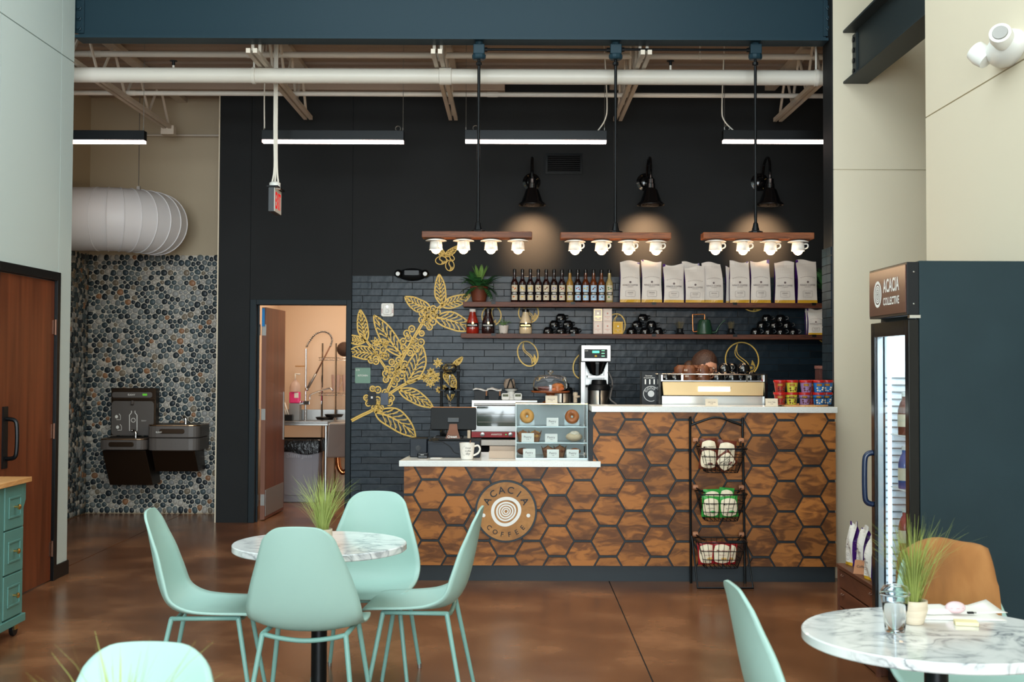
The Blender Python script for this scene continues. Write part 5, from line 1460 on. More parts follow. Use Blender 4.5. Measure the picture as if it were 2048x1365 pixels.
# ---- speaker like black box with round eye
yb = YC + .36
sbx = thing('counter_device', 'black cube shaped box with a round port left of the cash drawer', 'device', (P(837, 910, yb).x, yb, zW))
x0, x1 = P(819.5, 895, yb - .08).x, P(854, 895, yb - .08).x; zt_ = P(837, 878, yb - .08).z
MB().box(x0, x1, yb - .08, yb + .09, zW + .001, zt_).obj('case', M['navyblack'], sbx, bevel=.006)
MB().lathe([(.012, 0), (.02, 0), (.02, .004), (.012, .004)], ((x0 + x1) / 2, yb - .08, (zW + zt_) / 2), 20, 'y').obj('round_port', M['blackgloss'], sbx)
yk = YC + .2
p0 = P(845, 913, yk)
crd = thing('card_reader', 'small black card reader on the worktop edge', 'card reader', (p0.x, yk, zW))
MB().box(P(835.5, 908, yk).x, P(856, 908, yk).x, yk - .03, yk + .04, zW + .001, zW + .04).obj('case', M['blackgloss'], crd, bevel=.006)
MB().text('toast', (p0.x, yk - .0315, zW + .028), width=.025).obj('lettering', M['paper'], crd)
ps = P(872, 913, YC + .2); ps.z = zW
tag(MB().prismz([(ps.x - .04, ps.y - .015), (ps.x + .03, ps.y - .02), (ps.x + .045, ps.y + .015), (ps.x - .03, ps.y + .02)], zW + .0005, zW + .004).obj('paper_slip', M['paper']), 'small white slip of paper beside the mug', 'paper')
# ---- mug with script
ymg = YC + .1
c = P(934, 917, ymg); c.z = zW
mg = thing('coffee_mug', 'tall white mug with dark script beside the register', 'mug', c)
s = (P(950, 900, ymg).x - P(918, 900, ymg).x) / 32
MB().lathe([(0, .001), (11 * s, .001), (12 * s, .004), (13.5 * s, 12 * s), (15.6 * s, 33 * s), (14.8 * s, 33 * s), (12.8 * s, 12 * s), (0, .01)], c, 32).obj('mug_body', M['ceramic'], mg, smooth=True)
MB().tube(smooth_path([c + Vector((14 * s, 0, 26 * s)), c + Vector((22 * s, -.01, 28 * s)), c + Vector((26 * s, -.012, 21 * s)), c + Vector((22 * s, -.01, 13 * s)), c + Vector((13 * s, 0, 8 * s))], 6), 1.9 * s, 8).obj('handle', M['ceramic'], mg, smooth='all')
tx = MB()
for k, wd in enumerate(('Good', 'Coffee', 'day')): tx.text(wd, (c.x + 2.5 * s, c.y - 14.9 * s, c.z + (24 - 6 * k) * s), width=(11, 12, 9)[k] * s, shear=.35)
for k in range(9):
    a = R(100 + 20 * k); tx.ribbon([(c.x - 3 * s + 6 * s * math.cos(a), c.y - 14.6 * s, c.z + 18 * s + 8 * s * math.sin(a)), (c.x - 3 * s + 8 * s * math.cos(a), c.y - 14.5 * s, c.z + 18 * s + 10.5 * s * math.sin(a))], .001)
tx.obj('lettering', M['ink'], mg)
MB().ribbon([(c.x + 6 * s, c.y, c.z + 32 * s), (c.x + 7 * s, c.y, c.z + 38 * s)], .004).tube([(c.x + 5 * s, c.y, c.z + 20 * s), (c.x + 6.5 * s, c.y, c.z + 38 * s)], .0025, 6).obj('stir_stick', M['rackwood'], mg)
# ---- clear tray
x0, x1 = P(978, 912, YC + .25).x, P(1031, 912, YC + .25).x
tr = thing('acrylic_tray', 'low frosted clear tray left of the pastry case', 'tray', ((x0 + x1) / 2, YC + .32, zW))
fro = mat('frosted_acrylic', (226, 206, 186), .35, trans=.5, ior=1.2)
MB().box(x0, x1, YC + .2, YC + .206, zW + .001, zW + .055).obj('front_wall', fro, tr)
MB().box(x0, x1, YC + .44, YC + .446, zW + .001, zW + .075).obj('rear_wall', fro, tr)
MB().box(x0, x1, YC + .207, YC + .439, zW + .001, zW + .006).obj('tray_floor', fro, tr)
# ---- pastry case
yf = YC + .1; yb2 = yf + .36
x0, x1 = P(1031, 915, yf).x, P(1176, 915, yf).x; xt0, xt1 = P(1033, 808, yf + .07).x, P(1174.5, 808, yf + .07).x
z0 = zW + .001; z1 = P(1100, 808, yf + .07).z
pc = thing('pastry_case', 'clear acrylic pastry case with three tiers on the worktop', 'display case', ((x0 + x1) / 2, (yf + yb2) / 2, zW))
th = .006
MB().box(x0, x1, yf, yb2, z0, z0 + .01).obj('base_panel', M['acrylic'], pc)
MB().hexa([(x0, yf, z0 + .01), (x1, yf, z0 + .01), (x1, yf + th, z0 + .01), (x0, yf + th, z0 + .01), (x0, yf + .07, z1), (x1, yf + .07, z1), (x1, yf + .07 + th, z1), (x0, yf + .07 + th, z1)]).obj('front_panel', M['acrylic'], pc)
M['acrylic_edge'] = mat('acrylic_bright_edge', (206, 222, 224), .25)
for xa in (x0, x1 - th):
    MB().hexa([(xa, yf + th, z0 + .01), (xa + th, yf + th, z0 + .01), (xa + th, yb2, z0 + .01), (xa, yb2, z0 + .01), (xa, yf + .07 + th, z1), (xa + th, yf + .07 + th, z1), (xa + th, yb2, z1), (xa, yb2, z1)]).obj('side_panel', M['acrylic'], pc)
    MB().tube([(xa + th / 2, yf, z0 + .01), (xa + th / 2, yf + .07, z1)], .004, 5).obj('edge_strip', M['acrylic_edge'], pc)
MB().box(x0, x1, yf + .07, yb2, z1 - .006, z1).obj('top_panel', M['acrylic'], pc)
MB().box(x0, x1, yf + .066, yf + .072, z1 - .004, z1 + .003).obj('top_edge', M['brass'], pc)
MB().box(x0, x1, yf - .004, yf, z0, z0 + .012).obj('base_edge', M['acrylic_edge'], pc)
M['case_back'] = mat('milky_back_panel', (208, 220, 222), .4, trans=.4)
MB().box(x0 + .01, x1 - .01, yb2 - .006, yb2, z0 + .012, z1 - .01).obj('rear_door', M['case_back'], pc)
tiers = []
for py in (853, 885):
    z = P(1100, py, yf + .1).z; tiers.append(z)
    MB().box(x0 + th, x1 - th, yf + .06, yb2 - .01, z - .006, z).obj('shelf_panel', M['acrylic'], pc)
    MB().box(x0 + th, x1 - th, yf + .056, yf + .06, z - .007, z + .001).obj('shelf_edge', M['acrylic_edge'], pc)
zt1, zt2, zt3 = tiers[0], tiers[1], z0 + .01
# rim of the front label rail
M['dough'] = mat('golden_dough', (206, 146, 70), .55, var=(18, .2)); M['dough2'] = mat('brown_glazed_dough', (170, 92, 36), .35, var=(18, .25)); M['muffin'] = mat('dark_muffin', (120, 64, 34), .7, bump=(60, .4), var=(40, .3)); M['wrap'] = mat('brown_baking_paper', (150, 100, 66), .75)
def donut(px, py, m, lab, r=.05):
    c = P(px, py, yf + .2)
    t = thing('donut', lab, 'donut', (c.x, yf + .2, c.z - r))
    b = MB()
    b.tube([(c.x + .031 * math.cos(2 * PI * k / 24), yf + .2 + .012 * math.sin(2 * PI * k / 24), c.z + .031 * math.sin(2 * PI * k / 24)) for k in range(24)], .0225, 12, closed=True)
    b.obj('ring', m, t, smooth='all')
    MB().box(c.x - .055, c.x + .055, yf + .2 + .026, yf + .2 + .03, zt1 + .001, c.z + .03).obj('paper_liner', M['acrylic_edge'], t)
    return t
donut(1054, 833, M['dough'], 'pale golden donut at the top left of the pastry case')
donut(1144, 834, M['dough2'], 'brown glazed donut at the top right of the pastry case')
def muffin(px, zb_, lab, r=.042, h=.075, m=None, wrap=True, Y=yf + .18):
    x = P(px, 870, Y).x; c = Vector((x, Y, zb_ + .001))
    t = thing('muffin', lab, 'muffin', c)
    if wrap:
        pr = []
        n = 24; b = MB(); rows = []
        for z, r_ in ((0, r * .72), (h * .5, r * .9), (h * .85, r * 1.12)):
            rows.append([(c.x + r_ * (1 + .07 * math.cos(8 * a)) * math.cos(a), c.y + r_ * (1 + .07 * math.cos(8 * a)) * math.sin(a), c.z + z + (.02 * max(0, math.cos(4 * a)) if z > h * .8 else 0)) for a in [2 * PI * k / n for k in range(n + 1)]])
        b.grid(rows); b.add([p for p in rows[0][:-1]], [tuple(range(n))]); b.obj('paper_cup', M['wrap'], t)
    MB().ball((c.x, c.y, c.z + h * .62), (r, r, h * .42), 18, 10).obj('muffin_top', m or M['muffin'], t, smooth='all')
muffin(1046, zt2, 'orange topped muffin in brown paper, left of the middle tier', m=M['dough2'])
muffin(1070, zt2, 'golden nut muffin in brown paper, second on the middle tier', m=M['dough'])
x = P(1148, 875, yf + .2).x
cr = thing('croissant', 'sugar dusted pale pastry at the right of the middle tier', 'pastry', (x, yf + .2, zt2))
MB().ball((x, yf + .2, zt2 + .034), (.062, .045, .033), 20, 12).obj('pastry_body', mat('pale_pastry', (224, 196, 160), .7, bump=(40, .4)), cr, smooth='all')
MB().ball((x + .004, yf + .195, zt2 + .055), (.04, .032, .024), 16, 10).obj('crumble_top', mat('crumb_sugar', (240, 224, 200), .9, bump=(90, .8)), cr, smooth='all')
muffin(1046, zt3, 'dark muffin at the left of the bottom tier', m=M['muffin'], wrap=False, h=.06)
muffin(1096, zt3, 'dark muffin in a tall brown paper on the bottom tier', h=.07)
muffin(1120, zt3, 'dark muffin in brown paper right of centre on the bottom tier', h=.075)
muffin(1150, zt3, 'reddish muffin at the right of the bottom tier', m=M['dough2'], wrap=False, h=.06)
def price_card(px0, px1, py0, py1, Y, zb_, lab, m=None, words='Pastry'):
    a, b = P(px0, py1, Y), P(px1, py0, Y); h = b.z - a.z
    t = thing('price_card', lab, 'price card', ((a.x + b.x) / 2, Y, zb_ + .001), group='price cards around the counter')
    MB().hexa([(a.x, Y, zb_ + .001), (b.x, Y, zb_ + .001), (b.x, Y + .002, zb_ + .001), (a.x, Y + .002, zb_ + .001), (a.x, Y + .012, zb_ + h), (b.x, Y + .012, zb_ + h), (b.x, Y + .014, zb_ + h), (a.x, Y + .014, zb_ + h)]).obj('card', m or M['paper'], t)
    MB().text(words, ((a.x + b.x) / 2, Y + .0045, zb_ + h * .55), width=(b.x - a.x) * .6).text('3.50', ((a.x + b.x) / 2, Y + .003, zb_ + h * .32), width=(b.x - a.x) * .2).obj('lettering', M['greyink'], t)
    MB().hexa([(a.x, Y + .004, zb_ + .001), (b.x, Y + .004, zb_ + .001), (b.x, Y + .04, zb_ + .001), (a.x, Y + .04, zb_ + .001), (a.x, Y + .004, zb_ + .003), (b.x, Y + .004, zb_ + .003), (b.x, Y + .04, zb_ + .003), (a.x, Y + .04, zb_ + .003)]).obj('card_foot', m or M['paper'], t)
price_card(1093, 1117, 833, 850, yf + .08, zt1, 'white price card in the middle of the top tier')
price_card(1043, 1068, 865, 883, yf + .08, zt2, 'white price card before the orange muffin on the middle tier')
price_card(1090, 1115, 866, 883, yf + .08, zt2, 'white price card in the centre of the middle tier')
price_card(1046, 1071, 897, 915, yf + .02, zt3, 'white price card at the left of the bottom tier')
price_card(1094, 1118, 898, 915, yf + .02, zt3, 'white price card in the centre of the bottom tier')
price_card(1133, 1158, 898, 915, yf + .02, zt3, 'white price card at the right of the bottom tier')
# ---- cake stand on the case
zc_ = z1 + .003; yc = yf + .22
c = P(1101, 805, yc); c = Vector((c.x, yc, zc_))
ck = thing('cake_stand', 'glass domed wooden cake stand on top of the pastry case', 'cake stand', c)
sk = (P(1120, 780, yc).x - P(1100, 780, yc).x) / 20
zp_ = P(1101, 786, yc).z - zc_
M['cakewood'] = wood('cake_board', (108, 52, 24), (164, 88, 44), scale=(6, 6, 40), rand=.02)
MB().lathe([(0, 0), (16 * sk, 0), (15 * sk, .008), (9 * sk, .02), (8 * sk, zp_ - .012), (12 * sk, zp_)], c, 28).obj('pedestal', M['cakewood'], ck, smooth=True)
MB().lathe([(0, zp_), (37 * sk, zp_), (38.5 * sk, zp_ + .006), (38.5 * sk, zp_ + .014), (0, zp_ + .014)], c, 40).obj('plate', M['cakewood'], ck, smooth=True)
zd = zp_ + .015
dome = [(35 * sk, 0), (35 * sk, 10 * sk), (34 * sk, 20 * sk), (30 * sk, 27 * sk), (22 * sk, 30.5 * sk), (8 * sk, 32 * sk), (0, 32.2 * sk)]
inner = [(r_ - .003 if r_ > .003 else 0, z - .003) for r_, z in reversed(dome)]; inner[-1] = (35 * sk - .003, 0)
MB().lathe([(r_, z + zd) for r_, z in dome] + [(r_, z + zd) for r_, z in inner] + [(35 * sk, zd)], c, 40, cap=False).obj('glass_dome', M['glass'], ck, smooth='all')
MB().lathe([(3.5 * sk, zd + 32 * sk), (3 * sk, zd + 34 * sk), (6 * sk, zd + 37 * sk), (5.5 * sk, zd + 40 * sk), (0, zd + 41 * sk)], c, 20).obj('glass_knob', M['glass'], ck, smooth='all')
M['loaf'] = mat('orange_brown_loaf', (176, 84, 26), .5, bump=(40, .3), var=(20, .25))
lf = thing('loaf_cake', 'orange brown loaf cake at the right under the glass dome', 'cake', (c.x + 15 * sk, yc, c.z + zd))
MB().box(c.x + 2 * sk, c.x + 27 * sk, yc - .045, yc + .045, c.z + zd, c.z + zd + 8 * sk).obj('loaf_body', M['loaf'], lf, bevel=.008)
MB().ball((c.x + 14.5 * sk, yc, c.z + zd + 8 * sk), (12.8 * sk, .046, 8 * sk), 20, 10).obj('loaf_crown', M['dough2'], lf, smooth='all')
lf = thing('loaf_cake', 'flat brown slice of cake at the left under the glass dome', 'cake', (c.x - 13 * sk, yc, c.z + zd))
MB().box(c.x - 26 * sk, c.x - 2 * sk, yc - .04, yc + .04, c.z + zd, c.z + zd + 6.5 * sk).obj('slice_body', M['loaf'], lf, bevel=.006)
MB().box(c.x - 26 * sk, c.x - 2 * sk, yc - .04, yc + .04, c.z + zd + 6.6 * sk, c.z + zd + 8.5 * sk).obj('frosting', SN['brown'], lf, bevel=.003)
price_card(1091, 1115, 791, 806, yf + .09, z1 + .003, 'cream price card before the cake stand foot', M['card'], 'Banana Loaf')
tag(MB().box(P(1176.5, 890, YC + .3).x, P(1182, 890, YC + .3).x, YC + .15, YC + .4, zW + .001, P(1180, 872, YC + .3).z).obj('blue_box', mat('blue_carton', (22, 70, 160), .5), bevel=.002), 'blue carton squeezed between pastry case and bar riser', 'box')
# ================================================================ ON THE RAISED LEDGE
price_card(1411, 1436, 797, 812, YC + .02, zUT, 'cream price card in front of the espresso machine', M['card'], 'Gift Cards')
price_card(1531, 1556, 797, 813, YC + .02, zUT, 'cream price card left of the tub basket', M['card'], 'Snack Tubs')
yt = YC + .155; ct = P(1610, 812, yt - .12); tc_ = Vector((P(1606, 805, yt).x, yt, zUT + .001))
tb = thing('wire_tray', 'round black wire tray with a wooden base on the ledge', 'tray', tc_)
Rt = .183
MB().lathe([(0, 0), (Rt - .004, 0), (Rt - .004, .012), (0, .012)], tc_, 36).obj('wooden_base', M['butcher'], tb)
for k, (z, r_) in enumerate(((.002, Rt), (.06, Rt + .006))):
    MB().tube([tc_ + Vector(((r_) * math.cos(2 * PI * j / 40), r_ * math.sin(2 * PI * j / 40) * .8, z + .002)) for j in range(40)], .0028, 5, closed=True).obj('wire_ring', M['blackmetal'], tb)
for k in range(10):
    a = 2 * PI * k / 10
    MB().tube([tc_ + Vector((Rt * math.cos(a), Rt * .8 * math.sin(a), .003)), tc_ + Vector(((Rt + .006) * math.cos(a), (Rt + .006) * .8 * math.sin(a), .062))], .0025, 5).obj('wire_upright', M['blackmetal'], tb)
for s in (-1, 1):
    MB().tube(smooth_path([tc_ + Vector((s * (Rt + .004), -.03, .06)), tc_ + Vector((s * (Rt + .035), -.02, .085)), tc_ + Vector((s * (Rt + .03), .0, .11)), tc_ + Vector((s * (Rt + .035), .02, .085)), tc_ + Vector((s * (Rt + .004), .03, .06))], 4), .003, 5).obj('wire_handle', M['blackmetal'], tb)
TUB = {'red': (150, 34, 22), 'yellow': (200, 190, 60), 'purple': (150, 118, 160), 'blue': (40, 110, 176)}
TM = {k: mat('tub_print_' + k, v, .4) for k, v in TUB.items()}
lidm = mat('red_lid', (176, 22, 18), .35); tubc = mat('clear_tub', (190, 160, 130), .3)
def tub(px, row, colr, lab, dy=0):
    Y = yt - .07 + dy; x = P(px, 790, Y).x; c = Vector((x, Y, zUT + .014 + row * .0885))
    t = thing('snack_tub', lab, 'tub', c, group='lidded snack tubs on the ledge')
    MB().lathe([(0, 0), (.034, 0), (.043, .072), (.043, .074), (0, .074)], c, 24).obj('cup', TM[colr], t, smooth=True)
    MB().lathe([(.0445, .07), (.0465, .071), (.0475, .084), (.045, .088), (0, .0875)], c, 24).obj('lid', lidm, t, smooth=True)
    def R_(z): return .0345 + .009 * z / .072 + .0008
    lb = curved(MB(), c, .0425, -36, 16, c.z + .045, c.z + .063).obj('brand_panel', mat('gold_brown_print', (150, 92, 24), .5), t, smooth='all')
    MB().text('fruit', (c.x - .008, c.y - .0432, c.z + .054), width=.022, bold=.03).obj('lettering', M['bagg'], lb)
    q = MB()
    for k, (u, z) in enumerate(((-.016, .014), (.0, .012), (.016, .02), (.02, .034), (-.02, .03))): q.ball((c.x + u, c.y - .034 - .0015 * z / .01 + .003, c.z + z), (.0075, .004, .0065), 8, 5)
    q.obj('fruit_print', SN['brown'] if colr != 'blue' else M['snack_cream'], t, smooth='all')
RWN = ['lower', 'upper']
for row in (0, 1):
    tub(1560, row, 'red', 'red snack tub on the %s row at the left' % RWN[row]); tub(1583 + row, row, 'yellow', 'yellow snack tub on the %s row' % RWN[row]); tub(1609 + 3 * row, row, 'purple', 'purple snack tub on the %s row' % RWN[row]); tub(1637 + row, row, 'blue', 'blue snack tub on the %s row in front' % RWN[row], -.005)
    tub(1653 + row, row, 'blue', 'blue snack tub on the %s row at the far right behind' % RWN[row], .085); tub(1622, row, 'red', 'red snack tub on the %s row hidden behind the purple one' % RWN[row], .088)
# ================================================================ ESPRESSO MACHINE on the work surface behind the ledge
ym_ = YC + .42
X = lambda px: P(px, 780, ym_).x
Zm = lambda py: P(1420, py, ym_).z
em_ = thing('espresso_machine', 'wide chrome espresso machine seen from its back panel', 'espresso machine', (X(1422), ym_ + .25, zW))
M['mirror'] = mat('polished_steel_panel', (214, 216, 212), .2, metal=.6)
M['warmpanel'] = mat('champagne_panel', (214, 184, 140), .28, metal=.75)
xa, xb = X(1324), X(1528)
MB().box(xa + .02, xb - .02, ym_ + .03, ym_ + .5, zW + .05, Zm(762)).obj('body', M['blackmetal'], em_)
MB().hexa([(xa + .004, ym_ + .005, zW + .04), (xb - .004, ym_ + .005, zW + .04), (xb - .004, ym_ + .03, zW + .04), (xa + .004, ym_ + .03, zW + .04), (xa, ym_ - .005, Zm(793)), (xb, ym_ - .005, Zm(793)), (xb, ym_ + .03, Zm(793)), (xa, ym_ + .03, Zm(793))]).obj('lower_panel', M['mirror'], em_)
MB().hexa([(xa + .008, ym_ - .02, Zm(791.5)), (xb - .008, ym_ - .02, Zm(791.5)), (xb - .008, ym_ + .03, Zm(791.5)), (xa + .008, ym_ + .03, Zm(791.5)), (xa, ym_ + .0, Zm(764)), (xb, ym_ + .0, Zm(764)), (xb, ym_ + .03, Zm(764)), (xa, ym_ + .03, Zm(764))]).obj('upper_panel', M['warmpanel'], em_, bevel=.003)
MB().box(X(1396), X(1459), ym_ - .023, ym_ - .014, Zm(783), Zm(774)).obj('light_badge', mat('lit_badge', (255, 255, 255), .3, emit=(255, 250, 240), es=3), em_)
MB().text('LA MARZOCCO', (X(1440), ym_ - .0155, Zm(776)), width=.16).obj('lettering', M['ink'], em_)
for xs_, s in ((X(1318), 1), (X(1530), -1)):
    MB().prismx([(ym_ - .03, zW + .01), (ym_ + .5, zW + .01), (ym_ + .52, Zm(750)), (ym_ - .04, Zm(748)), (ym_ - .045, Zm(775))], xs_ - .012, xs_ + .012).obj('side_panel', M['blackgloss'], em_, bevel=.004)
MB().box(X(1322), X(1528), ym_ - .01, ym_ + .5, Zm(763.5), Zm(761.5)).obj('cup_tray', M['stainless'], em_)
rl = MB().tube([(X(1313), ym_ + .4, Zm(749)), (X(1313), ym_ - .02, Zm(749)), (X(1531), ym_ - .02, Zm(749)), (X(1531), ym_ + .4, Zm(749))], .0055, 8)
rl.obj('cup_rail', M['chrome'], em_, smooth='all')
for px in (1323, 1364, 1493, 1524):
    MB().box(X(px) - .008, X(px) + .008, ym_ - .014, ym_ - .008, Zm(763), Zm(750)).obj('rail_post', M['chrome'], em_)
for px in (1345, 1500):
    for yo in (.05, .45): MB().lathe([(.02, 0), (.025, .05)], (X(px), ym_ + yo, zW + .0005), 12).obj('foot', M['blackmetal'], em_)
# cups on the machine
zt_ = Zm(761.5) + .001; ycp = ym_ + .07
brn = mat('matt_brown_stoneware', (92, 50, 26), .5)
kid = None
EC = [(1335, 0, 0, 'small black cup at the left end of the machine top'), (1354, 0, 0, 'black cup beside the blue light on the machine top'), (1399, .0, 0, None), (1443 - 44, 9, 0, None)]
def cup(px, up_row, m, lab, dy=0, s=1.0, rz=-20):
    nonlocal_z = zt_ + up_row * .0655 * s
    return mug_proto(lab, (X(px), ycp + dy, nonlocal_z), 'cups warming on the espresso machine', R(rz), False, 'stacked_cup', m, s)
cup(1335, 0, None, 'small black cup at the left end of the machine top', s=.82)
cup(1353, 0, None, 'small black cup second from the left on the machine top', s=.82)
cup(1382, 0, brn, 'brown cup at the front left of the machine top', s=1.1, rz=-30); cup(1409, 0, brn, 'brown cup at the front, second brown one on the machine top', s=1.1, rz=-30)
cup(1370, 0, brn, 'brown cup behind at the left of the machine top', .14, 1.1, 140); cup(1397, 0, brn, 'brown cup behind in the middle of the machine top', .14, 1.1, 60)
cup(1382, .62, brn, 'brown cup nested on the front left brown cup', s=1.1, rz=-40); cup(1409, .62, brn, 'brown cup nested on the second front brown cup', s=1.1, rz=-40)
cup(1370, .62, brn, 'brown cup nested on the rear left brown cup', .14, 1.1, 120); cup(1397, .62, brn, 'brown cup nested on the rear middle brown cup', .14, 1.1, 40)
cup(1438, 0, None, 'black cup right of the brown cups on the machine top'); cup(1468, 0, None, 'black cup in the middle right of the machine top'); cup(1505, 0, None, 'black cup at the right end of the machine top')
cup(1453, 1, None, 'upper black cup at the left of the top stack', .01); cup(1472, 1, None, 'upper black cup behind in the top stack', .12); cup(1491, 1, None, 'upper black cup at the right of the top stack', .01)
cup(1458, 0, None, 'black cup behind, carrying the upper stack', .12); cup(1487, 0, None, 'black cup carrying the right of the upper stack', .055)
# black wall poster board of the 111 coffee brand behind the ledge
yg = YC + .5
gx0, gx1 = P(1283, 780, yg).x, P(1316, 780, yg).x
gr = thing('coffee_box', 'tall black coffee box printed 111 with a rotary dial', 'box', ((gx0 + gx1) / 2, yg, zW))
gz1 = P(1300, 743, yg).z
MB().box(gx0, gx1, yg, yg + .12, zW + .001, gz1).obj('carton', M['black'], gr, bevel=.003)
gm = (gx0 + gx1) / 2; gy = yg - .0015; gu = (gx1 - gx0) / 33
MB().text('111', (gm, gy, P(1300, 764, yg).z), h=10 * gu, width=20 * gu, bold=.02).text('Gourmet', (gm - 2 * gu, gy, P(1300, 752, yg).z), width=14 * gu).text('Ground Coffee', (gm - 1 * gu, gy, P(1300, 756, yg).z), width=22 * gu).obj('lettering', M['paper'], gr)
dc = Vector((P(1302, 788, yg).x, gy, P(1302, 788, yg).z)); q = MB()
q.ribbon([(dc.x + 15 * gu * math.cos(R(a)), gy, dc.z + 15 * gu * math.sin(R(a))) for a in range(40, 300, 8)], 1.2 * gu)
for k, a in enumerate((60, 90, 120, 150)):
    q.ribbon([(dc.x + 11 * gu * math.cos(R(a)) + 2 * gu * math.cos(b), gy, dc.z + 11 * gu * math.sin(R(a)) + 2 * gu * math.sin(b)) for b in [2 * PI * j / 10 for j in range(10)]], .9 * gu, closed=True)
q.lathe([(0, 0), (6.5 * gu, 0), (6.5 * gu, .0006), (0, .0006)], (dc.x, gy + .0005, dc.z), 20, 'y')
q.obj('dial_print', M['galv'], gr)
gp = P(1307, 800, yg - .1)
pm = thing('pepper_grinder', 'small dark turned grinder in front of the 111 box', 'grinder', (gp.x, yg - .1, zW))
MB().lathe([(0, .001), (.035, .001), (.035, .15), (.03, .17), (.03, .2), (.024, .21), (0, .22)], (gp.x, yg - .1, zW), 18).obj('body', mat('dark_brown_gloss', (52, 30, 22), .3), pm, smooth=True)
MB().ball((gp.x, yg - .1, zW + .24), .02, 14, 8).obj('knob', M['galv'], pm, smooth='all')
MB().tube([(gp.x, yg - .1, zW + .24), (gp.x + .01, yg - .12, zW + .33)], .003, 5).obj('crank', M['copper'], pm)
# wooden-sided hopper behind the tubs at the right
hp = P(1647, 760, YC + .6)
hb_ = thing('lidded_container', 'reddish lidded container on a black base beside the jamb tiles', 'container', (hp.x + .03, YC + .6, zW))
hx0 = P(1639, 760, YC + .5).x
MB().hexa([(hx0, YC + .5, P(1640, 738, YC + .5).z), (hx0 + .15, YC + .5, P(1640, 738, YC + .5).z), (hx0 + .15, YC + .66, P(1640, 738, YC + .5).z), (hx0, YC + .66, P(1640, 738, YC + .5).z), (hx0, YC + .5, P(1640, 736, YC + .5).z), (hx0 + .15, YC + .5, P(1640, 736, YC + .5).z), (hx0 + .15, YC + .66, P(1640, 732, YC + .5).z), (hx0, YC + .66, P(1640, 732, YC + .5).z)]).obj('lid', mat('dusty_rose_plastic', (120, 80, 74), .4), hb_)
MB().box(hx0 + .004, hx0 + .146, YC + .505, YC + .655, P(1640, 762, YC + .5).z, P(1640, 738.5, YC + .5).z).obj('tinted_box', mat('tinted_box', (96, 58, 52), .25, trans=.3), hb_)
MB().box(hx0 + .01, hx0 + .14, YC + .51, YC + .65, zW + .001, P(1640, 762.5, YC + .5).z).obj('base_unit', M['blackmetal'], hb_, bevel=.006)
# ================================================================ BACK COUNTER APPLIANCES
zK = zB + .001
# ---- coffee brewer
yw = 11.66
BX = lambda px: P(px, 760, yw).x
BZ = lambda py: P(1192, py, yw).z
br = thing('coffee_brewer', 'tall stainless coffee brewer with a green lit display', 'coffee brewer', (BX(1192), yw + .2, zB))
MB().box(BX(1162), BX(1222), yw, yw + .36, BZ(724), BZ(690.5)).obj('head_unit', M['stainless'], br, bevel=.006)
MB().box(BX(1162), BX(1171), yw + .05, yw + .36, zK, BZ(724.2)).obj('column', M['stainless'], br, bevel=.003)
MB().box(BX(1212), BX(1221), yw + .28, yw + .36, zK, BZ(724.2)).obj('column', M['stainless'], br, bevel=.003)
MB().box(BX(1172), BX(1220), yw + .3, yw + .36, zK, BZ(724.2)).obj('back_plate', M['stainless'], br)
MB().box(BX(1162), BX(1222), yw - .02, yw + .36, zK, zK + .02).obj('base_plate', M['stainless'], br)
pn = MB().prism(rrect(BX(1168.5), BX(1214.5), BZ(717), BZ(699), .004), yw - .004, yw).obj('control_panel', M['black'], br)
MB().box(BX(1184.5), BX(1198.5), yw - .007, yw - .0045, BZ(706.5), BZ(702)).obj('display', mat('green_display', (90, 220, 170), .4, emit=(70, 220, 160), es=1.6), pn)
for k in range(3):
    MB().cbox((BX(1206), yw - .006, BZ(701.8 + 5.4 * k)), (.03, .004, .008)).obj('button', mat('green_button', (150, 230, 190), .4, emit=(90, 220, 160), es=.5), pn)
MB().ball((BX(1191.5), yw - .005, BZ(712.5)), (.012, .003, .008), 12, 6).obj('button', mat('yellow_button', (220, 180, 40), .4), pn)
MB().text('Curtis', (BX(1173), yw - .005, BZ(702)), width=.03, shear=.3, bold=.02).obj('lettering', M['paper'], pn)
cb = Vector((BX(1194), yw + .13, 0))
MB().lathe([(.105, BZ(724.5)), (.1, BZ(727)), (.06, BZ(748)), (.03, BZ(751)), (0, BZ(751))], cb, 24).obj('brew_basket', M['blackgloss'], br, smooth=True)
MB().box(cb.x - .016, cb.x + .016, yw - .06, yw + .03, BZ(729), BZ(725)).hexa([(cb.x - .014, yw - .03, BZ(752)), (cb.x + .014, yw - .03, BZ(752)), (cb.x + .014, yw - .01, BZ(752)), (cb.x - .014, yw - .01, BZ(752)), (cb.x - .014, yw - .06, BZ(728)), (cb.x + .014, yw - .06, BZ(728)), (cb.x + .014, yw - .04, BZ(728)), (cb.x - .014, yw - .04, BZ(728))]).obj('basket_handle', M['darkgrey'], br, bevel=.003)
MB().box(BX(1177), BX(1211), yw + .1, yw + .3, BZ(756), BZ(752)).obj('drip_tray', M['stainless'], br)
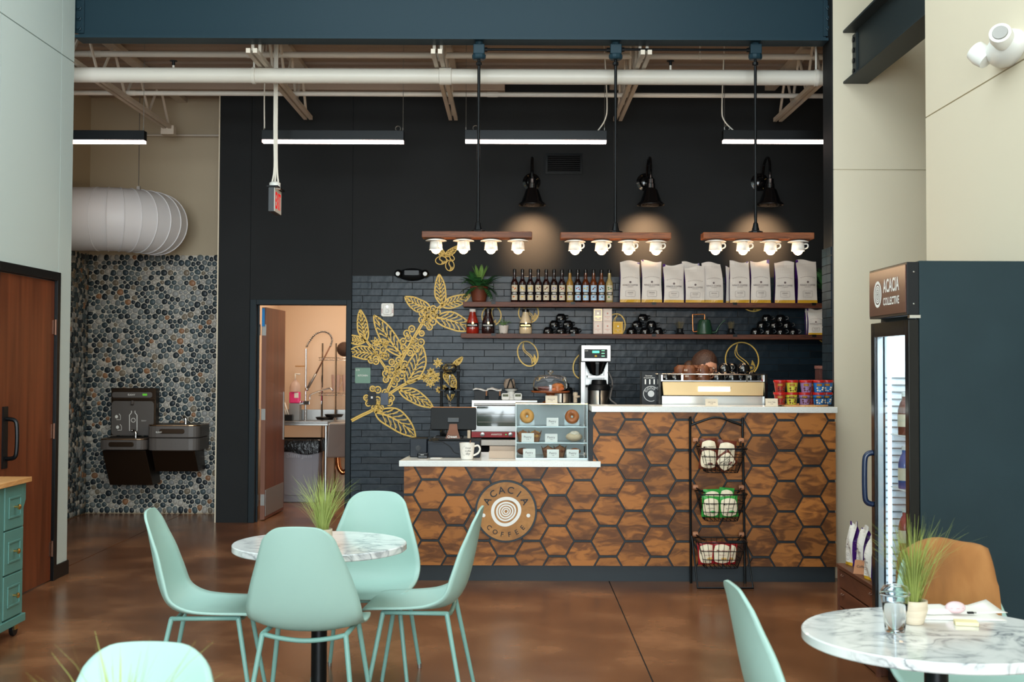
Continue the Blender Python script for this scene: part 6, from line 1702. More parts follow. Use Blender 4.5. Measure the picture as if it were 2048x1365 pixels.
def airpot(px, pt_, Y, lab, words, r=.105, black=True):
    x = P(px, 790, Y).x; c = Vector((x, Y, zK + .021 if px > 1180 else zK)); zt_ = P(px, pt_, Y).z - c.z
    t = thing('thermal_server', lab, 'coffee server', c, group='thermal coffee servers')
    MB().lathe([(0, 0), (r * .95, 0), (r * .95, .03), (0, .03)], c, 28).obj('base_ring', M['black'], t, smooth=True)
    MB().lathe([(r * .97, .03), (r, .034), (r, zt_ - .1), (r * .97, zt_ - .096)], c, 32).obj('steel_body', M['stainless'], t, smooth=True)
    MB().lathe([(r * 1.01, zt_ - .1), (r * 1.02, zt_ - .07), (r * .9, zt_ - .045), (r * .7, zt_ - .04), (r * .66, zt_ - .005), (r * .55, zt_), (0, zt_)], c, 28).obj('lid', M['black'], t, smooth=True)
    MB().tube([c + Vector((0, -r - .004, .06)), c + Vector((0, -r - .004, zt_ - .09))], .008, 8).obj('sight_tube', M['black'], t)
    MB().text(words[0], c + Vector((r * .55, -r * .9, zt_ * .55)), width=.05, u=(.85, .5, 0), shear=.2).text(words[1], c + Vector((r * .55, -r * .9, zt_ * .42)), width=.045, u=(.85, .5, 0), shear=.2).obj('lettering', M['paper'], t)
    for s in (-1, 1): MB().cbox(c + Vector((s * r * 1.0, 0, zt_ - .06)), (.04, .03, .02)).obj('carry_lug', M['black'], t, bevel=.004)
airpot(1198, 760, yw + .13, 'steel thermal server inside the coffee brewer', ('Old', 'Town'))
airpot(1124, 766, yw + .1, 'steel thermal server behind the cake stand', ('Dark', 'Side'), r=.1)
fx = P(1151, 795, yw - .05)
tag(MB().tube(smooth_path([(BX(1221), yw + .25, BZ(745)), (BX(1228), yw + .2, BZ(765)), (BX(1223), yw + .1, BZ(790)), (BX(1222), yw + .05, BZ(800)), (BX(1235), yw + .05, BZ(812)), (BX(1240), yw + .05, BZ(835))], 6), .008, 8).obj('water_hose', mat('grey_hose', (120, 118, 116), .5), smooth='all'), 'grey hose hanging from the right side of the coffee brewer', 'hose')
fc_ = thing('water_tap', 'small beige dispensing tap left of the coffee brewer', 'tap', (fx.x, yw - .02, zB))
MB().tube([(fx.x, yw - .02, zK), (fx.x, yw - .02, P(1151, 792, yw).z)], .018, 10).obj('stem', M['card'], fc_)
MB().tube([(fx.x - .01, yw - .02, P(1151, 796, yw).z), (fx.x + .035, yw - .06, P(1151, 793, yw).z)], .01, 8).obj('spout', M['card'], fc_)
MB().lathe([(.022, 0), (.022, .03), (0, .035)], (fx.x, yw - .02, P(1151, 792, yw).z), 10).obj('knob', M['card'], fc_)
# ---- convection oven
yo = 11.62
OX = lambda px: P(px, 840, yo).x
OZ = lambda py: P(1000, py, yo).z
ov = thing('countertop_oven', 'stainless countertop oven with a red control strip', 'oven', (OX(1000), yo + .2, zB))
zt_ = OZ(801)
MB().box(OX(943), OX(1075), yo + .02, YW - .05, zK + .02, zt_).obj('body', M['stainless'], ov, bevel=.004)
for a in (OX(950), OX(1068)):
    for b_ in (yo + .06, YW - .1): MB().lathe([(.015, 0), (.015, .02)], (a, b_, zK), 10).obj('foot', M['black'], ov)
MB().box(OX(943), OX(1075), yo, yo + .02, zK + .02, OZ(864.5)).obj('control_strip', mat('red_control_strip', (150, 16, 26), .35), ov, bevel=.002)
MB().text('AVANTCO', (OX(993), yo - .002, OZ(869.5)), width=.1, bold=.02).obj('lettering', M['paper'], ov)
for px in (965, 1021): MB().lathe([(0, .018), (.019, .016), (.021, 0)], (OX(px), yo, OZ(869.5)), 16, 'y').obj('knob', M['stainless'], ov, smooth=True)
MB().cbox((OX(1012), yo - .003, OZ(869.5)), (.012, .004, .008)).obj('indicator', mat('green_lamp', (60, 190, 110), .4, emit=(40, 200, 100), es=1), ov)
dr = MB().box(OX(943), OX(1075), yo, yo + .018, OZ(864), zt_).obj('door', M['stainless'], ov, bevel=.003)
MB().prism(rrect(OX(953), OX(1066), OZ(853), OZ(813.5), .015), yo - .003, yo + .001).obj('window', mat('oven_glass', (62, 74, 66), .08, coat=1), dr)
MB().tube([(OX(948), yo - .04, OZ(809.5)), (OX(1070), yo - .04, OZ(809.5))], .011, 10).tube([(OX(951), yo - .04, OZ(809.5)), (OX(951), yo, OZ(809.5))], .007, 8).tube([(OX(1067), yo - .04, OZ(809.5)), (OX(1067), yo, OZ(809.5))], .007, 8).obj('door_handle', M['stainless'], dr, smooth=True)
for py in (829, 845): MB().tube([(OX(956), yo - .004, OZ(py)), (OX(1064), yo - .004, OZ(py))], .002, 5).obj('rack_wire', M['galv'], dr)
# on the oven
yv = yo + .12
for a, b_, lab in ((948, 972, 'black square box of napkins at the left on the oven'), (976, 999, 'black square box of napkins beside the kitchen scale')):
    x0, x1 = P(a, 790, yv).x, P(b_, 790, yv).x; zq = P(970, 782, yv).z
    t = thing('napkin_box', lab, 'box', ((x0 + x1) / 2, yv + .05, zt_), group='black napkin boxes on the oven')
    MB().hexa([(x0 + .008, yv, zt_ + .001), (x1 - .008, yv, zt_ + .001), (x1 - .008, yv + .1, zt_ + .001), (x0 + .008, yv + .1, zt_ + .001), (x0 - .003, yv, zq), (x1 + .003, yv, zq), (x1 + .003, yv + .1, zq), (x0 - .003, yv + .1, zq)]).obj('box', M['black'], t, bevel=.002)
    rn = random.Random(a); rows = []
    for i in range(5):
        rows.append([(x0 - .01 + (x1 - x0 + .03) * j / 6, yv - .004 + .11 * i / 4, zq + .004 + .02 * rn.random() * math.sin(PI * i / 4) + .008 * math.sin(j)) for j in range(7)])
    MB().grid(rows).obj('napkins', M['paper'], t, solid=.004, smooth='all')
    MB().cbox((x1 + .004, yv - .002, (zt_ + zq) / 2 + .02), (.012, .004, .05)).obj('side_tab', M['wrap'], t)
ysc = yo + .1
c = Vector((P(1022, 790, ysc).x, ysc + .05, zt_ + .001))
scl = thing('kitchen_scale', 'white kitchen scale with a flared foot on the oven', 'scale', c)
zpl = P(1022, 779, ysc).z - c.z
MB().lathe([(0, 0), (.06, 0), (.055, .012), (.035, .03), (.035, zpl - .02), (.055, zpl - .012), (.058, zpl), (0, zpl)], c, 24).obj('base', M['white'], scl, smooth=True)
MB().lathe([(0, zpl), (.062, zpl + .001), (.072, zpl + .006), (.07, zpl + .008), (0, zpl + .004)], c, 24).obj('pan', M['stainless'], scl, smooth=True)
bgz = zt_ + zpl + .01
bb = thing('crumpled_bag', 'crumpled brown paper bag with a black clip on the scale', 'bag', (c.x + .02, c.y, c.z + zpl + .008))
rows = []
for i in range(7):
    v = i / 6; rows.append([(c.x - .035 + (.105 + .01 * v) * ((1 - math.cos(2 * PI * j / 12)) / 2 if False else 0) + .02 + (.045 + .008 * math.sin(5 * v + j)) * math.cos(2 * PI * j / 12), c.y + (.03 + .006 * math.sin(3 * j + 4 * v)) * math.sin(2 * PI * j / 12), c.z + zpl + .009 + v * .085 + .008 * math.sin(2.3 * j) * v) for j in range(13)])
MB().grid(rows).obj('bag_body', mat('grey_brown_paper', (150, 132, 116), .8, bump=(40, .6)), bb, smooth='all', solid=.002)
MB().tube(smooth_path([(c.x - .035, c.y - .045, c.z + zpl + .012), (c.x - .015, c.y - .045, c.z + zpl + .08), (c.x - .005, c.y - .045, c.z + zpl + .09), (c.x + .005, c.y - .045, c.z + zpl + .08), (c.x + .025, c.y - .045, c.z + zpl + .012)], 4), .006, 8).obj('clip', M['black'], bb, smooth='all')
for a, lab in ((1011, 'white kitchen timer at the left of the scale'), (1036, 'white kitchen timer at the right of the scale')):
    x = P(a, 793, ysc - .02).x; hw_ = .037; zq = P(a, 787, ysc - .02).z
    t = thing('kitchen_timer', lab, 'timer', (x, ysc - .02, zt_), group='white timers on the oven')
    MB().prism(rrect(x - hw_, x + hw_, zt_ + .001, zq, .014), ysc - .03, ysc - .008).obj('case', M['white'], t, bevel=.003)
    lcd = MB().box(x - .027, x + .027, ysc - .032, ysc - .0295, zt_ + (zq - zt_) * .5, zq - .009).obj('display', mat('lcd_green', (124, 132, 100), .4), t)
    MB().text('00:00', (x, ysc - .033, zt_ + (zq - zt_) * .68), width=.046, bold=.02).obj('digits', M['ink'], lcd)
# ---- cold drip tower
yd = 11.85
tx0, tx1 = P(883, 760, yd).x, P(916.5, 760, yd).x; txm = (tx0 + tx1) / 2
tw = thing('drip_tower', 'black framed glass cold drip coffee tower', 'coffee maker', (txm, yd, zB))
ttop = P(900, 731, yd).z
for x in (tx0, tx1): MB().tube([(x, yd, zK + .02), (x, yd, ttop)], .0125, 10).obj('post', M['black'], tw, smooth=True)
MB().cbox((txm, yd, zK + .01), (tx1 - tx0 + .1, .2, .02)).obj('base', M['black'], tw, bevel=.004)
for py in (742, 781):
    z = P(900, py, yd).z
    MB().box(tx0 - .02, tx1 + .02, yd - .03, yd + .03, z - .008, z + .008).obj('cross_bar', M['black'], tw, bevel=.002)
def glz(py): return P(900, py, yd).z
MB().lathe([(0, glz(750)), (.035, glz(748)), (.072, glz(742)), (.075, glz(735)), (.06, glz(731)), (.04, glz(730)), (.04, glz(728)), (.045, glz(728)), (.06, glz(732))], (txm, yd, 0), 28, cap=False).obj('water_bulb', M['glass'], tw, smooth='all')
MB().lathe([(.008, glz(751)), (.008, glz(770)), (.004, glz(772))], (txm, yd, 0), 14).obj('drip_valve', M['chrome'], tw, smooth=True)
MB().lathe([(.01, glz(812)), (.012, glz(802)), (.035, glz(797)), (.05, glz(788)), (.055, glz(776)), (.053, glz(776)), (.047, glz(788))], (txm, yd, 0), 28, cap=False).obj('coffee_chamber', M['glass'], tw, smooth='all')
MB().lathe([(.006, glz(818)), (.014, glz(812)), (.006, glz(806))], (txm, yd, 0), 14).obj('spiral_joint', M['glass'], tw, smooth='all')
MB().lathe([(0, zK + .022), (.08, zK + .022), (.09, zK + .06), (.06, zK + .15), (.03, zK + .17)], (txm, yd, 0), 28).obj('carafe', mat('dark_carafe', (30, 34, 36), .08, coat=1), tw, smooth='all')
tag(MB().box(P(936, 860, 11.75).x, P(942, 860, 11.75).x, 11.6, 11.9, zK, OZ(848)).obj('oven_side_board', M['card'], bevel=.003), 'upright pale board beside the oven', 'board')
# ================================================================ CHAIRS
def make_chair(lab, group, loc, rz):
    t = thing('shell_chair', lab, 'chair', loc, rz, group)
    # profile from the front lip over the seat and up the back: (y, z, half width, edge lift, edge forward)
    prof = [(.245, .432, .195, .0, 0), (.235, .446, .208, .002, 0), (.20, .455, .22, .006, 0), (.12, .452, .23, .014, 0), (.03, .446, .235, .024, 0), (-.06, .444, .238, .036, .004), (-.125, .452, .24, .05, .012), (-.17, .475, .24, .052, .028), (-.2, .515, .237, .04, .045), (-.222, .57, .228, .026, .055), (-.24, .64, .212, .012, .055), (-.255, .71, .192, .004, .05), (-.268, .78, .170, 0, .034), (-.278, .84, .152, -.006, .022), (-.283, .875, .143, -.012, .014), (-.286, .897, .137, -.016, .01)]
    pts = smooth_path([Vector((p[0], p[1], 0)) for p in prof], 3)
    ex = smooth_path([Vector((p[2], p[3], p[4])) for p in prof], 3)
    L = [0]
    for a, b in zip(pts[:-1], pts[1:]): L.append(L[-1] + (b - a).length)
    tot = L[-1]
    # extra rows near both ends for the rounded corners
    params = [0, .004, .012, .024, .04] + [tot * k / 34 for k in range(2, 33)] + [tot - .045, tot - .03, tot - .018, tot - .008, tot - .002, tot]
    params = sorted(p for p in params)
    def samp(d):
        for i in range(len(L) - 1):
            if L[i + 1] >= d: 
                f = (d - L[i]) / max(1e-9, L[i + 1] - L[i]); return pts[i].lerp(pts[i + 1], f), ex[i].lerp(ex[i + 1], f)
        return pts[-1], ex[-1]
    rows = []
    nu = 18
    for d in params:
        p, e = samp(d); w_ = e.x; wf = max(e.x, .01)
        rt, rf = .06, .07
        if tot - d < rt: w_ = w_ - rt + math.sqrt(max(0, rt * rt - (rt - (tot - d)) ** 2))
        if d < rf: w_ = w_ - rf + math.sqrt(max(0, rf * rf - (rf - d) ** 2))
        row = []
        for j in range(nu + 1):
            u = -1 + 2 * j / nu
            k = (abs(u) * w_ / wf) ** 2.4
            row.append(Vector((u * w_, p.x + e.z * k, p.y + e.y * k)))
        rows.append(row)
    MB().grid(rows).obj('seat_shell', M['mint'], t, world=False, smooth='all', solid=.011)
    tops = {}
    for sx in (-1, 1):
        for sy, ty, fy in ((1, .14, .215), (-1, -.15, -.235)):
            a = Vector((sx * .175, ty, .433)); b = Vector((sx * .232, fy, .012))
            MB().tube([a, b], [.0115, .0095], 10).obj('leg', M['mintmetal'], t, world=False, smooth=True)
            MB().lathe([(.0, 0), (.0105, 0), (.011, .022), (.0, .022)], (b.x, b.y, 0), 10).obj('foot_cap', M['galv'], t, world=False)
            tops[sx, sy] = a
    for sy in (1, -1):
        a, b = tops[-1, sy], tops[1, sy]
        MB().tube(smooth_path([a, a.lerp(b, .2) + Vector((0, 0, -.016)), a.lerp(b, .5) + Vector((0, 0, -.026)), a.lerp(b, .8) + Vector((0, 0, -.016)), b], 4), .0105, 8).obj('cross_bar', M['mintmetal'], t, world=False, smooth='all')
    for sx in (-1, 1):
        MB().tube([tops[sx, 1], tops[sx, -1]], .0105, 8).obj('side_bar', M['mintmetal'], t, world=False, smooth='all')
    return t
GCH = 'mint shell chairs'
T1 = PZ(640, 1086, .74)
T1 = Vector((T1.x, T1.y, 0))
ch = make_chair('mint shell chair at the near side of the small table, seen from behind', GCH, (P(624, 1200, T1.y - .36).x, T1.y - .36, 0), R(-3))
index_kids()
def chair(x, y, rz, lab): return dup(ch, (x, y, 0), R(rz), lab, GCH)
chair(P(737, 1050, T1.y + .52).x, T1.y + .5, 177, 'mint shell chair at the far side of the table before the counter')
chair(P(428, 1200, T1.y).x - .0, T1.y - .02, -86, 'mint shell chair left of the table, nearest the drinking fountain')
chair(P(838, 1200, T1.y + .1).x + .0, T1.y + .12, 86, 'mint shell chair right of the table, seen edge on by the logo sign')
cn = P(292, 1300, 2.98)
chair(cn.x, 3.26 - .54, 174 + 6, 'mint shell chair cut off at the bottom left corner behind grass blades')
T2 = PZ(1872, 1266, .74); T2 = Vector((T2.x, T2.y, 0))
chair(P(1452, 1200, T2.y).x + .30, T2.y - .02, -86, 'mint shell chair left of the marble table with the paper work')
chair(P(1905, 1150, T2.y + .62).x, T2.y + .42, 184, 'mint shell chair under the tan throw behind the marble table')
# ================================================================ TABLES
def table(c, lab, r=.395):
    t = thing('cafe_table', lab, 'table', c, 0, 'round marble cafe tables')
    MB().lathe([(0, .708), (r - .004, .708), (r, .712), (r, .736), (r - .004, .74), (0, .74)], (0, 0, 0), 72).obj('table_top', M['marble'], t, world=False, smooth=True)
    MB().lathe([(.036, .03), (.036, .70)], (0, 0, 0), 24).obj('column', M['blackmetal'], t, world=False, smooth=True)
    MB().lathe([(0, .708), (.11, .708), (.11, .7), (.036, .69)], (0, 0, 0), 24).obj('top_plate', M['blackmetal'], t, world=False)
    MB().lathe([(0, 0), (.25, 0), (.25, .008), (.22, .018), (.06, .03), (0, .03)], (0, 0, 0), 40).obj('base', M['blackmetal'], t, world=False, smooth=True)
    return t
table(T1, 'round white marble table ringed by four mint chairs')
table(T2, 'round white marble table at the right with papers and a cup', r=.405)
T3 = Vector((P(262, 1300, 2.35).x, 2.22, 0))
table(T3, 'round marble table under the grass plant at the bottom left corner')
# ================================================================ GRASS PLANTS
M['grass'] = mat('yellow_green_grass', (164, 178, 96), .55, var=(8, .25)); M['grass2'] = mat('deep_green_grass', (142, 154, 74), .55, var=(8, .3)); M['potw'] = wood('pale_wood_pot', (196, 178, 152), (228, 214, 192), scale=(3, 3, 30), rand=0, bump=.02)
def grass(c, lab, H=.24, n=150, seed=1, pot=True, spread=.4, m=None, pr=.042, w0=.0026):
    c = Vector(c); t = thing('grass_plant', lab, 'plant', c, 0)
    MB().lathe([(0, 0), (pr * .62, 0), (pr * .72, .004), (pr * 1.02, .045), (pr, .075), (pr * .88, .075), (pr * .86, .066), (0, .066)], c, 28).obj('pot', M['potw'], t, smooth=True)
    MB().lathe([(0, .0665), (pr * .85, .0665), (pr * .5, .071), (0, .072)], c, 20).obj('soil', M['rubber'], t)
    rn = random.Random(seed); b = MB()
    for k in range(n):
        a = rn.uniform(0, 2 * PI); r0 = rn.uniform(0, pr * .6); out = rn.gauss(0, spread); L = H * rn.uniform(.55, 1.08); crv = rn.uniform(0, 1) ** 1.6 * 1.2
        d = Vector((math.cos(a), math.sin(a), 0)); sd = Vector((-math.sin(a + rn.uniform(-1, 1)), math.cos(a), 0)).normalized()
        pts = []
        for i in range(6):
            s_ = i / 5; pts.append(c + Vector((r0 * math.cos(a), r0 * math.sin(a), .068)) + d * (abs(out) * L * s_ * .6 + crv * L * s_ ** 2.5 * .5) + Vector((0, 0, L * s_ * (1 - .22 * crv * s_ * s_))))
        ww = rn.uniform(.7, 1.2) * w0 / 2
        vs = []
        for i, p in enumerate(pts):
            q = ww * (1 - .85 * (i / 5) ** 2); vs += [p - sd * q, p + sd * q]
        b.add(vs, [(2 * i, 2 * i + 1, 2 * i + 3, 2 * i + 2) for i in range(5)])
    b.obj('grass_blades', m or M['grass'], t, smooth=None, kind='stuff')
    return t
g1 = P(648, 1050, T1.y + .02)
grass((P(646, 1060, T1.y - .1).x, T1.y - .1, .741), 'potted grass on the small table between the mint chairs', H=.25, n=230, seed=2, spread=.5)
g2 = PZ(1834, 1253, .74)
grass((g2.x, g2.y + .03, .741), 'potted grass in a pale wooden pot on the right marble table', H=.27, n=240, seed=5, m=M['grass2'], spread=.34)
grass((P(258, 1300, 2.35).x, 2.3, .741), 'potted grass at the bottom left corner, only blade tips showing', H=.25, n=90, seed=8, spread=.5, w0=.0036)
# ================================================================ ITEMS ON THE RIGHT TABLE
ZT = .7405
M['thinclear'] = mat('thin_clear_plastic', (250, 252, 252), .03, trans=1.0, ior=1.06); M['water'] = mat('still_water', (250, 252, 254), .0, trans=1.0, ior=1.14)
c = PZ(1796, 1268, ZT)
cp = thing('plastic_cup', 'clear plastic cup of water with a domed lid', 'cup', (c.x, c.y + .03, ZT))
c = Vector((c.x, c.y + .03, ZT)); 
MB().lathe([(0, .0005), (.029, .0005), (.03, .003), (.043, .112), (.0455, .113), (.0455, .116), (.0425, .116), (.0415, .11), (.0288, .004), (0, .003)], c, 36, cap=False).obj('cup_wall', M['thinclear'], cp, smooth='all')
MB().lathe([(0, .0035), (.0285, .0045), (.039, .088), (0, .088)], c, 36).obj('water', M['water'], cp, smooth='all')
MB().lathe([(.046, .112), (.047, .118), (.044, .12), (.043, .126), (.036, .139), (.02, .144), (.02, .142), (.034, .137), (.041, .125), (.0425, .1185)], c, 36, cap=False).obj('dome_lid', M['thinclear'], cp, smooth='all')
def sheet(px, py, w_, d_, rz, z, lab, m=None, name='paper_sheet', curl=.0, thick=.0012, cat='paper'):
    p = PZ(px, py, ZT); rows = []
    for i in range(7):
        rows.append([Vector((w_ * (j / 8 - .5), d_ * (i / 6 - .5), curl * max(0, (abs(j / 8 - .5) * 2 - .5)) * max(0, i / 6 - .3) + .0)) for j in range(9)])
    return tag(MB().grid(rows).xf(Matrix.Translation((p.x, p.y, ZT + z)) @ Matrix.Rotation(R(rz), 4, 'Z')).obj(name, m or M['paper'], smooth='all', solid=thick), lab, cat)
sheet(1905, 1232, .3, .16, -4, .001, 'broad white sheet of paper lying lowest on the marble table')
sheet(1918, 1222, .27, .14, 8, .004, 'white sheet with curled corners on top of the papers', curl=.05)
sheet(1868, 1227, .09, .1, 6, .006, 'stack of small printed notes beside the grass pot', thick=.014, name='note_stack')
p = PZ(1913, 1233, ZT)
ms = thing('charging_case', 'rounded pale pink charging case on the papers', 'charging case', (p.x, p.y, ZT + .006))
MB().ball((p.x, p.y + .01, ZT + .026), (.033, .024, .02), 24, 14).obj('case_body', mat('pale_pink_plastic', (226, 196, 200), .35), ms, smooth='all')
MB().tube([(p.x - .033, p.y + .01, ZT + .027), (p.x - .02, p.y - .0095, ZT + .027), (p.x, p.y - .0145, ZT + .027), (p.x + .02, p.y - .0095, ZT + .027), (p.x + .033, p.y + .01, ZT + .027)], .0006, 4).obj('seam', M['greyink'], ms)
p = PZ(1941, 1233, ZT)
us = thing('usb_plug', 'small black cable plug on the white papers', 'plug', (p.x, p.y, ZT + .006))
MB().cbox((p.x, p.y, ZT + .011), (.02, .012, .006)).obj('plug_body', M['rubber'], us, bevel=.001); MB().cbox((p.x + .014, p.y, ZT + .011), (.01, .008, .004)).obj('connector', M['galv'], us)
p = PZ(1932, 1250, ZT)
tag(MB().box(-.035, .035, -.025, .025, .0005, .012).xf(Matrix.Translation((p.x, p.y, ZT)) @ Matrix.Rotation(R(-12), 4, 'Z')).obj('sticky_notes', mat('pale_yellow_paper', (240, 226, 178), .8), bevel=.0005), 'pale yellow pad of sticky notes on the marble table', 'notepad')
# ================================================================ TAN THROW OVER THE CHAIR BACK
M['tan'] = noisemix('tan_corduroy', [(0.3, (116, 74, 38)), (0.5, (148, 98, 52)), (0.7, (168, 116, 66))], 7, .95, detail=8, bump=.25, sc3=(1, 1, .35))
cxx, cyy = P(1905, 1150, T2.y + .62).x, T2.y + .42
th_ = thing('throw_blanket', 'tan brown throw with a fringe draped over a chair back', 'blanket', (cxx, cyy + .29, .55))
rows = []; path = []
for k in range(9): path.append((.232 - .002 * k + .03 * (1 - k / 8), .57 + .34 * k / 8, 1 if k < 8 else 1))
# inner side (towards the camera), over the top and down behind
prof = [(.19, .56), (.205, .62), (.222, .70), (.236, .78), (.25, .86), (.262, .905), (.28, .922), (.302, .918), (.316, .9), (.312, .84), (.305, .75), (.3, .66), (.297, .58)]
prof = smooth_path([Vector((a, b, 0)) for a, b in prof], 2)
for i, q in enumerate(prof):
    row = []
    for j in range(15):
        u = -1 + 2 * j / 14
        wv = .158 + .012 * math.sin(i * .4)
        x = cxx + u * wv
        zc = q.y - .035 * abs(u) ** 3 * (1 if q.y > .8 else .2) + .006 * math.sin(5 * u + i * .2)
        row.append((x, cyy + q.x - .03 * abs(u) ** 2.2 * (1 if i < 14 else .4) + .005 * math.sin(9 * u + .5 * i), zc))
    rows.append(row)
MB().grid(rows).obj('cloth', M['tan'], th_, smooth='all', solid=.008)
q = MB(); rn = random.Random(4)
M['fringe'] = mat('fringe_brown', (140, 84, 48), .95)
for j in range(44):
    u = -1 + 2 * j / 43; x = cxx + u * .156
    zb_ = .556 + .006 * math.sin(5 * u)
    q.tube([(x, cyy + .188 - .03 * abs(u) ** 2.2, zb_ + .005), (x + rn.uniform(-.006, .006), cyy + .184 - .03 * abs(u) ** 2.2, zb_ - .02), (x + rn.uniform(-.008, .008), cyy + .18 - .03 * abs(u) ** 2.2, zb_ - rn.uniform(.03, .045))], .0026, 5)
q.obj('fringe', M['fringe'], th_, kind='stuff')
# ================================================================ DRINKS FRIDGE
YF0, YF1 = 5.69, 6.29
fxb = P(1839, 700, YF0).x; fxd = P(1817, 700, YF0).x; fxs = P(1814, 580, YF0).x
zft = P(1900, 522, YF0).z
zs0, zs1 = P(1826, 630, YF0).z, P(1826, 524, YF0).z
fg = thing('drinks_fridge', 'tall dark drinks fridge with a glass door facing the room', 'fridge', (fxb + .25, (YF0 + YF1) / 2, 0))
M['fridge'] = mat('dark_teal_grey_steel', (34, 50, 55), .55, spec=.2, bump=(200, .05), var=(3, .1)); M['frg_in'] = mat('fridge_white_interior', (236, 242, 246), .4)
fxe = XR - .01
wt = .04
MB().box(fxb, fxe, YF0, YF0 + wt, .06, zft).obj('side_wall', M['fridge'], fg, bevel=.004)
MB().box(fxb, fxe, YF1 - wt, YF1, .06, zft).obj('side_wall', M['fridge'], fg, bevel=.004)
MB().box(fxb, fxe, YF0 + wt, YF1 - wt, zs0 - .02, zft - .001).obj('top_unit', M['fridge'], fg)
MB().box(fxb, fxe, YF0 + wt, YF1 - wt, .06, .16).obj('bottom_unit', M['fridge'], fg)
MB().box(fxe - .03, fxe, YF0 + wt, YF1 - wt, .16, zs0 - .02).obj('rear_liner', M['frg_in'], fg)
MB().box(fxb + .01, fxe - .03, YF0 + wt, YF0 + wt + .006, .16, zs0 - .02).box(fxb + .01, fxe - .03, YF1 - wt - .006, YF1 - wt, .16, zs0 - .02).obj('side_liner', M['frg_in'], fg)
MB().box(fxb + .02, fxe, YF0 + .03, YF1 - .03, 0, .06).obj('plinth', M['black'], fg)
# sign box
M['signbrown'] = mat('brown_lit_sign', (84, 48, 38), .3)
MB().box(fxs, fxb, YF0, YF1, zs0, zs1).obj('sign_box', M['black'], fg, bevel=.003)
sp_ = MB().box(fxs - .004, fxs, YF0 + .012, YF1 - .012, zs0 + .012, zs1 - .012).obj('sign_face', M['signbrown'], fg)
ux = (0, -1, 0)
Yc_ = lambda f: YF1 + (YF0 - YF1) * f
zmid = (zs0 + zs1) / 2
MB().text('ACACIA', (fxs - .005, Yc_(.62), zmid + .03), width=.25, h=.066, u=ux, bold=.02).text('COLLECTIVE', (fxs - .005, Yc_(.62), zmid - .045), width=.25, h=.038, u=ux, bold=.02).obj('lettering', M['paper'], sp_)
e = MB()
for r_, w_ in ((.058, .014), (.04, .008), (.029, .007), (.018, .006), (.009, .005)):
    st = len(e.v); e.ribbon([(r_ * math.cos(a), 0, r_ * math.sin(a)) for a in [2 * PI * k / 30 for k in range(30)]], w_, closed=True)
e.xf(Matrix.Translation((fxs - .005, Yc_(.26), zmid - .005)) @ Matrix.Rotation(R(-90), 4, 'Z')).obj('tree_ring_emblem', M['paper'], sp_)
for py in (544, 608): MB().ball((P(1827, py, YF0).x, YF0, P(1827, py, YF0).z), .005, 8, 6).obj('screw', M['chrome'], fg)
MB().cbox((fxb - .02, YF0 + .012, zs0 - .008), (.05, .03, .014)).obj('hinge', M['chrome'], fg)
# door
zd0, zd1 = .12, zs0 - .022
dr = MB().box(fxd, fxb - .003, YF0, YF0 + .055, zd0, zd1).box(fxd, fxb - .003, YF1 - .055, YF1, zd0, zd1).box(fxd, fxb - .003, YF0 + .055, YF1 - .055, zd1 - .07, zd1).box(fxd, fxb - .003, YF0 + .055, YF1 - .055, zd0, zd0 + .07).obj('door_frame', M['blackgloss'], fg, bevel=.003)
MB().box(fxd + .012, fxd + .018, YF0 + .055, YF1 - .055, zd0 + .07, zd1 - .07).obj('door_glass', mat('door_glass', (236, 244, 246), .02, trans=1.0, ior=1.15), dr)
MB().box(fxd + .02, fxb - .004, YF1 - .06, YF1 - .0555, zd0 + .07, zd1 - .07).obj('door_liner', M['frg_in'], dr)
hy = YF1 - .03; hz0, hz1 = P(1738, 1008, YF1).z, P(1738, 905, YF1).z
MB().tube(smooth_path([(fxd, hy, hz0), (fxd - .03, hy, hz0 + .01), (fxd - .042, hy, hz0 + .05), (fxd - .042, hy, hz1 - .05), (fxd - .03, hy, hz1 - .01), (fxd, hy, hz1)], 5), .014, 8).obj('handle', mat('blue_black_handle', (22, 36, 62), .25), dr, smooth='all')
# interior shelves, led and drinks
M['led_cool'] = mat('fridge_led', (240, 250, 255), .4, emit=(220, 240, 255), es=2.2)
MB().box(fxb + .02, fxb + .035, YF1 - wt - .03, YF1 - wt - .012, .2, zs0 - .06).obj('led_strip', M['led_cool'], fg)
MB().box(fxb + .02, fxb + .035, YF0 + wt + .012, YF0 + wt + .03, .2, zs0 - .06).obj('led_strip', M['led_cool'], fg)
shel = [.36, .66, .96, 1.22]
for z in shel:
    b = MB()
    for k in range(12):
        y = YF0 + wt + .02 + (YF1 - YF0 - 2 * wt - .04) * k / 11; b.tube([(fxb + .03, y, z), (fxe - .035, y, z)], .003, 5)
    b.tube([(fxb + .03, YF0 + wt + .01, z), (fxb + .03, YF1 - wt - .01, z)], .004, 5)
    b.obj('wire_shelf', M['white'], fg)
pts = [(fxb - .005, YF1 - wt - .005), (fxb - .005, YF0)]
zz = .2
b = MB()
while zz < 1.5:
    b.box(fxb + .012, fxb + .4, YF1 - wt - .011, YF1 - wt - .007, zz, zz + .006); zz += .035
b.obj('liner_ribs', M['galv'], fg)
DC = [('brown', (110, 50, 36), 'amber brown drink bottle'), ('green', (40, 110, 66), 'green drink bottle'), ('red', (160, 40, 40), 'red drink bottle'), ('white', (210, 214, 214), 'white milk drink bottle'), ('blue', (50, 80, 150), 'blue drink bottle'), ('plum', (80, 40, 70), 'plum coloured drink bottle')]
DM = {k: mat('drink_' + k, v, .15, coat=.5) for k, v, _ in DC}
POSN = ['front', 'middle', 'back']
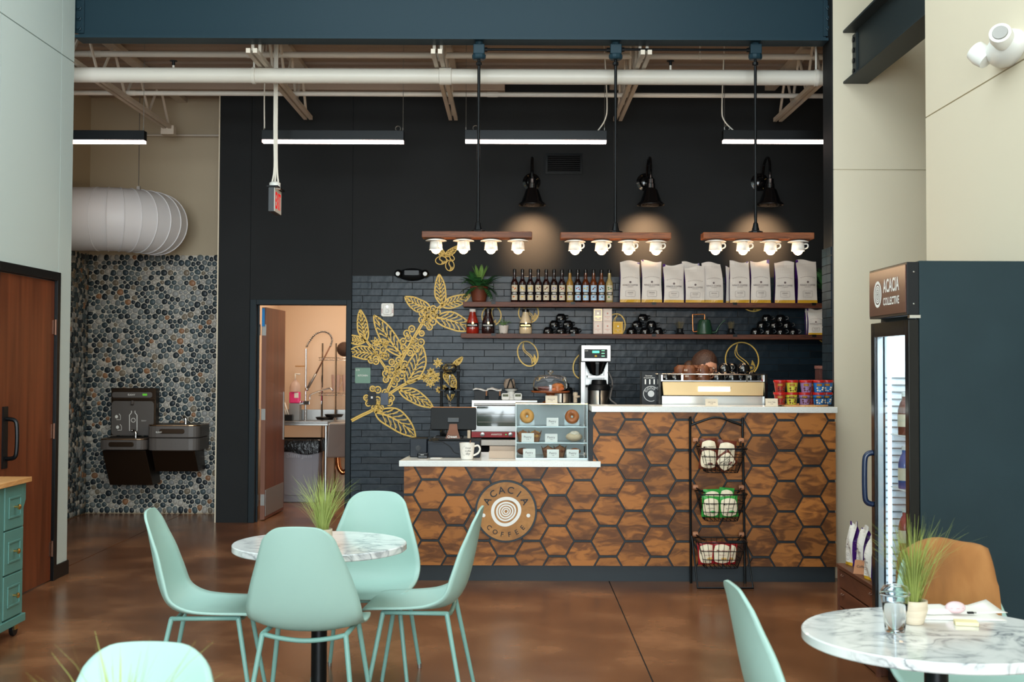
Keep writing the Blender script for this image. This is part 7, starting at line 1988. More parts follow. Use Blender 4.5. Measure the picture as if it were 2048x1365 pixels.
for si, z in enumerate(shel):
    for k in range(3):
        y = YF1 - .21 + .004 * k; x = fxb + .055 + .075 * k
        cn_, _, ds = DC[(si * 2 + k) % 6]
        t = thing('drink_bottle', '%s %s on the %s fridge shelf' % (ds, ['behind the glass', 'second from the glass', 'deepest in'][k], ['lowest', 'second', 'third', 'top'][si]), 'bottle', (x, y, z + .004), 0, 'drink bottles in the fridge')
        MB().lathe([(0, 0), (.03, 0), (.032, .004), (.032, .12), (.022, .155), (.013, .17), (.013, .19)], (x, y, z + .004), 16).obj('bottle_body', DM[cn_], t, smooth=True)
        MB().lathe([(.0145, .186), (.0145, .205), (0, .206)], (x, y, z + .004), 12).obj('cap', M['white'], t)
        MB().lathe([(.0325, .04), (.0325, .1)], (x, y, z + .004), 16, cap=False).obj('label', SN['red'] if k % 2 else M['snack_cream'], t, smooth=True)
area('fridge_light', (fxb + .2, (YF0 + YF1) / 2, zs0 - .04), (fxb + .2, (YF0 + YF1) / 2, 0), .3, .4, 4, (.85, .95, 1.0))
# ================================================================ DRESSER WITH COFFEE BAGS
dxf = PZ(1700, 1311, 0).x
yd1 = PX(1672.5, 1150, dxf).y; yd0 = YF1 + .02; zdt = PX(1672.5, 1127, dxf).z
ds = thing('drawer_chest', 'low brown wooden chest of drawers beyond the fridge', 'chest of drawers', (dxf + .2, (yd0 + yd1) / 2, 0))
MB().box(dxf, XR - .01, yd0, yd1, zdt - .022, zdt).obj('top_board', M['dresserwood'], ds, bevel=.003)
MB().box(dxf + .03, XR - .02, yd0 + .02, yd1 - .02, .0, zdt - .022).obj('carcass', M['dresserwood'], ds)
MB().box(dxf + .006, dxf + .03, yd1 - .02, yd1, 0, zdt - .022).box(dxf + .006, dxf + .03, yd0, yd0 + .02, 0, zdt - .022).obj('stile', M['dresserwood'], ds)
hh = (zdt - .03) / 4
for k in range(4):
    z = zdt - .028 - (k + 1) * hh
    d_ = MB().box(dxf + .012, dxf + .03, yd0 + .024, yd1 - .024, z + .006, z + hh - .004).obj('drawer', M['dresserwood'], ds, bevel=.002)
    for y in (yd1 - .1, yd0 + .1): MB().tube(smooth_path([(dxf + .012, y - .018, z + hh * .78), (dxf + .002, y - .016, z + hh * .74), (dxf + .002, y + .016, z + hh * .74), (dxf + .012, y + .018, z + hh * .78)], 3), .004, 6).obj('pull', M['dullhinge'], d_)
for k, (px, py, ph, lab) in enumerate(((1706, 1131, 1046, 'purple sided white coffee bag at the far end of the chest'), (1727, 1141, 1054, 'purple sided white coffee bag in the middle of the chest'), (1743, 1160, 1075, 'purple sided white coffee bag next to the fridge door'))):
    p = PZ(px, py, zdt); H_ = P(px, ph, p.y).z - zdt
    coffee_bag(lab, (p.x + .01, p.y, zdt + .001), .085, H_, .065, R(-80), -.0, 40 + k, 'coffee bags on the drawer chest')
p = PZ(1721, 1150, zdt)
t = thing('price_card', 'small kraft price card leaning on the chest of drawers', 'price card', (p.x, p.y, zdt + .001), R(-35))
MB().hexa([(-.04, 0, 0), (.04, 0, 0), (.04, .002, 0), (-.04, .002, 0), (-.04, .03, .07), (.04, .03, .07), (.04, .032, .07), (-.04, .032, .07)]).obj('card', mat('kraft_card', (176, 120, 84), .8), t, world=False)
MB().text('Coffee', (0, .013, .04), width=.05, v=(0, .4, .92)).obj('lettering', M['ink'], t, world=False)
MB().box(-.03, .03, .02, .034, 0, .02).obj('card_foot', M['rackwood'], t, world=False)
# ================================================================ GREEN KITCHEN CART
kx = PX(37, 1273, PZ(37, 1273, 0).x).x
ky1 = PX(62, 954, kx + .03).y; kzt = PX(62, 954, kx + .03).z
ct_ = thing('kitchen_cart', 'teal kitchen cart with a wooden top and brass knobs', 'cart', (kx - .2, ky1 - .5, 0))
ky0 = ky1 - 1.0; kxb = XL + .03
MB().box(kxb, kx + .035, ky0 - .02, ky1 + .005, kzt - .028, kzt).obj('wooden_top', M['butcher'], ct_, bevel=.003)
zbt = PX(30, 1250, kx).z
MB().box(kxb, kx - .012, ky0, ky1 - .03, zbt, kzt - .028).obj('cabinet_body', M['teal'], ct_)
MB().box(kxb, kx + .012, ky0 - .01, ky1 - .0, zbt - .0, zbt + .045).obj('base_rail', M['teal'], ct_, bevel=.003)
MB().prismx([(ky1 - .03, kzt - .028), (ky1 - .0, kzt - .028), (ky1 - .0, kzt - .13), (ky1 - .03, kzt - .17)], kx - .06, kx + .002).obj('corbel', M['teal'], ct_)
yA, yB_ = PX(7, 1050, kx).y, ky1 - .035
MB().box(kx - .012, kx, yA - .04, yA, zbt + .045, kzt - .028).box(kx - .012, kx, yB_ - .004, ky1 - .03, zbt + .045, kzt - .028).obj('stile', M['teal'], ct_)
z_hi = kzt - .03; z_lo = zbt + .05; dh = (z_hi - z_lo) / 3
for k in range(3):
    za, zb_ = z_lo + dh * k + .004, z_lo + dh * (k + 1) - .004
    d_ = MB().box(kx - .012, kx + .006, yA + .003, yB_ - .003, za, zb_).obj('drawer', M['teal'], ct_, bevel=.003)
    fr_ = MB()
    y0, y1 = yA + .05, yB_ - .05; w_ = .012
    fr_.box(kx + .006, kx + .012, y0, y1, za + .06, za + .06 + w_).box(kx + .006, kx + .012, y0, y1, zb_ - .06 - w_, zb_ - .06).box(kx + .006, kx + .012, y0, y0 + w_, za + .06 + w_, zb_ - .06 - w_).box(kx + .006, kx + .012, y1 - w_, y1, za + .06 + w_, zb_ - .06 - w_)
    fr_.obj('raised_moulding', M['teal'], d_, bevel=.002)
    MB().lathe([(.006, 0), (.006, .018), (.015, .022), (.016, .03), (.008, .036), (0, .037)], (kx + .006, (y0 + y1) / 2, (za + zb_) / 2), 14, 'x').obj('knob', M['brass'], d_, smooth=True)
MB().box(kx - .012, kx + .006, ky0 + .05, yA - .045, z_lo, z_hi).obj('cabinet_door', M['teal'], ct_, bevel=.003)
for y in (ky1 - .07, ky0 + .07):
    w_ = MB().lathe([(0, -.012), (.036, -.012), (.04, -.008), (.04, .008), (.036, .012), (0, .012)], (kx - .03, y, .041), 22, 'x').obj('caster_wheel', M['black'], ct_, smooth=True)
    MB().box(kx - .05, kx - .044, y - .02, y + .02, .04, zbt).box(kx - .016, kx - .01, y - .02, y + .02, .04, zbt).obj('caster_fork', M['brass'], w_)
    MB().lathe([(0, -.012), (.036, -.012), (.04, -.008), (.04, .008), (.036, .012), (0, .012)], (kxb + .03, y, .041), 22, 'x').obj('caster_wheel', M['black'], ct_, smooth=True)
# ================================================================ DRINKING FOUNTAIN
M['bronze'] = mat('dark_bronze_steel', (58, 44, 32), .4, metal=.8); M['fgrey'] = mat('warm_grey_plastic', (92, 86, 82), .45); M['basin'] = mat('bronze_basin', (170, 140, 110), .25, metal=1)
YQ = YP - .015
FX = lambda px, Y=YQ - .3: P(px, 880, Y).x
FZ = lambda py, Y=YQ - .3: P(300, py, Y).z
df_ = thing('drinking_fountain', 'twin grey drinking fountain with bottle filler on the pebble wall', 'drinking fountain', (FX(300), YQ - .15, FZ(975)))
def fbox(a, b, pt, pb, y0, y1, name, m, par=None, bevel=.008, Yr=None):
    Yr = Yr or y0
    return MB().box(P(a, 880, Yr).x, P(b, 880, Yr).x, y0, y1, P(300, pb, Yr).z, P(300, pt, Yr).z).obj(name, m, par or df_, bevel=bevel)
# bottle filler back unit
yb0 = YQ - .16
bf = fbox(219, 309, 777, 872, yb0 + .03, YQ, 'filler_housing', M['bronze'], Yr=yb0)
fbox(221, 308, 778, 801, yb0 + .012, yb0 + .03, 'filler_header', M['bronze'], bf, .004, yb0)
bd = MB().prism(rrect(P(224, 790, yb0).x, P(304, 790, yb0).x, P(300, 796, yb0).z, P(300, 785, yb0).z, .02), yb0 + .004, yb0 + .012).obj('header_bar', M['fgrey'], bf)
MB().text('ELKAY', (P(263, 790, yb0).x, yb0 + .003, P(263, 790, yb0).z), width=.075, bold=.02).obj('lettering', M['paper'], bf)
MB().box(P(285, 790, yb0).x, P(294, 790, yb0).x, yb0 + .002, yb0 + .004, P(300, 792, yb0).z, P(300, 788, yb0).z).obj('indicator', mat('green_indicator', (90, 170, 50), .4, emit=(90, 190, 40), es=.5), bf)
MB().prism(rrect(P(221, 840, yb0).x, P(306, 840, yb0).x, P(300, 872, yb0).z, P(300, 803, yb0).z, .035), yb0 + .022, yb0 + .032).obj('alcove_panel', M['fgrey'], bf, bevel=.004)
MB().tube([(P(264, 808, yb0).x, yb0 + .02, P(264, 803, yb0).z), (P(264, 808, yb0).x, yb0 + .0, P(264, 810, yb0).z)], .016, 10).obj('spout', M['fgrey'], bf)
ik = MB(); yi = yb0 + .0205
def FP(px, py): return (P(px, py, yi).x, yi, P(px, py, yi).z)
ik.ribbon([FP(*a) for a in ((263, 822), (263, 826), (259, 831), (259, 862), (274, 862), (274, 831), (270, 826), (270, 822))], .008)
ik.ribbon([FP(266.5 + 4 * math.cos(a), 841 + 4 * math.sin(a)) for a in [2 * PI * k / 16 for k in range(16)]], .006, closed=True)
for (a, b) in ((233, 830), (235, 851)):
    ik.ribbon([FP(a, b + 10), FP(a + 8, b + 10), FP(a + 8, b + 2), FP(a + 5, b - 2)], .005)
    ik.ball((FP(a, b + 4)[0], yi, FP(a, b + 4)[2]), (.016, .001, .018), 8, 4)
ik.text('ELKAY', FP(288, 842), width=.05)
ik.obj('pictogram', M['paper'], bf)
def basin(a, b, pt, pm, pb, y0, lab, apron_b, par_name):
    xa, xb = P(a, 880, y0).x, P(b, 880, y0).x; z1_, z2_, z3_ = P(300, pt, y0).z, P(300, pm, y0).z, P(300, pb, y0).z
    out = []
    for k in range(0, 13):
        ang = R(180 + 180 * k / 12); out.append(((xa + xb) / 2 + (xb - xa) / 2 * (abs(math.cos(ang)) ** .35) * (1 if math.cos(ang) > 0 else -1), y0 + .12 + .12 * (abs(math.sin(ang)) ** .6) * -1))
    poly = out + [(xb, YQ), (xa, YQ)]
    bs = MB().prismz(poly, z2_, z1_ - .004).obj('basin_body', M['fgrey'], df_, bevel=.008)
    poly2 = [((p_[0] - (xa + xb) / 2) * 1.0 + (xa + xb) / 2, p_[1]) for p_ in poly]
    MB().prismz(poly2, z1_ - .004, z1_ + .008).obj('basin_rim', M['basin'], bs, bevel=.003)
    inn = [((p_[0] - (xa + xb) / 2) * .86 + (xa + xb) / 2, (p_[1] - (y0 + YQ) / 2) * .78 + (y0 + YQ) / 2 - .01) for p_ in poly]
    MB().prismz(inn, z1_ + .004, z1_ + .0095).obj('basin_bowl', M['bronze'], bs)
    if pb > pm + 6:
        MB().prismz([((p_[0] - (xa + xb) / 2) * .985 + (xa + xb) / 2, p_[1] + .006) for p_ in poly], z3_, z2_ - .006).obj('lower_shell', M['fgrey'], df_, bevel=.006)
    xm_ = (xa + xb) / 2
    MB().prism(rrect(xm_ - .13, xm_ + .12, (z1_ * .55 + z2_ * .45) - .025, (z1_ * .55 + z2_ * .45) + .022, .02), y0 - .008, y0 + .01).obj('push_bar', M['bronze'], bs, bevel=.004)
    bx_ = xm_ + .09
    MB().tube(smooth_path([(bx_, y0 + .16, z1_), (bx_, y0 + .16, z1_ + .06), (bx_ - .02, y0 + .14, z1_ + .09), (bx_ - .03, y0 + .12, z1_ + .075)], 4), [.018] * 5 + [.013] * 8, 10).obj('bubbler', M['chrome'], bs, smooth='all')
    return xm_, z1_
basin(196, 291, 880, 901, 901, YQ - .44, '', 0, '')
basin(292, 397, 852, 876, 902, YQ - .44, '', 0, '')
for a, b, a2, b2, pt, pb in ((204, 291, 213, 300, 902, 973), (303, 389, 305, 392, 902, 945)):
    y0 = YQ - .38
    za, zb_ = P(300, pt, y0).z, P(300, pb, y0).z
    MB().hexa([(P(a2, pb, y0).x, y0 + .1, zb_), (P(b2, pb, y0).x, y0 + .1, zb_), (P(b2, pb, y0).x, YQ, zb_), (P(a2, pb, y0).x, YQ, zb_), (P(a, pt, y0).x, y0, za), (P(b, pt, y0).x, y0, za), (P(b, pt, y0).x, YQ, za), (P(a, pt, y0).x, YQ, za)]).obj('apron', M['bronze'], df_, bevel=.004)
for k in range(9):
    z = FZ(862 + 5 * k); x = P(397, 880, YQ - .2).x
    MB().box(x - .004, x + .004, YQ - .25, YQ - .1, z, z + .012).obj('side_louver', M['black'], df_)
MB().text('ELKAY', (P(318, 866, YQ - .45).x, YQ - .452, P(318, 865, YQ - .45).z), width=.06, bold=.02).obj('lettering', M['paper'], df_)
# ================================================================ KITCHEN BEYOND THE DOORWAY
yT = 13.95
tr = thing('trash_bin', 'grey plastic bin with a black liner inside the kitchen', 'bin', (P(598, 1000, yT).x, yT + .14, 0))
x0, x1 = P(556, 900, yT).x, P(640, 900, yT).x; zt_ = P(600, 882, yT).z
gm_ = mat('grey_bin_plastic', (140, 140, 148), .55)
xb0, xb1 = P(558, 1000, yT).x, P(632, 1000, yT).x
MB().hexa([(xb0, yT + .02, 0), (xb1, yT + .02, 0), (xb1, yT + .25, 0), (xb0, yT + .25, 0), (x0, yT, zt_), (x1, yT, zt_), (x1, yT + .28, zt_), (x0, yT + .28, zt_)]).obj('bin_body', gm_, tr, bevel=.012)
xm_ = (x0 + x1) / 2
MB().prism(rrect(xm_ - .165, xm_ + .155, .08, zt_ - .09, .03), yT + .006, yT + .02).obj('front_panel', gm_, tr, bevel=.004)
MB().text('Slim Jim', (xm_, yT + .002, zt_ - .17), width=.28, h=.07, bold=.02).obj('lettering', mat('pale_grey_print', (164, 164, 172), .5), tr)
rows = []
for i, (dz, o_) in enumerate(((-.14, .012), (-.07, .02), (0, .014), (.02, 0), (.0, -.02))):
    rows.append([(x0 - o_ + (x1 - x0 + 2 * o_) * (a if True else 0), y_, zt_ + dz + (.018 * math.sin(7 * a + 3 * i) if i < 2 else 0)) for a, y_ in [(k / 10, yT - o_) for k in range(11)] + [(1, yT + .14), (1, yT + .28 + o_), (0, yT + .28 + o_), (0, yT + .14), (0, yT - o_)]])
MB().grid(rows).obj('bin_liner', mat('black_bin_liner', (16, 16, 18), .25, bump=(30, .6)), tr, smooth='all')
# sink table
ys = 14.35; zs_ = P(610, 843, ys - .3).z
KX = lambda px, Y=ys: P(px, 850, Y).x
sk_ = thing('kitchen_sink', 'stainless kitchen sink unit with deep bowls behind the door', 'sink', (KX(640), ys, 0))
MB().box(KX(556, ys - .3), KX(656, ys - .3), ys - .3, ys + .5, zs_ - .05, zs_ - .02).box(KX(556, ys - .3), KX(656, ys - .3), ys - .3, ys - .28, zs_ - .02, zs_).obj('drainboard', M['stainless'], sk_, bevel=.004)
MB().hexa([(KX(652, ys - .2), ys - .2, zs_ - .42), (KX(730), ys + .0, zs_ - .42), (KX(730), ys + .5, zs_ - .42), (KX(652), ys + .5, zs_ - .42), (KX(656, ys - .3), ys - .3, zs_ - .02), (KX(730), ys - .1, zs_ - .02), (KX(730), ys + .5, zs_ - .02), (KX(656), ys + .5, zs_ - .02)]).obj('sink_bowl', mat('satin_sink_steel', (176, 170, 164), .4, metal=.5), sk_, bevel=.02)
MB().box(KX(556), KX(720), ys + .5, ys + .53, zs_ - .05, zs_ + .1).obj('splash_back', M['stainless'], sk_)
for px in (560, 655, 720): MB().tube([(KX(px), ys - .12 if px < 700 else ys + .2, 0), (KX(px), ys - .12 if px < 700 else ys + .2, zs_ - .05)], .018, 10).obj('leg', M['stainless'], sk_)
# pre rinse faucet
yf_ = ys + .42
FQ = lambda px, py, Y=yf_: P(px, py, Y)
fa = thing('spray_faucet', 'chrome pre rinse faucet with an arched spring hose', 'faucet', (FQ(612, 830).x, yf_, zs_))
MB().tube([(FQ(612, 0).x if False else FQ(611, 825).x, yf_, zs_ - .02), FQ(612, 698)], .0125, 10).obj('riser', M['chrome'], fa, smooth=True)
pth = smooth_path([FQ(613, 695), FQ(618, 685), FQ(630, 670), FQ(645, 664), FQ(658, 668), FQ(664, 680), FQ(661, 692)], 6)
MB().tube(pth, .007, 8).obj('hose', M['black'], fa, smooth='all')
cl = []
for i in range(0, len(pth) * 4):
    f = i / 4; i0 = min(int(f), len(pth) - 2); cl.append(pth[i0].lerp(pth[i0 + 1], f - i0))
helix = []
for i, p in enumerate(cl[:-1]):
    tg = (cl[i + 1] - p).normalized(); nn = tg.cross(Vector((0, 1, 0))).normalized(); a = i * 1.25
    helix.append(p + (nn * math.cos(a) + Vector((0, 1, 0)) * math.sin(a)) * .015)
MB().tube(helix, .003, 5).obj('spring', M['chrome'], fa, smooth='all')
MB().tube([FQ(661, 692), FQ(632, 748)], .009, 8).obj('lower_hose', mat('brown_rubber_hose', (126, 84, 60), .45), fa, smooth='all')
MB().tube([FQ(632, 748), FQ(616, 776)], [.013, .016], 10).obj('spray_grip', M['galv'], fa, smooth='all')
MB().lathe([(.02, -.02), (.026, 0), (.02, .02)], FQ(614, 779), 14).obj('spray_head', M['chrome'], fa, smooth=True)
MB().tube(smooth_path([FQ(617, 768), FQ(620, 760), FQ(619, 754)], 4), .004, 6).obj('lever', M['chrome'], fa)
MB().tube([FQ(612, 733), FQ(591, 733, ys + .8)], .007, 8).obj('wall_bracket', M['brass'], fa)
MB().cbox(FQ(611, 806), (.1, .06, .05)).obj('mixer_body', M['chrome'], fa, bevel=.008)
MB().tube(smooth_path([FQ(620, 800), FQ(621, 790), FQ(640, 782), FQ(660, 777), FQ(665, 782)], 4), .01, 8).obj('swing_spout', M['chrome'], fa, smooth='all')
# soap jug
c = FQ(590, 806, ys + .3); c.z = FQ(590, 807, ys + .3).z
sj = thing('soap_jug', 'clear pump jug half full of pink soap', 'jug', (c.x, c.y, zs_))
MB().box(c.x - .06, c.x + .06, ys + .25, ys + .4, zs_ - .019, c.z).obj('jug_stand', M['galv'], sj)
kz = FQ(590, 784, ys + .3).z
M['pinksoap'] = mat('pink_soap', (236, 60, 130), .3, emit=(236, 60, 130), es=.0); M['jug'] = mat('milky_jug', (240, 214, 200), .4, trans=.5)
MB().prismz(rrect(c.x - .062, c.x + .062, c.y - .05, c.y + .05, .02), c.z + .001, kz).obj('soap', M['pinksoap'], sj, bevel=.01)
MB().lathe([(.066, kz), (.064, kz + .06), (.05, kz + .1), (.02, kz + .125), (.018, kz + .14)], c * 1.0 - Vector((0, 0, c.z)), 20).obj('jug_shoulder', M['jug'], sj, smooth=True)
MB().tube([(c.x, c.y, kz + .14), (c.x, c.y, kz + .21)], .007, 8).tube([(c.x - .005, c.y, kz + .21), (c.x + .06, c.y, kz + .205)], .007, 8).obj('pump', M['white'], sj, smooth='all')
MB().box(c.x + .0, c.x + .05, c.y - .052, c.y - .0505, kz - .07, kz - .01).obj('label', M['paper'], sj)
# brush pot, dark pans
c = FQ(570, 830, ys + .1); c.z = zs_ - .018
bp_ = thing('brush_pot', 'dark pot of white handled brushes by the sink', 'brush pot', c)
MB().box(c.x - .045, c.x + .09, c.y - .05, c.y + .05, c.z, c.z + .075).obj('caddy', M['black'], bp_, bevel=.006)
for k in range(3): MB().tube([(c.x + .01 + .02 * k, c.y, c.z + .04), (c.x - .07 + .03 * k, c.y, c.z + .22)], .009, 8).obj('brush_handle', M['white'], bp_, smooth='all')
MB().ball((c.x - .06, c.y, c.z + .16), (.03, .02, .05), 12, 8).obj('brush_head', M['pinksoap'], bp_, smooth='all')
for k, (px, py, lab) in enumerate(((650, 836, 'black frying pan resting on the sink edge'), (668, 830, 'black lid with a pale ring on the sink edge'))):
    p = FQ(px, py, ys + .05)
    p.z = zs_ + .0
    t = thing('frying_pan', lab, 'pan', (p.x, p.y, zs_))
    MB().lathe([(0, 0), (.09, 0), (.11, .03), (.106, .03), (.088, .006), (0, .006)], (p.x, p.y, zs_ + .002 + k * .032), 24).obj('pan_body', M['black'], t, smooth=True)
    MB().lathe([(.05, .0065), (.055, .0095), (.06, .0065)], (p.x, p.y, zs_ + .002 + k * .032), 24, cap=False).obj('ring', M['brass'] if k else M['blackmetal'], t)
# wire shelf at the back
yw2 = YK - .35
ws = thing('wire_rack', 'chrome wire shelving at the back of the kitchen', 'rack', (P(672, 900, yw2).x, yw2, 0))
for px in (645, 672): MB().tube([(P(px, 700, yw2 if px < 660 else yw2 - .1).x, yw2 if px < 660 else yw2 - .1, 0), P(px, 687, yw2 if px < 660 else yw2 - .1)], .013, 8).obj('post', M['chrome'], ws)
for py in (716, 786):
    z = P(660, py, yw2).z; b = MB()
    xa_, xb_ = P(640, py, yw2).x, P(720, py, yw2).x
    b.tube([(xa_, yw2 - .1, z), (xb_, yw2 - .1, z)], .004, 5).tube([(xa_, yw2 - .1, z - .03), (xb_, yw2 - .1, z - .03)], .004, 5)
    b.tube([(xa_ + (xb_ - xa_) * k / 16, yw2 - .1, z - .03 * (k % 2)) for k in range(17)], .003, 5)
    for k in range(10): b.tube([(xa_ + (xb_ - xa_) * k / 9, yw2 - .1, z), (xa_ + (xb_ - xa_) * k / 9, yw2 + .25, z)], .003, 4)
    b.obj('wire_shelf', M['chrome'], ws)
p = P(684, 714, yw2); 
dt_ = thing('cloth_bundle', 'dark brown bundle on the upper kitchen wire shelf', 'bundle', (p.x, yw2 + .05, p.z))
MB().ball((p.x + .02, yw2 + .05, p.z + .09), (.09, .08, .088), 16, 10).obj('bundle', mat('dark_brown_cloth', (72, 52, 40), .9, bump=(20, .8)), dt_, smooth='all')
p = P(676, 784, yw2)
for k, lab in enumerate(('clear plastic pitcher at the left of the lower kitchen shelf', 'clear plastic pitcher at the right of the lower kitchen shelf')):
    t = thing('pitcher', lab, 'pitcher', (p.x + .13 * k - .03, yw2 + .02, p.z))
    MB().lathe([(0, .001), (.045, .001), (.055, .2), (.052, .2), (.043, .006), (0, .005)], (p.x + .13 * k - .03, yw2 + .02, p.z), 20).obj('pitcher_body', M['jug'], t, smooth=True)
    MB().tube(smooth_path([(p.x + .13 * k + .02, yw2 + .02, p.z + .17), (p.x + .13 * k + .06, yw2 + .02, p.z + .15), (p.x + .13 * k + .02, yw2 + .02, p.z + .06)], 4), .006, 6).obj('handle', M['jug'], t)
# copper drain pipe under the sink
tag(MB().tube(smooth_path([(KX(670), ys + .25, zs_ - .42), (KX(672), ys + .25, .35), (KX(680), ys + .25, .28), (KX(690), ys + .25, .3), (KX(694), ys + .25, .2), (KX(690), ys + .3, .0)], 5), .03, 10).obj('drain_pipe', M['copper'], smooth='all'), 'copper drain pipe curving under the kitchen sink', 'pipe')
tag(MB().box(P(556, 1003, 13.6).x - .02, P(560, 1003, 13.6).x + .05, 13.1, 13.2, 0, .03).obj('door_stop', M['rubber'], bevel=.006), 'black wedge door stop under the open kitchen door', 'door stop')
# ================================================================ BARISTA behind the espresso machine
ph = P(1404, 724, 10.25)
HX, HY, HZ_ = ph.x, 10.25, ph.z - .03          # head centre
pr = thing('person', 'person with tied brown hair and glasses bending behind the espresso machine', 'person', (HX - .25, HY, 0))
bmv = bmesh.new()
sk = bmv.verts.layers.skin.verify()
J = {}
def jv(n, p, r, par=None):
    v = bmv.verts.new(p); v[sk].radius = (r, r) if not isinstance(r, tuple) else r
    if par: bmv.edges.new((J[par], v))
    J[n] = v
hx = HX - .3
jv('pelvis', (hx, HY, .93), (.15, .12)); bmv.verts.ensure_lookup_table(); J['pelvis'][sk].use_root = True
jv('waist', (hx + .02, HY, 1.08), (.135, .11), 'pelvis'); jv('chest', (hx + .1, HY, 1.25), (.155, .12), 'waist'); jv('upper', (hx + .17, HY, 1.36), (.12, .1), 'chest'); jv('neck', (hx + .24, HY, 1.44), .055, 'upper'); jv('skull', (HX - .02, HY, 1.5), .05, 'neck')
for s, n in ((-1, 'l'), (1, 'r')):
    jv('sh' + n, (hx + .16, HY + s * .17, 1.34), .06, 'upper'); jv('el' + n, (hx + .26, HY + s * .21, 1.1), .045, 'sh' + n); jv('wr' + n, (hx + .48, HY + s * .12, 1.03), .03, 'el' + n); jv('pa' + n, (hx + .55, HY + s * .1, 1.02), (.022, .04), 'wr' + n)
    for k in range(4):
        b = (hx + .59, HY + s * (.07 + .02 * k), 1.02); jv('f%s%d' % (n, k), b, .011, 'pa' + n); jv('g%s%d' % (n, k), (b[0] + .035 - .006 * abs(k - 1.5), b[1], 1.005), .009, 'f%s%d' % (n, k)); jv('h%s%d' % (n, k), (b[0] + .05 - .006 * abs(k - 1.5), b[1], .985), .008, 'g%s%d' % (n, k))
    jv('t0' + n, (hx + .56, HY + s * .05, 1.015), .012, 'pa' + n); jv('t1' + n, (hx + .59, HY + s * .03, 1.0), .009, 't0' + n)
    jv('hip' + n, (hx - .01, HY + s * .09, .86), .095, 'pelvis'); jv('kn' + n, (hx + .02, HY + s * .1, .47), .062, 'hip' + n); jv('an' + n, (hx - .03, HY + s * .1, .09), .042, 'kn' + n); jv('to' + n, (hx + .13, HY + s * .11, .035), (.035, .042), 'an' + n)
me = bpy.data.meshes.new('body'); bmv.to_mesh(me); bmv.free()
M['apron'] = mat('dark_work_clothes', (34, 36, 42), .8)
me.materials.append(M['apron'])
ob = bpy.data.objects.new('body', me); COL.objects.link(ob); ob.parent = pr; ob.matrix_parent_inverse = Matrix.Identity(4); ob.location = -Vector(pr.location)
ob.modifiers.new('skin', 'SKIN').use_smooth_shade = True
md = ob.modifiers.new('sub', 'SUBSURF'); md.levels = 2; md.render_levels = 2
# head looking to the right and down: sculpted ball
def head_pt(d):
    # d unit vector in head space: +x face forward, y to the side, z up
    r = Vector((.098, .076, .118)); p = Vector((d.x * r.x, d.y * r.y, d.z * r.z))
    if d.x > 0 and d.z < .1: p.y *= 1 - .28 * d.x * min(1, -d.z + .1)
    if d.x > .55 and abs(d.y) < .35:
        n_ = max(0, 1 - abs(d.y) / .22) * max(0, 1 - abs(d.z + .12) / .3); p.x += .026 * n_
        b_ = max(0, 1 - abs(d.z - .22) / .16) * .007; p.x += b_
        p.x += .009 * max(0, 1 - abs(d.y) / .3) * max(0, 1 - abs(d.z + .5) / .07) + .007 * max(0, 1 - abs(d.y) / .3) * max(0, 1 - abs(d.z + .62) / .06)
        p.x += .012 * max(0, 1 - abs(d.z + .85) / .15)
    for s in (-1, 1):
        q = (Vector((d.y - s * .36, d.z - .06))).length
        if d.x > .5 and q < .17: p.x -= .012 * (1 - q / .17)
    return p
Mh = Matrix.Translation((HX + .02, HY, HZ_)) @ Matrix.Rotation(R(-22), 4, 'Z') @ Matrix.Rotation(R(24), 4, 'Y')
nu, nv = 48, 36; vs = []; fs = []
for i in range(nv + 1):
    t_ = PI * i / nv
    for j in range(nu):
        a = 2 * PI * j / nu; vs.append(head_pt(Vector((math.sin(t_) * math.cos(a), math.sin(t_) * math.sin(a), math.cos(t_)))))
for i in range(nv):
    for j in range(nu): fs.append((i * nu + j, (i + 1) * nu + j, (i + 1) * nu + (j + 1) % nu, i * nu + (j + 1) % nu))
MB().add(vs, fs).tube([(-.02, 0, -.08), (-.05, 0, -.17)], [.05, .055], 16).xf(Mh).obj('head', M['skin'], pr, smooth='all')
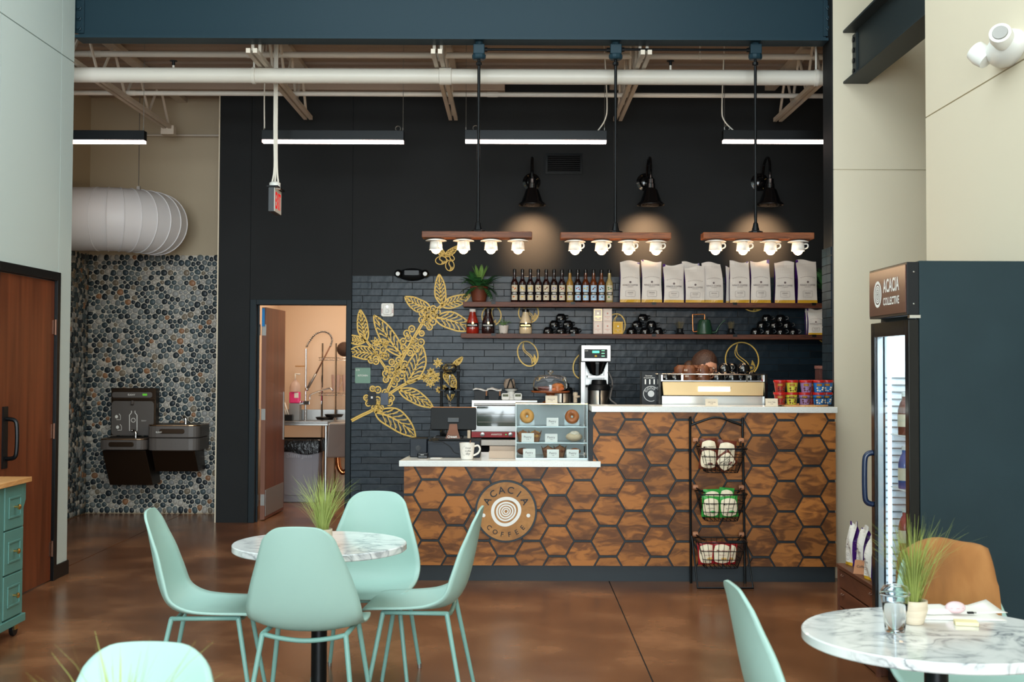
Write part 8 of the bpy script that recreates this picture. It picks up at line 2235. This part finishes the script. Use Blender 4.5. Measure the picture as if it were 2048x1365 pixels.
for s in (-1, 1):
    MB().ball((.078, s * .03, .008), .0125, 12, 8).xf(Mh).obj('eye', M['white'], pr, smooth='all'); MB().ball((.0885, s * .031, .006), .0045, 8, 6).xf(Mh).obj('iris', M['ink'], pr, smooth='all')
    MB().ball((-.002, s * .078, -.01), (.018, .01, .03), 12, 8).xf(Mh).obj('ear', M['skin'], pr, smooth='all')
MB().tube([(.096, -.018, -.062), (.1, 0, -.06), (.096, .018, -.062)], .005, 6).xf(Mh).obj('mouth', mat('lip', (170, 96, 86), .5), pr)
M['hair'] = mat('brown_hair', (58, 36, 26), .55, bump=(120, .4))
hv = []; hf = []
for i in range(nv + 1):
    t_ = PI * i / nv
    for j in range(nu):
        a = 2 * PI * j / nu; d = Vector((math.sin(t_) * math.cos(a), math.sin(t_) * math.sin(a), math.cos(t_)))
        hv.append(Vector((d.x * .107 - .008, d.y * .085, d.z * .126 + .004)) * (1 + .012 * math.sin(14 * a + 3 * t_)))
for i in range(nv):
    for j in range(nu):
        q = [i * nu + j, (i + 1) * nu + j, (i + 1) * nu + (j + 1) % nu, i * nu + (j + 1) % nu]
        c = sum((hv[k] for k in q), Vector()) / 4
        if c.z > .055 - .0 or c.x < -.005 + max(0, c.z) * .9: hf.append(tuple(q))
hr = MB().add(hv, hf).xf(Mh).obj('hair', M['hair'], pr, smooth='all')
MB().ball((-.115, 0, -.06), (.045, .045, .05), 20, 12).xf(Mh).obj('hair_bun', M['hair'], hr, smooth='all')
MB().tube([Vector((-.09 - .012 * math.sin(a), .034 * math.cos(a), -.035 + .034 * math.sin(a))) for a in [2 * PI * k / 16 for k in range(16)]], .009, 6, closed=True).xf(Mh).obj('hair_tie', mat('yellow_hair_tie', (190, 160, 30), .6), hr, smooth='all')
g = MB()
for s in (-1, 1):
    g.tube([(.102, s * .032 + .019 * math.cos(a), .004 + .015 * math.sin(a)) for a in [2 * PI * k / 16 for k in range(16)]], .0022, 5, closed=True).tube([(.1, s * .051, .008), (.0, s * .082, .01)], .002, 5)
g.tube([(.102, -.013, .006), (.104, .013, .006)], .002, 5)
g.xf(Mh).obj('glasses', M['rubber'], pr)
